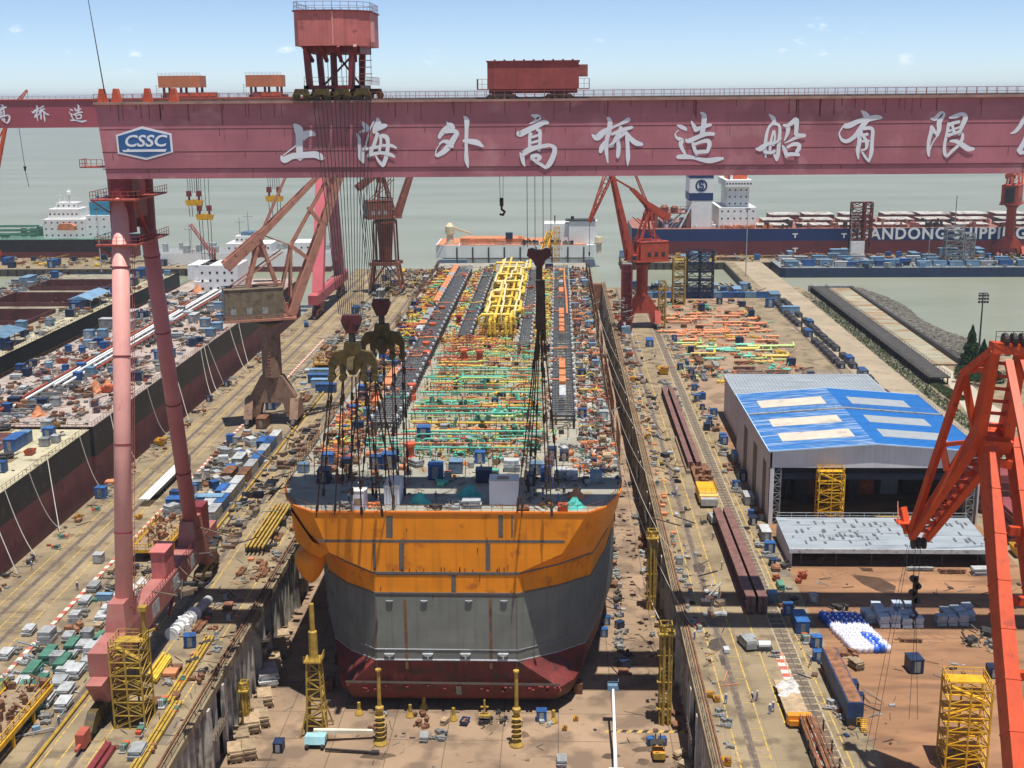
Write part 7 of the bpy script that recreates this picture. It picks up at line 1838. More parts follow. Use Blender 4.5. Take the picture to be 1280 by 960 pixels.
# ---- left apron
WA = along('in the strip behind the striped kerb', (215,'by the pink gantry feet'),(262,'beside the gantry sill'),(310,'abreast of the pipe lorry'),(360,'by the tan crane'),(999,'beyond the tan crane'))
for (k,x,y,rz,sc) in (('con_b',228,637,1.57,1.1),('con_l',262,634,1.57,1.1),('con_g',262,640,0,1.),('con_b',280,622,0,1.),('con_r',288,600,0,1.05),('con_g',300,582,0,1.05),('con_b',330,560,0,1.),('con_b',398,478,1.57,1.05),('con_l',402,484,1.57,1.05),('con_b',408,490,1.57,1.05),('con_l',400,471,1.57,1.05)): px(k,x,y,0,rz,WA,sc,2.4)
for (k,x,y,rz,sc) in (('crate_g',40,845,0,1.1),('crate_g',60,825,0,1.1),('crate_g',78,835,0,1.1),('crate_g',28,868,0,1.),('crate_g',50,860,0,1.),('crate_g',90,812,0,1.),('plate_w',58,880,0,1.1),('plate_w',74,860,0,1.1),('plate_w',95,845,0,1.1),('crate_w',110,835,0,.8),('plate_w',20,890,0,1.1),('plate_w',80,885,0,1.),('cab_g',110,800,0,1.),('crate_g',124,800,0,.7),('heap_r',92,788,0,1.),('con_l',131,750,1.57,.5),('tarp_w',140,790,0,.9),('cab_g',124,703,0,1.),('plate_w',37,792,0,.9),('heap_w',18,815,0,.8),('plate_w',8,822,0,.9)): px(k,x,y,0,rz,WA,sc,1.5)
for i, k in enumerate(('con_g','con_b','con_g','con_g','con_r','con_g','con_b','con_g','con_b','con_g')): put(k, -77.7, 263+i*7.0, 0, 0, 'in the row beside the long yellow pipe', (.9,1.05,1.0)); USED.append((-77.7,263+i*7,3.2))
for (x,y) in ((165,735),(178,728),(172,745),(183,740),(160,752)): px('tarp_w',x,y,0,U(0,3),WA,.8,1.2)
scatter(['heap_w','crate_w','tarp_w','heap_g','cab_g','plate_w','heap_d','wood','heap_r','reel','cab_b','plate'], 90, -90.4, -79.6, 255, 335, 0, WA, 1.25, None, .7, 1.1)
scatter(['heap_w','crate_w','crate_g','heap_g','plate_w','heap_d','wood','plate_w','pip_g'], 60, -90.4, -77.6, 168, 232, 0, WA, 1.5, AX2, .7, 1.1)
scatter(['con_b','heap_g','plate_w','heap_d','wood','pip_r','con_g','pip_g','plate'], 40, -90, -78, 365, 560, 0, WA, 1.7, AX2, .8, 1.2)
WB = along('at the quay edge', (290,'under the cream decked hull'),(360,'below the long black hull, near half'),(999,'below the long black hull, far half'))
scatter(['heap_g','heap_w','heap_r','cart','plate','heap_d'], 48, -110.4, -106.3, 205, 470, 0, WB, .9, None, .45, .8)
for (k,x,y,rz,sc) in (('skip_y',201,556,0,1.25),('cab_b',127,622,0,1.1),('brd_o',138,606,0,1.2),('cab_n',262,502,0,.8),('skip_y',98,648,0,.6),('skip_y',174,648,0,.6),('cab_n',284,483,0,.8)): px(k,x,y,0,rz,WB,sc)
WC = along('between gantry rail and left dock edge', (200,'by the yellow stair tower'),(260,'by the white valve spool'),(420,'beyond the yellow bars'),(999,'at the far end'))
scatter(['cart','heap_g','brd_o','heap_r','plate','heap_d','cart','heap_w','pip_r'], 34, -64.6, -58.0, 160, 262, 0, WC, 1.1, AX2, .55, .9)

for (k,x,y,rz,sc) in (('cab_b',238,808,.2,.9),('plate',190,885,0,1.1),('brd_o',214,846,0,1.2),('cart',205,880,0,1.),('plate_w',172,945,0,1.),('pip_y',200,840,0,1.2)): px(k,x,y,0,rz,WC,sc)
WD = 'on the far end of the left apron'
scatter(['cab_n','heap_d','heap_r','heap_y','pip_y','pip_g','con_g','heap_g','plate','pip_r'], 46, -92, -60, 575, 662, 0, WD, 2.4, AX2, .9, 1.5)

# ---- right apron
WE = along('along the right dock edge', (215,'in front of the girder shadow'),(280,'opposite the huge girders'),(420,'opposite the farther girders'),(999,'by the red crane'))
scatter(['cart','heap_w','brd_o','skip_y','heap_r','heap_g','cart','cab_g'], 56, 23.8, 25.2, 160, 420, 0, WE, .75, AX2, .45, .8)
scatter(['heap_r','heap_g','heap_d','cab_g','skip_o'], 30, 24.2, 26.6, 420, 590, 0, WE, 1.2, AX2, .7, 1.1)
WF = 'between the two crane rails of the right apron'
scatter(['heap_w','heap_g','heap_g'], 26, 33.6, 36.6, 352, 400, 0, WF, 1.0, None, .6, 1.0)
for (k,x,y,rz,sc) in (('skip_y',829,467,0,1.6),('con_b',812,432,0,1.),('cab_g',938,805,0,.8),('heap_d',880,655,0,.7),('cab_l',965,750,0,.8),('heap_g',968,820,0,.6),('plate_w',908,815,0,.5)): px(k,x,y,0,rz,WF,sc)
WG = along('along the outer right crane rail', (215,'by the long blue container'),(262,'by the low shed'),(320,'by the blue roofed workshop'),(999,'by the pipe yard'))
for (k,x,y,rz,sc) in (('con_b',1000,785,0,.9),('cab_g',1016,752,0,.8),('con_b',1045,855,0,.9),('con_r',1058,880,0,.9),('cab_b',1020,808,0,.8),('cab_b',1022,825,0,.7),('cart',1006,800,0,1.),('skip_o',1032,840,0,.7),('cab_n',1066,863,0,.7),('cab_n',1075,875,0,.5),('con_g',956,672,0,.8),('cab_b',962,690,0,.9),('cab_n',941,655,0,.8),('con_g',935,628,0,.8),('cab_n',928,600,0,1.),('con_l',920,575,0,.8),('cab_b',905,555,0,.9),('cab_b',892,520,0,.9),('cab_b',868,488,0,.8),('cab_n',850,462,0,.9),('skip_o',970,725,0,.6),('crate_g',975,735,0,.7)): px(k,x,y,0,rz,WG,sc,1.6)
scatter(['heap_g','cab_n','heap_r','heap_w','cab_b','heap_d','cart','plate'], 70, 41.8, 45.3, 170, 480, 0, WG, 1.0, AX2, .5, .95)
WH = 'on the brown yard before the low shed'
for (k,x,y,rz,sc) in (('cab_n',1142,838,.1,1.1),('skip_o',1003,722,0,.7),('skip_o',998,728,0,.5),('pip_g',1150,713,1.57,.8),('pip_r',1190,716,1.57,.8),('plate_w',1225,718,1.57,1.),('cab_n',1240,845,0,.8),('heap_g',1255,840,0,1.),('heap_d',1215,805,0,1.1),('heap_d',1235,795,.5,1.2),('heap_w',1245,812,0,1.2),('pip_r',1138,802,1.5,.6),('wood',1070,835,.4,1.),('heap_r',1060,820,0,.8),('plate',1025,700,0,.8),('heap_d',1050,762,1.57,1.),('plate_w',1250,770,1.57,1.)): px(k,x,y,0,rz,WH,sc,2.)
# blue grey crates in three blocks
for gx, gy, nx, ny, lab in ((1096,772,2,2,'in the left block behind the bags'),(1128,778,4,4,'in the middle block behind the bags'),(1198,776,4,3,'in the block nearest the orange crane boom')):
    p = at(gx, gy, 0)
    for i in range(nx):
        for j in range(ny):
            if U(0,1) < .88: put('crate_c', p.x-nx*.95+i*1.95+U(-.15,.15), p.y-2+j*2.0+U(-.2,.2), 0, U(-.1,.1), lab, (1,1,U(.7,1.35)))
# dense aligned store of green and grey crates, lower left
for i in range(5):
    y = 172.
    while y < 208:
        L_ = rnd.choice(('crate_g','crate_g','plate_w','plate_w','cab_g','plate'))
        if U(0,1) < .9 and free(-89.4+i*2.6, y, .5): put(L_, -89.4+i*2.6+U(-.2,.2), y, 0, U(-.04,.04), WA, (1.1,U(.9,1.15),U(.8,1.3)))
        y += 5.2 if L_ == 'crate_g' else 4.2
# bulk bags: white and blue
bagp = proto('bulk_bag', 'bulk bag'); b_ = MB(); b_.lathe([(.35,0),(.52,.1),(.56,.5),(.5,.85),(.2,.98)], (0,0,0), 9); part('sack', b_, M['bag'], bagp, smooth=True); b_ = MB()
for a in range(4): b_.path([(.4*cos(a*1.57),.4*sin(a*1.57),.85),(.3*cos(a*1.57),.3*sin(a*1.57),1.1),(.3*cos(a*1.57+.6),.3*sin(a*1.57+.6),.9)],.04,4)
part('loop', b_, M['bag'], bagp)
bagb = proto('bulk_bag', 'bulk bag'); b_ = MB(); b_.lathe([(.35,0),(.54,.1),(.58,.5),(.5,.9),(.15,1.02)], (0,0,0), 9); part('sack', b_, M['bbag'], bagb, smooth=True)
b_ = MB(); b_.lathe([(.2,1.0),(.1,1.1),(.18,1.16)], (0,0,0), 7); part('tie', b_, M['bag'], bagb)
for r_ in range(12):
    for c in range(7):
        x0_, y0_ = 47.6+c*.98+U(-.08,.08), 210.5-r_*1.25+U(-.12,.12)
        x0_ += r_*.22
        bl = r_ < 4 or (3 < c < 6 and r_ > 6) or U(0,1) < .08
        place(bagb if bl else bagp, (x0_,y0_,0), U(0,6), ('blue sheeted bulk bag' if bl else 'white bulk bag')+' in the rows of bags on the brown yard', ('blue' if bl else 'white')+' bulk bags on the brown yard', (1.05,1.15,U(1.2,1.5)))
# ---- pipe yard behind the workshop
WI = 'on the tan pipe yard behind the workshop'
def spool(x, y, L_, r, m, nm, lab, rz=0., nb=3):
    t = thing('pipe_spool', (x,y,0), lab, 'pipe spool', nm); b_ = MB()
    for i in range(nb):
        yy = y+i*r*2.6; pts = [(x-L_/2+U(0,2),yy,.4+r),(x+L_/2-U(0,3),yy,.4+r)]
        if U(0,1) < .5: pts += [(pts[-1][0]+.1,yy,.4+r),(pts[-1][0]+.1,yy+U(.8,2.5),.4+r+U(0,1.2))]
        ppath(b_, pts, r, 7)
    part('pipe', b_, m, t); b_ = MB()
    for q in (-.35,0,.35): b_.box(x+q*L_-.15,x+q*L_+.15,y-.5,y+nb*r*2.6,0,.4)
    part('bearer', b_, M['wood'], t)
for i in range(95):
    x, y = U(45,82), U(425,525); ring_ = 'orange' if y > 462 or U(0,1) < .15 else ('teal' if U(0,1) < .4 else ('pale green' if U(0,1) < .6 else 'yellow'))
    if not free(x, y, 2.2): continue
    spool(x, y, U(5,13), U(.22,.45), {'orange':M['opipe'],'teal':M['tpipe'],'pale green':M['gpipe'],'yellow':M['ypipe']}[ring_], ring_+' pipe spools on the tan pipe yard', ring_+' pipe spool '+WI, 0, rnd.choice((1,2,2,3)))
scatter(['heap_d','heap_t','heap_p','cab_n','pip_r','heap_y','plate','heap_r'], 70, 42, 84, 395, 560, 0, WI, 1.8, AX, .8, 1.4)
scatter(['pip_g','heap_d','heap_g','plate'], 16, 44, 56, 398, 424, 0, WI, 1.8, AX, .9, 1.3)
# row of containers closing the yard and boxes by the basin
for i in range(12): put('con_b' if i % 3 else 'con_l', 41+i*5.3, 571, 0, pi/2, 'in the single row closing the far pipe yard', (.95,.84,1.0))
WJ = 'on the quay between the container row and the small basin'
scatter(['cab_n','cab_b','heap_d','heap_r','heap_w','con_b','pip_r','cab_l','con_l'], 62, 36, 92, 575, 600, 0, WJ, 2., AX, .9, 1.5)
WK = along('in the twin lines beside the sandy road', (440,'nearest the workshop'),(500,'midway along'),(999,'nearest the causeway'))
y = 372
while y < 560:
    for xx in (97.2, 101.6):
        if U(0,1) < .86: put(rnd.choice(['bin_n','bin_n','bin_n','con_b','bin_n']), xx+U(-.3,.3), y+U(-.6,.6), 0, U(-.04,.04), WK, (.95,1.0,.95))
    y += 7.1
for (k,x,y,rz,sc) in (('con_l',967,378,0,1.7),('cab_b',962,384,0,1.6),('con_l',988,392,1.57,1.2)): px(k,x,y,0,rz,'at the foot of the causeway near the basin',sc)
# ---- blue sheds on the barge, boxes on the piers
WL2 = 'on the deck of the long navy barge'
x = 122.
while x < 262:
    w = U(5,9); put(rnd.choice(['con_b','con_l','con_l','con_b','con_g','cab_n']), x+w/2, 666+U(0,3), 1.22, pi/2, WL2, (1.2,1.15,U(.9,1.3))); 
    if U(0,1) < .8: put(rnd.choice(['con_b','con_l','con_g','cab_l','heap_y']), x+w/2, 676+U(-1,3), 1.22, pi/2, WL2, (1.3,1.2,U(1.,1.5)))
    if U(0,1) < .6: put(rnd.choice(['con_l','con_g','heap_w','heap_r']), x+w/2, 686+U(-1,3), 1.22, pi/2, WL2, (1.3,1.2,U(1.,1.5)))
    x += w+U(.4,1.5)
scatter(['con_l','heap_r','heap_g','cab_b','pip_r','heap_w','heap_y'], 60, 40, 250, 697, 720, 0, 'on the outer right pier', 3., AX, 1., 1.8)
scatter(['heap_r','heap_g','cab_n','heap_w','heap_y','con_b'], 34, -330, -195, 680, 720, 0, 'on the outer left pier', 3., AX, 1., 1.8)
# ---- decks of the left hulls
WM2 = along('on the long black hull', (320,'at its near end'),(360,'before its pipelines'),(420,'beside its pipelines'),(999,'towards its white deckhouse'))
scatter(['cab_b','cab_n','cab_l','heap_w','heap_r','heap_g','heap_d','cab_g','plate_w','skip_o','reel','heap_r','gas','wood'], 95, -159.5, -117, 294, 400, 14, WM2, 1.6, AX, .7, 1.2, 5)
scatter(['cab_n','cab_l','heap_w','heap_r','heap_g','heap_d','cab_g','plate_w','con_g','heap_r','wood'], 70, -159.5, -117, 400, 498, 14, WM2, 1.6, AX, .9, 1.5, 5)
for (k,x,y,sc) in (('tarp_o',120,490,2.2),('tarp_o',48,519,1.7),('tarp_o',248,367,2.6),('tarp_o',135,486,1.8),('heap_r',108,495,1.6),('heap_r',20,510,1.6),('heap_r',5,512,1.5)): px(k,x,y,14,U(0,3),WM2,sc)
WN = 'on the cream deck of the nearest left hull'
for (k,x,y,sc) in (('cab_g',60,538,1.3),('cab_b',62,548,1.1),('skip_y',70,534,.8),('con_b',20,560,1.1),('con_l',28,555,1.),('skip_o',38,568,.9),('heap_d',8,575,1.5),('heap_d',4,540,1.6),('cab_b',2,590,1.)): px(k,x,y,14,0,WN,sc)
scatter(['heap_r','heap_d','cab_g','heap_w'], 24, -170, -117, 236, 286, 14, WN, 1.6, AX, .7, 1.1)
WO = along('on the bulk hull', (400,'beside its nearest holds'),(480,'beside its middle holds'),(999,'beside its farthest holds'))
scatter(['cab_b','con_b','cab_l','heap_r','heap_w','heap_d','wood','cab_n'], 50, -187.5, -176.5, 300, 556, 14, WO, 1.6, AX, 1., 1.6)
scatter(['cab_b','con_l','heap_r','heap_d','cab_g','heap_w'], 24, -234, -223, 380, 556, 14, WO, 2., AX, 1., 1.6)
# blue shelters spanning holds
for (x, y, w, d, lab) in ((-183,392,12,17,'blue sheet shelter on posts on the bulk hull deck, nearest of three'),(-182,470,9,22,'blue sheet shelter on posts on the bulk hull deck, middle of three'),(-226,398,10,20,'blue sheet shelter on posts on the bulk hull deck, left across the holds')):
    t = thing('deck_shelter', (x,y,14), lab, 'shelter', 'blue shelters on the bulk hull'); b_ = MB(); b_._add([(x-w/2,y-d/2,18),(x+w/2,y-d/2,18),(x+w/2,y+d/2,18),(x-w/2,y+d/2,18),(x,y-d/2,19.4),(x,y+d/2,19.4)],[(0,1,4),(1,2,5,4),(2,3,5),(3,0,4,5)]); part('roof', b_, M['lblue'], t)
    for sx in (-1,1):
        for sy in (-1,0,1): b_ = MB(); b_.bar((x+sx*w*.45,y+sy*d*.45,14),(x+sx*w*.45,y+sy*d*.45,18.1),.25); part('post', b_, M['grey'], t)
# ---- dock floor
WP = 'against the left dock wall on the dock floor'
for (x,y,sc) in ((354,803,1.7),(350,818,1.8),(342,836,1.9),(335,852,1.8),(322,893,1.5),(303,930,1.6),(316,912,1.6),(332,880,1.6),(295,948,1.5),(328,905,1.5),(312,945,1.5)): px('wood' if x != 335 else 'plate_w',x,y,DOCKZ,.3,WP,sc,1.2)
for (x,y) in ((349,938),): px('cab_n',x,y,DOCKZ,0,WP,.8)
scatter(['heap_g','heap_d','cab_n','heap_w','plate'], 34, 11.4, 13.4, 215, 330, DOCKZ, along('on the dock floor under the hull flank', (240,'nearest the transom'),(285,'midway'),(999,'farther along')), 1.1, None, .6, 1.0)
scatter(['heap_d','heap_r','skip_b','wood','heap_g','cab_b'], 16, -36, 1, 193, 206, DOCKZ, 'in the shadow below the transom', 1.4, None, .5, .9)
scatter(['heap_d','heap_g','plate','wood'], 26, 19.8, 21.6, 168, 330, DOCKZ, 'at the foot of the shaded right dock wall', 1.1, None, .6, 1.0)
for (k,x,y,sc) in (('cab_b',677,900,.8),('cab_b',755,795,.7),('cab_b',758,780,.7),('skip_y',706,912,.4),('skip_y',720,900,.4),('plate_w',702,955,.8),('heap_g',548,922,.9),('plate_w',530,925,.7)): px(k,x,y,DOCKZ,0,'on the open dock floor right below the transom',sc)

# ---- fine litter nobody could count: offcuts, hoses, small boxes, clamps
def litter(label, n, x0, x1, y0, y1, z, mats, smin, smax, tall=.8, bars=.35, skipfn=None, clump=0):
    b_ = MB(); cl = [(U(x0,x1),U(y0,y1)) for _ in range(max(1,clump))]
    for i in range(n):
        if clump and U(0,1) < .7: c = rnd.choice(cl); x, y = rnd.gauss(c[0],1.8), rnd.gauss(c[1],2.6)
        else: x, y = U(x0,x1), U(y0,y1)
        if not (x0 < x < x1 and y0 < y < y1) or (skipfn and skipfn(x, y)): continue
        s = U(smin,smax); b_.cur = int(U(0,len(mats)-.001))
        if U(0,1) < bars: a = U(0,pi); q = s*U(1.5,5); dz = U(0,s*tall*1.5); b_.bar((x,y,z+s*.12),(x+q*cos(a),y+q*sin(a),z+s*.12+dz),s*.16,s*.16)
        else: b_.cbox((x,y,z),(s*U(.5,1.6),s*U(.5,1.6),s*U(.25,1)*tall),U(0,3) if U(0,1) < .4 else 0)
    solo('loose_litter', b_, mats, label, 'litter', kind='stuff')
SUB = dict(lgrey='lgrey2', wht='lgrey', wood='wood2', rusty='rust2', tarp='lgrey')
mm = lambda q: [M[SUB.get(k, k)] for k in q.split()]
litter('small offcuts and fittings strewn over the left deck lane of the orange hull', 1950, -48.5, -37.5, 214, 500, DZ, mm('rusty rpipe opipe dark navy lgrey wood grey rusty oldyel'), .35, 1.1, 1.2, .45, None, 60)
litter('small offcuts and fittings strewn over the right deck lane of the orange hull', 1950, 4.4, 11, 214, 500, DZ, mm('rusty grey dark navy lgrey wood opipe green grey'), .3, .9, 1.2, .4, None, 60)
litter('small fittings strewn between the pipes of the orange hull', 2700, -30, 4, 222, 490, DZ, mm('rusty opipe dark tpipe ypipe lgrey grey gpipe dark'), .25, .8, 1.4, .5, lambda x, y: y < 228 and U(0,1) < .5, 120)
litter('small gear strewn over the transom end of the orange hull', 315, -40, 5, 200.5, 222, DZ, mm('rusty dark wood lgrey opipe grey'), .2, .6, .8, .5, None, 24)
litter('small gear strewn over the long black hull deck', 2200, -160, -115, 292, 500, 14, mm('rusty pinkdeck dark lblue grey lgrey wood rpipe grey pinkdeck dark rusty'), .4, 1.4, .8, .4, None, 160)
litter('small gear strewn over the cream deck of the nearest left hull', 210, -175, -115.5, 215, 287, 14, mm('rusty dark lgrey wood grey'), .3, 1.1, .7, .4, None, 14)
litter('small gear strewn over the bulk hull deck edge', 420, -188.5, -175.5, 260, 560, 14, mm('rusty dark wht lgrey wood grey lblue'), .4, 1.3, .9, .4, None, 40)
litter('small gear strewn along the left hulls quay edge', 420, -110.4, -106, 190, 560, 0, mm('rusty dark lgrey wood grey rpipe wht'), .25, .8, .6, .55, None, 90)
litter('small goods strewn in the strip behind the striped kerb', 900, -90.6, -76.6, 165, 560, 0, mm('lgrey wht rusty wood grey green dark lblue tarp'), .35, 1.2, .8, .35, lambda x, y: y > 335 and y < 362, 110)
litter('small goods strewn along the left dock edge', 200, -65.5, -57.4, 160, 290, 0, mm('rusty sand wood grey dark lgrey rusty'), .25, .9, .5, .5, None, 80)
litter('small goods strewn over the far left apron', 420, -92, -60, 575, 668, 0, mm('rusty dark oldyel wood grey lgrey navy'), .5, 1.6, .9, .4, None, 60)
litter('small goods strewn along the right dock edge', 420, 23.4, 26.8, 158, 590, 0, mm('rusty wood lgrey grey dark opipe oldyel'), .2, .8, .7, .45, None, 100)
litter('small goods strewn beside the outer right crane rail', 320, 41, 45.6, 165, 500, 0, mm('rusty dark navy grey lgrey wood'), .25, .9, .8, .4, None, 60)
litter('small goods strewn between the right crane rails', 120, 32, 36, 300, 480, 0, mm('rusty lgrey grey wood dark'), .25, .9, .6, .4, None, 20)
litter('pipe fittings strewn over the tan pipe yard', 700, 42, 84, 400, 562, 0, mm('rusty opipe tpipe dark gpipe wood grey opipe'), .4, 1.4, .7, .6, None, 60)
litter('small goods strewn over the brown yard', 110, 47, 91, 160, 234, 0, mm('rusty wood dark grey'), .25, .9, .4, .5, None, 18)
litter('small gear strewn on the basin quay', 600, 34, 92, 575, 601, 0, mm('rusty dark navy lgrey wood'), .6, 2.0, 1.1, .4, None, 30)
litter('small gear strewn on the navy barge', 450, 120, 300, 662, 690, 1.22, mm('lblue grey lgrey rusty wht navy'), .6, 2.4, 1.1, .3, None, 40)
litter('small gear strewn on the outer piers', 800, 40, 300, 696, 722, 0, mm('rusty dark lgrey wood oldyel'), .6, 2.2, .9, .4, None, 40)
litter('small gear strewn on the left outer pier', 450, -400, -195, 679, 722, 0, mm('rusty dark lgrey wood oldyel'), .6, 2.2, .9, .4, None, 30)
litter('small goods strewn under the right hull flank', 200, 11.2, 13.6, 212, 420, DOCKZ, mm('dark grey rusty wood navy'), .3, 1.0, 1.2, .4, None, 50)
litter('small goods strewn over the open dock floor', 90, -54, 20, 150, 204, DOCKZ, mm('rusty dark wood grey lgrey'), .2, .8, .4, .6, None, 26)
litter('timber and blocks along the left dock wall', 260, -55.6, -50.5, 160, 260, DZ, mm('wood wood lgrey rusty dark'), .4, 1.3, .8, .35, None, 16)
litter('wet rubbish along the right dock wall', 260, 19.5, 22.4, 150, 420, DZ, mm('dark grey rusty wood'), .3, 1.1, .8, .4, None, 40)

litter('staging and gear lying in the open holds of the bulk hull', 700, -221, -190, 205, 528, 8.25, mm('rusty hold dark wood grey oldyel'), .6, 2.4, 1.4, .5, None, 60)
litter('gear on the cross decks and far margin of the bulk hull', 900, -235, -223, 300, 560, 14, mm('rusty dark grey lgrey wood lblue'), .5, 1.6, .9, .4, None, 40)
# ================================================================== SINGLE MACHINES AND LONG STEEL
def ibeam(mb, x, y0, y1, z, w, h):
    mb.box(x-w/2,x+w/2,y0,y1,z,z+.12); mb.box(x-w/2,x+w/2,y0,y1,z+h-.12,z+h); mb.box(x-.08,x+.08,y0,y1,z+.12,z+h-.12)
    for e in (y0, y1-.1): mb.box(x-w/2,x+w/2,e,e+.1,z+.12,z+h-.12)
beamm = mat('dark red brown steel girder', (.17,.085,.07), .6, .25, .6, (.10,.05,.04), .3, 1.)
p1, p2 = at(842,487), at(872,592)
for i, dx in enumerate((-1.1,.5)):
    b_ = MB(); ibeam(b_, 34.6+dx*1.3, p2.y+2, p1.y-6, .3, 1.3, 2.2); solo('steel_girder', b_, beamm, ('left' if i == 0 else 'right')+' girder of the pair lying farther along the right apron', 'steel girder', 'long steel girders on the right apron')
b_ = MB(); b_.box(32.0,33.0,298,330,0,.8); solo('steel_girder', b_, M['jibhouse'], 'low tan beam lying left of the farther girder pair', 'steel girder', 'long steel girders on the right apron')
for i, dx in enumerate((-1.2,1.0)):
    b_ = MB(); ibeam(b_, 36.2+dx, 212, 262, .3, 1.7, 3.2); solo('steel_girder', b_, beamm, ('left' if i == 0 else 'right')+' girder of the huge pair lying beside the dark girder shadow', 'steel girder', 'long steel girders on the right apron')
b_ = MB(); b_.box(33.2,37.6,284,303,.9,1.3)
for i in range(10): b_.cbox((35.4+U(-1.2,1.2),289+U(-4,8),1.3),(U(.4,1.4),U(.5,2.5),U(.4,1.6)),U(0,3))
t = thing('flat_trailer', (35.4,293,0), 'rusty flat trailer of scrap between the girders on the right apron', 'trailer'); part('deck', b_, M['rusty'], t)
for sx in (-1,1):
    for k in range(4): b_ = MB(); b_.path([(35.4+sx*1.9,287+k*4,.5),(35.4+sx*1.5,287+k*4,.5)],.5,12); part('wheel', b_, M['rubber'], t)
# yellow tug
p = at(884,628)
t = thing('yellow_carrier', (p.x,p.y,0), 'bright yellow covered carrier parked by the outer rail of the right apron', 'carrier'); b_ = MB(); b_.prism_x([(p.y-2.6,.8),(p.y+6.5,.8),(p.y+6.5,3.0),(p.y-1.8,3.2),(p.y-2.6,2.4)], p.x-2.1,p.x+2.1); part('body', b_, mat('amber yellow paint',(.72,.36,.01),.5,.08,.5), t)
b_ = MB(); b_.box(p.x-1.9,p.x+1.9,p.y-4.4,p.y-2.7,.6,2.2); part('cab', b_, M['lgrey'], t); b_ = MB(); b_.fence([(p.x-2,p.y-2.2,3.2),(p.x+2,p.y-2.2,3.2),(p.x+2,p.y+6,3.2)],1,1.3,.08); part('railing', b_, M['oldyel'], t)
for sx in (-1,1):
    for k in range(3): b_ = MB(); b_.path([(p.x+sx*2.15,p.y-1+k*3,.6),(p.x+sx*1.7,p.y-1+k*3,.6)],.6,12); part('wheel', b_, M['rubber'], t)
# long blue workshop container row with steps
t = thing('long_container', (44.4,181,0), 'long blue container with ochre roof and yellow steps at its end beside the brown yard', 'container'); b_ = MB(); b_.box(43.2,45.6,171,190,1.4,4.0); part('body', b_, mat('dull dark blue container', (.018,.045,.12), .55, .3, .6, RUST, .2, .8), t); b_ = MB(); b_.box(43.4,45.4,171.2,189.8,4.0,4.1); part('roof', b_, M['rusty'], t)
b_ = MB(); b_.box(43.3,45.5,171,190,0,1.4); part('base', b_, M['dark'], t); b_ = MB()
for k in range(7): b_.box(45.0,46.0,169.3+k*.2,169.5+k*.2,.2+k*.2,.26+k*.2)
b_.fence([(44.2,169.2,1.4),(46.0,169.2,1.4)],1.1,.6,.07); part('steps', b_, M['yellow'], t)
# red and white flat truck with sheeted load, and the rack below it
p = at(990,885); t = thing('flatbed_truck', (p.x,p.y,0), 'orange fronted flatbed carrying white sheets near the lower right rails', 'truck'); b_ = MB(); b_.box(p.x-1.7,p.x+1.7,p.y-5,p.y+7,1.0,1.3); part('bed', b_, M['wood'], t); b_ = MB(); b_.box(p.x-1.8,p.x+1.8,p.y-6.2,p.y-5,.5,2.0); b_.box(p.x-1.6,p.x+1.6,p.y-6.6,p.y-6.2,.5,1.3); part('headboard', b_, mat('orange truck paint',(.72,.25,.02),.5), t)
for sx in (-1,1):
    for k in range(4): b_ = MB(); b_.path([(p.x+sx*1.7,p.y-4+k*3,.5),(p.x+sx*1.35,p.y-4+k*3,.5)],.5,12); part('wheel', b_, M['rubber'], t)
for (dx,dy,s) in ((-.7,4.6,.75),(.8,5.2,.8),(.6,3.2,.8),(-.9,2.0,.7)): put('tarp_w', p.x+dx, p.y+dy, 1.3, U(0,3), 'lying on the orange fronted flatbed', s)
t = thing('steel_rack', (37.5,163,0), 'rack of thin rusty bars at the bottom edge beside the right crane rail', 'rack'); b_ = MB()
for i in range(26): x = 36+U(0,3.2); b_.path([(x,156,.9+U(0,1.2)),(x+U(-.2,.2),171,.9+U(0,1.2))],.07,5)
part('bars', b_, M['rusty'], t); b_ = MB()
for y in (158,163,169): b_.box(35.8,39.4,y,y+.3,.5,.8); b_.box(35.8,36,y,y+.3,0,2.2); b_.box(39.2,39.4,y,y+.3,0,2.2)
part('frame', b_, M['dark'], t)
# yellow skids with pipework (left apron)
def yskid(x, y, w, L_, label, rz=0.):
    t = thing('yellow_skid', (x,y,0), label, 'skid frame', 'yellow skid frames full of pipework'); b_ = MB()
    for sx in (-1,1):
        b_.box(x+sx*w/2-.25,x+sx*w/2+.25,y-L_/2,y+L_/2,2.0,2.8); b_.fence([(x+sx*w/2,y-L_/2,2.8),(x+sx*w/2,y+L_/2,2.8)],1.2,2,.12)
        for k in range(4): b_.box(x+sx*w/2-.2,x+sx*w/2+.2,y-L_/2+k*(L_-.4)/3,y-L_/2+.4+k*(L_-.4)/3,0,2.0)
    for k in range(5): b_.box(x-w/2,x+w/2,y-L_/2+k*(L_-.4)/4,y-L_/2+.4+k*(L_-.4)/4,2.1,2.6)
    b_.fence([(x-w/2,y-L_/2,2.8),(x+w/2,y-L_/2,2.8)],1.2,2,.12); part('frame', b_, M['yellow'], t); b_ = MB(); b_.box(x-w/2+.3,x+w/2-.3,y-L_/2+.3,y+L_/2-.3,2.6,2.66); part('deck', b_, M['wood'], t); b_ = MB()
    for i in range(46):
        a = (x+U(-w/2+.4,w/2-.4),y+U(-L_/2+.6,L_/2-.6),2.8+U(0,1.6)); k = U(0,1); q = (a[0]+(U(-2,2) if k < .4 else 0),a[1]+(U(-2.5,2.5) if .4 <= k < .75 else 0),2.8+U(0,2.2)); b_.path([a,q],U(.08,.2),6)
    for i in range(16): b_.cbox((x+U(-w/2+.7,w/2-.7),y+U(-L_/2+.9,L_/2-.9),2.7),(U(.4,1.2),U(.4,1.2),U(.4,1.8)),U(0,3))
    part('pipework', b_, M['rusty'], t)
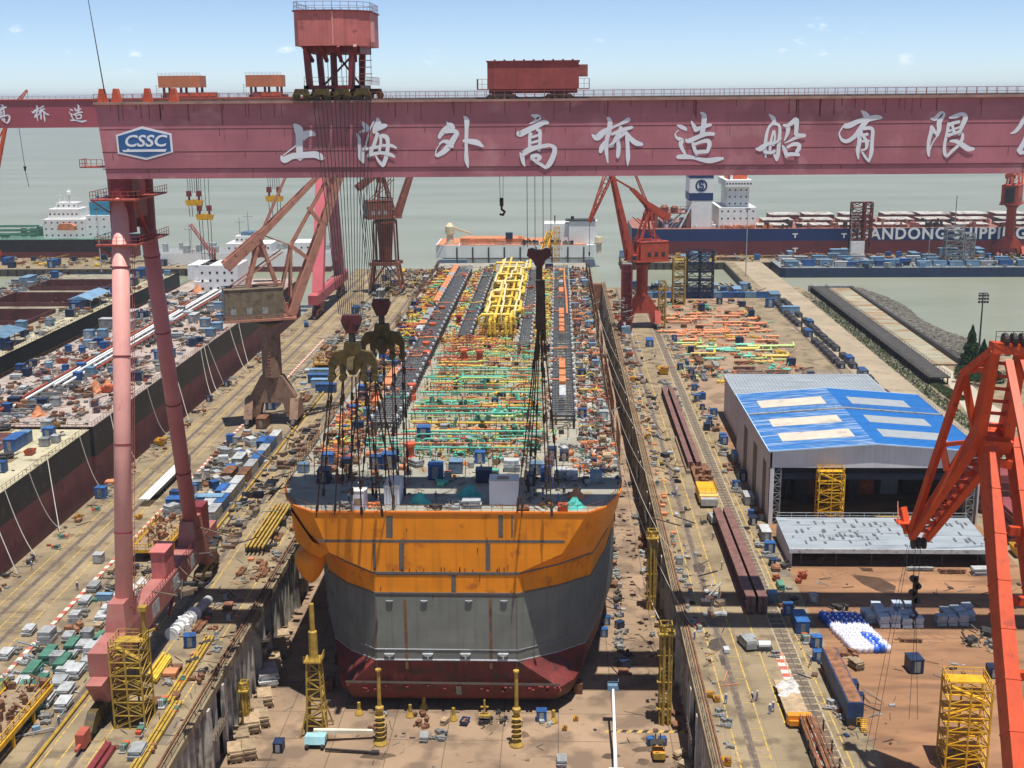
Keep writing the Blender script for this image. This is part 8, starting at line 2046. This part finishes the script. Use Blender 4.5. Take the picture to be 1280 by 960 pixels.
yskid(-84.2, 246, 7, 20, 'yellow skid of rusty pipework behind the pink gantry leg'); yskid(-83.4, 166, 7, 22, 'yellow skid of rusty pipework at the lower left corner'); yskid(-81.0, 424, 7, 16, 'yellow skid of rusty pipework behind the tan crane portal')
# yellow bar rack at the dock edge
t = thing('bar_rack', (-62.8,256,0), 'yellow bars stacked on a rack along the left dock edge', 'rack'); b_ = MB()
for i in range(5): b_.box(-64.8+i*.85,-64.4+i*.85,240,268,1.7,2.1)
part('bars', b_, M['oldyel'], t); b_ = MB()
for y in (242,250,258,265): b_.box(-65.4,-60.2,y,y+.5,.2,1.7)
part('stand', b_, M['dark'], t)
for (y0,y1,x,lab) in ((150,176,-60.6,'long pale yellow beam lying by the foot of the left stair tower'),(176,200,-62.0,'long ochre beam lying below the pink gantry sill')):
    b_ = MB()
    for i in range(3): b_.box(x+i*.6,x+.4+i*.6,y0,y1,.2,.7)
    solo('beam_bundle', b_, M['oldyel'], lab, 'steel beams', 'long beams by the left dock edge')
b_ = MB(); b_.box(-66.5,-65.6,140,163,.1,.8); b_.box(-65.2,-64.6,140,162,.1,.8); solo('beam_bundle', b_, M['gdark'], 'dark red channel beams at the bottom beside the stair tower', 'steel beams', 'long beams by the left dock edge')
# kerbside yellow service pipe along the left apron
b_ = MB(); b_.path([(-75.2,100,.35),(-75.2,420,.35)],.28,8); b_.box(-75.6,-75.4,100,420,0,.3); solo('service_pipe', b_, M['oldyel'], 'long yellow pipe running along the left apron beside the storage strip', 'pipe')
# white valve assembly
p = at(236,785); t = thing('valve_spool', (p.x,p.y,0), 'white flanged valve spool with grey tail between the gantry bogies and dock edge', 'valve'); b_ = MB(); b_.path([(p.x-1.5,p.y-5,1),(p.x+.2,p.y+3,1.4)],.85,10)
for k in range(6): q = k/5; b_.path([(p.x-1.5+1.7*q,p.y-5+8*q,1+.4*q),(p.x-1.45+1.7*q,p.y-4.7+8*q,1+.4*q)],1.35,12)
for i in range(7): b_.cbox((p.x+U(-1.8,1),p.y+U(-4,3),1),(.6,.6,1.3),U(0,3))
part('body', b_, M['wht'], t); b_ = MB(); b_.path([(p.x+.3,p.y+3.2,1.4),(p.x+1.2,p.y+9,1.6)],.9,12); part('tail_pipe', b_, M['lgrey'], t); b_ = MB(); b_.box(p.x-1.6,p.x+1.6,p.y-4,p.y+6,0,.3); part('skid', b_, M['wood'], t)
# articulated lorry with long pipes
t = thing('flatbed_lorry', (-96.2,292,0), 'lorry loaded with long silver pipes on the left apron', 'lorry'); b_ = MB(); b_.box(-97.6,-94.8,276,300,1.1,1.4); part('trailer', b_, M['dark'], t); b_ = MB()
for i in range(6): b_.path([(-97.3+i*.44,271,1.75+(i%2)*.1),(-97.3+i*.44,298,1.75+(i%2)*.1)],.2,8)
part('pipes', b_, M['wht'], t); b_ = MB(); b_.prism_x([(300.6,.6),(304.2,.6),(304.2,2.2),(303.7,3.3),(300.6,3.4)],-97.5,-94.9); part('cab', b_, M['grey'], t); b_ = MB(); b_.box(-97.3,-95.1,304.18,304.24,2.0,2.9); part('windscreen', b_, M['glass'], t)
for sx in (-1,1):
    for y in (279,281,283,297,303): b_ = MB(); b_.path([(-96.2+sx*1.35,y,.52),(-96.2+sx*1.0,y,.52)],.52,12); part('wheel', b_, M['rubber'], t)
# rust red container on the tan crane's left
put('con_r', -85.0, 343.0, 0, 0, 'under the tan crane portal', 1.15)
# maroon and cream stacked containers at the far right
mar = mat('maroon block paint', (.22,.05,.05), .55, .15, .4)
for (x,y,w,d,h,lab) in ((99,277,8,17,9,'big maroon block stack behind the orange crane mast, farther one'),(98.0,254,7,11,7,'big ribbed maroon block stack behind the orange crane mast, nearer one')):
    t = thing('hull_block', (x,y,0), lab, 'steel block', 'maroon steel blocks'); b_ = MB(); b_.box(x-w/2,x+w/2,y-d/2,y+d/2,.4,h); part('shell', b_, mar, t); b_ = MB()
    for k in range(4): b_.box(x-w/2-.25,x+w/2+.25,y-d/2-.25,y+d/2+.25,1+k*h/4.4,1.4+k*h/4.4)
    b_.box(x-w/2+.5,x+w/2-.5,y-d/2+.5,y+d/2-.5,0,.4); part('rib', b_, M['hred'], t)
put('con_l', 100.5, 264.5, 0, pi/2, 'between the maroon steel blocks at the far right', 1.1); put('skip_y', 94.5, 243, 0, 0, 'beside the maroon steel blocks at the far right', 1.5)
# white tapered mast lift standing in the dock, seen end on
p = at(766,905,DOCKZ); t = thing('mast_lift', (p.x,p.y,DOCKZ), 'white telescopic mast with grey head standing on the dock floor at the bottom', 'lift'); top = atY(767,782,p.y-4)
b_ = MB(); b_.bar((p.x-.3,p.y-18,DOCKZ+1),(p.x,p.y,DOCKZ+6.5),.55,.55,.32,.32); part('boom', b_, M['wht'], t); b_ = MB(); b_.cbox((p.x,p.y+.6,DOCKZ+6.2),(1.9,1.2,.9)); b_.fence([(p.x-.9,p.y,DOCKZ+7.1),(p.x+.9,p.y,DOCKZ+7.1),(p.x+.9,p.y+1.1,DOCKZ+7.1)],.9,.9,.07); part('basket', b_, M['lblue'], t)
b_ = MB(); b_.box(p.x-1.4,p.x+1.0,p.y-22,p.y-17,DOCKZ+.5,DOCKZ+1.6); part('chassis', b_, M['wht'], t)
for sx in (-1,1):
    for yy in (-21,-18): b_ = MB(); b_.path([(p.x-.2+sx*1.3,p.y+yy,DOCKZ+.5),(p.x-.2+sx*.9,p.y+yy,DOCKZ+.5)],.5,12); part('wheel', b_, M['rubber'], t)
# boom lift lying low on the left
p = at(402,932,DOCKZ); t = thing('boom_lift', (p.x,p.y,DOCKZ), 'boom lift with long cream arm and pale blue body on the dock floor', 'boom lift')
b_ = MB(); b_.bar((p.x-1.5,p.y+1.2,DOCKZ+2.0),(p.x+9,p.y+2.6,DOCKZ+1.3),.75,.75,.55,.55); part('arm', b_, mat('cream lift paint',(.68,.62,.48),.5), t)
b_ = MB(); b_.cbox((p.x+9.8,p.y+2.6,DOCKZ+.4),(1.6,1.4,1.1)); b_.fence([(p.x+9,p.y+2,DOCKZ+1.5),(p.x+10.6,p.y+2,DOCKZ+1.5),(p.x+10.6,p.y+3.2,DOCKZ+1.5)],.9,.8,.07); part('basket', b_, M['dark'], t)
b_ = MB(); b_.prism_x([(p.y-1.4,.9+DOCKZ),(p.y+1.2,.9+DOCKZ),(p.y+1.0,1.9+DOCKZ),(p.y-.9,2.1+DOCKZ)],p.x-2.6,p.x+.8); part('body', b_, mat('pale turquoise paint',(.28,.50,.55),.5), t)
b_ = MB(); b_.bar((p.x+1,p.y-2,DOCKZ+.5),(p.x+9,p.y-2.6,DOCKZ+.35),.35,.35); b_.cbox((p.x+9.4,p.y-2.6,DOCKZ),(1.4,.8,.6)); part('jib', b_, M['dark'], t)
for sx in (-2.2,.4):
    for sy in (-1.3,1.2): b_ = MB(); b_.path([(p.x+sx-.25,p.y+sy,DOCKZ+.5),(p.x+sx+.25,p.y+sy,DOCKZ+.5)],.5,12); part('wheel', b_, M['rubber'], t)
# forklift
p = at(823,946,DOCKZ); t = thing('forklift', (p.x,p.y,DOCKZ), 'orange and black forklift with blue gas drums on the dock floor at the bottom', 'forklift'); b_ = MB(); b_.prism_x([(p.y-1.6,.5+DOCKZ),(p.y+1.3,.5+DOCKZ),(p.y+1.3,1.2+DOCKZ),(p.y-.6,1.4+DOCKZ),(p.y-1.6,1.6+DOCKZ)],p.x-1.0,p.x+1.0)
part('body', b_, mat('forklift orange',(.72,.27,.03),.5), t); b_ = MB(); b_.box(p.x-.9,p.x+.9,p.y-2.0,p.y-1.6,DOCKZ+.6,DOCKZ+1.7); part('counterweight', b_, M['oldyel'], t)
b_ = MB()
for sx in (-.85,.85):
    for yy in (-.9,1.0): b_.bar((p.x+sx,p.y+yy,DOCKZ+1.2),(p.x+sx,p.y+yy*.8,DOCKZ+2.7),.1)
b_.box(p.x-.95,p.x+.95,p.y-.9,p.y+.9,DOCKZ+2.7,DOCKZ+2.8); part('cage', b_, M['dark'], t); b_ = MB()
for sx in (-.4,.4): b_.bar((p.x+sx,p.y+1.5,DOCKZ+.2),(p.x+sx,p.y+1.5,DOCKZ+3.4),.18); b_.box(p.x+sx-.08,p.x+sx+.08,p.y+1.5,p.y+3.0,DOCKZ+.15,DOCKZ+.22)
part('mast', b_, M['dark'], t)
for sx in (-1,1):
    for yy in (-1.1,1.0): b_ = MB(); b_.path([(p.x+sx*1.05,p.y+yy,DOCKZ+.42),(p.x+sx*.75,p.y+yy,DOCKZ+.42)],.42,12); part('wheel', b_, M['rubber'], t)
for dx in (-.9,.9): put('cab_b', p.x+dx*1.1, p.y+3.9, DOCKZ, .2, 'beside the forklift on the dock floor', .55)
# small black and white van, tankers on the right apron
def van(x, y, rz, m, label):
    t = thing('van', (0,0,0), label, 'van'); b_ = MB(); b_.prism_x([(-2.3,.45),(2.3,.45),(2.3,1.1),(1.5,1.25),(.9,1.95),(-2.2,1.95),(-2.3,1.5)],-.9,.9); part('body', b_, m, t); b_ = MB(); b_._add([(-.8,1.52,1.27),(.8,1.52,1.27),(.75,.95,1.93),(-.75,.95,1.93)],[(0,1,2,3)]); b_.box(-.91,.91,-1.8,.7,1.35,1.75); part('window', b_, M['glass'], t)
    for sx in (-1,1):
        for yy in (-1.5,1.5): b_ = MB(); b_.path([(sx*.92,yy,.36),(sx*.65,yy,.36)],.36,12); part('wheel', b_, M['rubber'], t)
    t.location = (x,y,0); t.rotation_euler.z = rz
p = at(933,808); van(p.x,p.y,.25,M['lgrey'],'grey and black van parked on the right apron near the red and white stripes')
p = at(891,652); van(p.x,p.y,.1,M['grey'],'small grey pickup like van beside the huge girder pair')
p = at(383,408); van(p.x,p.y,.2,M['blue'],'blue van on the left apron beyond the tan crane'); p = at(393,398); van(p.x,p.y,.2,M['lgrey'],'pale van ahead of the blue one on the left apron')
# tripod compressor cluster
p = at(955,812); t = thing('compressor', (p.x,p.y,0), 'white and dark compressor with hoses beside the grey van', 'compressor'); b_ = MB(); b_.path([(p.x-1,p.y,1),(p.x+1,p.y,1)],.6,12); part('tank', b_, M['wht'], t); b_ = MB(); b_.box(p.x-1.4,p.x+1.4,p.y-.8,p.y+.8,.1,.45)
for i in range(6): b_.path([(p.x+U(-1.4,1.4),p.y+U(-1,1),.2),(p.x+U(-2,2),p.y+U(-2,1),.1)],.08,5)
part('base', b_, M['dark'], t)

# ================================================================== PEOPLE
def person_mesh(pose):
    k = pose
    V_ = [(0,0,.95),(0,0,1.15),(0,.01,1.38),(0,.0,1.50),(0,.02,1.60),(0,.03,1.72),  # pelvis, waist, chest, neck, head base, crown
          (-.1,0,.90),(-.11,.14*k,.50),(-.11,-.05*k+.02,.08),(-.11,.12-.05*k,.04),
          (.1,0,.90),(.11,-.12*k,.52),(.11,-.32*k,.10),(.11,.12-.30*k,.05),
          (-.19,0,1.42),(-.25,-.10*k,1.15),(-.24,.06-.05*k,.90),(-.24,.08,.80),
          (.19,0,1.42),(.25,.12*k,1.15),(.24,.22*k+.05,.93),(.24,.27*k+.05,.84)]
    E_ = [(0,1),(1,2),(2,3),(3,4),(4,5),(0,6),(6,7),(7,8),(8,9),(0,10),(10,11),(11,12),(12,13),(2,14),(14,15),(15,16),(16,17),(2,18),(18,19),(19,20),(20,21)]
    Rr = [.14,.13,.155,.06,.09,.10,.095,.07,.045,.05,.095,.07,.045,.05,.07,.05,.04,.045,.07,.05,.04,.045]
    me = bpy.data.meshes.new('person'); me.from_pydata(V_, E_, []); o = bpy.data.objects.new('person_tmp', me); COL.objects.link(o)
    sk = o.modifiers.new('skin','SKIN'); 
    for i, r in enumerate(Rr): me.skin_vertices[0].data[i].radius = (r,r)
    me.skin_vertices[0].data[0].use_root = True
    su = o.modifiers.new('sub','SUBSURF'); su.levels = 1
    dg = bpy.context.evaluated_depsgraph_get(); out = bpy.data.meshes.new_from_object(o.evaluated_get(dg)); bpy.data.objects.remove(o); bpy.data.meshes.remove(me)
    out.materials.clear(); out.materials.append(M['cloth']); out.materials.append(M['skin'])
    for p in out.polygons:
        z = sum(out.vertices[v].co.z for v in p.vertices)/len(p.vertices); x = abs(sum(out.vertices[v].co.x for v in p.vertices)/len(p.vertices))
        p.material_index = 1 if z > 1.49 or (z < .88 and x > .2) else 0; p.use_smooth = True
    return out
pm_ = [person_mesh(0.0), person_mesh(1.0)]
hat = MB(); hat.lathe([(.15,0),(.145,.03),(.115,.04),(.11,.09),(.06,.14)], (0,.02,1.68), 10)
hatme = hat.mesh('helmet', M['hat'])
def person(x, y, z, rz, i, where):
    o = bpy.data.objects.new('person', pm_[i]); COL.objects.link(o); o.location = (x,y,z); o.rotation_euler.z = rz; tag(o, ('standing' if i == 0 else 'walking')+' worker '+where, 'person', 'workers '+where)
    h = bpy.data.objects.new('helmet', hatme); COL.objects.link(h); h.parent = o
for (a, b_, i, w) in ((40,712,1,'walking alone on the left apron below the black hull'),(97,738,0,'by the red and white kerb on the left apron'),(307,522,0,'in front of the tan crane portal bogies'),(74,908,0,'near the lower left yellow skid'),(372,528,0,'beside the bogies of the tan crane'),(308,612,0,'on the left apron beside the long yellow pipe')):
    p = at(a,b_); person(p.x,p.y,0,U(0,6),i,w)
for (a, b_, i) in ((891,675,1),(925,805,0),(940,878,1),(946,876,0),(907,880,1),(868,800,0),(932,762,0),(902,712,0),(962,893,0),(966,890,1)):
    p = at(a,b_); person(p.x,p.y,0,U(0,6),i,'on the right apron')
for (a, b_, i) in ((1042,822,0),(1013,832,1),(1043,826,1)):
    p = at(a,b_); person(p.x,p.y,0,U(0,6),i,'beside the blue boxes at the brown yard')
for k in range(14):
    p = at(U(430,735),U(590,640),DZ)
    if p.y > 201: person(p.x,p.y,DZ,U(0,6),k%2,'on the unfinished hull deck')
# ================================================================== AIR, LIGHT, CAMERA
HAZE = .00007
hz = MB(); hz.box(-18000,18000,-450,24000,-17,125)
hm = bpy.data.materials.new('summer haze'); hm.use_nodes = True; nt = hm.node_tree; nt.nodes.clear()
o_ = nt.nodes.new('ShaderNodeOutputMaterial'); vp = nt.nodes.new('ShaderNodeVolumePrincipled'); vp.inputs['Color'].default_value = (.86,.92,1,1); vp.inputs['Density'].default_value = HAZE; vp.inputs['Anisotropy'].default_value = .2
nt.links.new(vp.outputs[0], o_.inputs['Volume'])
if HAZE > 0: solo('haze', hz, hm, kind='stuff')
w = bpy.data.worlds.new('World'); S.world = w; w.use_nodes = True
nt = w.node_tree; N = nt.nodes; L = nt.links; bg = N['Background']
SUN = V((.10,-.165,1)).normalized()
el = math.asin(SUN.z); az = atan2(SUN.x, SUN.y)
sky = N.new('ShaderNodeTexSky'); sky.sky_type = 'NISHITA'; sky.sun_disc = False; sky.sun_elevation = el; sky.sun_rotation = az; sky.air_density = .48; sky.dust_density = .25; sky.ozone_density = 1.0; sky.altitude = 0
# small fair-weather clouds low over the horizon
tc = N.new('ShaderNodeTexCoord'); sx = N.new('ShaderNodeSeparateXYZ'); L.new(tc.outputs['Generated'], sx.inputs[0])
mp = N.new('ShaderNodeMapping'); mp.inputs['Scale'].default_value = (1,1,2.6); L.new(tc.outputs['Generated'], mp.inputs[0])
n1 = N.new('ShaderNodeTexNoise'); n1.inputs['Scale'].default_value = 26; n1.inputs['Detail'].default_value = 7; n1.inputs['Roughness'].default_value = .55; L.new(mp.outputs[0], n1.inputs['Vector'])
r1 = N.new('ShaderNodeMapRange'); r1.inputs[1].default_value = .62; r1.inputs[2].default_value = .80; r1.interpolation_type = 'SMOOTHSTEP'; L.new(n1.outputs['Fac'], r1.inputs[0])
band = N.new('ShaderNodeMapRange'); band.inputs[1].default_value = .012; band.inputs[2].default_value = .03; L.new(sx.outputs['Z'], band.inputs[0])
b2 = N.new('ShaderNodeMapRange'); b2.inputs[1].default_value = .045; b2.inputs[2].default_value = .062; b2.inputs[3].default_value = 1; b2.inputs[4].default_value = 0; L.new(sx.outputs['Z'], b2.inputs[0])
m1 = N.new('ShaderNodeMath'); m1.operation = 'MULTIPLY'; L.new(band.outputs[0], m1.inputs[0]); L.new(b2.outputs[0], m1.inputs[1])
m2 = N.new('ShaderNodeMath'); m2.operation = 'MULTIPLY'; L.new(m1.outputs[0], m2.inputs[0]); L.new(r1.outputs[0], m2.inputs[1])
m3 = N.new('ShaderNodeMath'); m3.operation = 'MULTIPLY'; m3.inputs[1].default_value = .55; L.new(m2.outputs[0], m3.inputs[0])
mx = N.new('ShaderNodeMix'); mx.data_type = 'RGBA'; L.new(m3.outputs[0], mx.inputs[0]); L.new(sky.outputs[0], mx.inputs[6]); mx.inputs[7].default_value = (9.5,9.6,9.8,1)
L.new(mx.outputs[2], bg.inputs['Color']); bg.inputs['Strength'].default_value = .118
sd = bpy.data.lights.new('sun','SUN'); sd.energy = 5.0; sd.angle = R(.53); sd.color = (1,.955,.88)
so = bpy.data.objects.new('sun', sd); COL.objects.link(so); so.rotation_euler = SUN.to_track_quat('Z','Y').to_euler(); so.location = (0,0,300)
cd = bpy.data.cameras.new('camera'); cd.sensor_fit = 'HORIZONTAL'; cd.sensor_width = 36; cd.lens = FPX*36/1280; cd.clip_start = 1; cd.clip_end = 60000
co = bpy.data.objects.new('camera', cd); COL.objects.link(co)
mw = Matrix((( RT.x, UP.x, -FW.x, CAM.x),(RT.y, UP.y, -FW.y, CAM.y),(RT.z, UP.z, -FW.z, CAM.z),(0,0,0,1))); co.matrix_world = mw
S.camera = co
vs = S.view_settings; vs.view_transform = 'Standard'; vs.look = 'None'; vs.exposure = 0.34; vs.gamma = 1; vs.use_curve_mapping = False
S.cycles.max_bounces = 5; S.cycles.diffuse_bounces = 3; S.cycles.glossy_bounces = 2; S.cycles.volume_bounces = 0; S.cycles.transparent_max_bounces = 6
for o in bpy.data.objects:
    if 'placed' in o: del o['placed']
# models never used are removed
for k, o in PR.items():
    if o.location.length < 1e-6:
        for c in list(o.children): bpy.data.objects.remove(c)
        bpy.data.objects.remove(o)
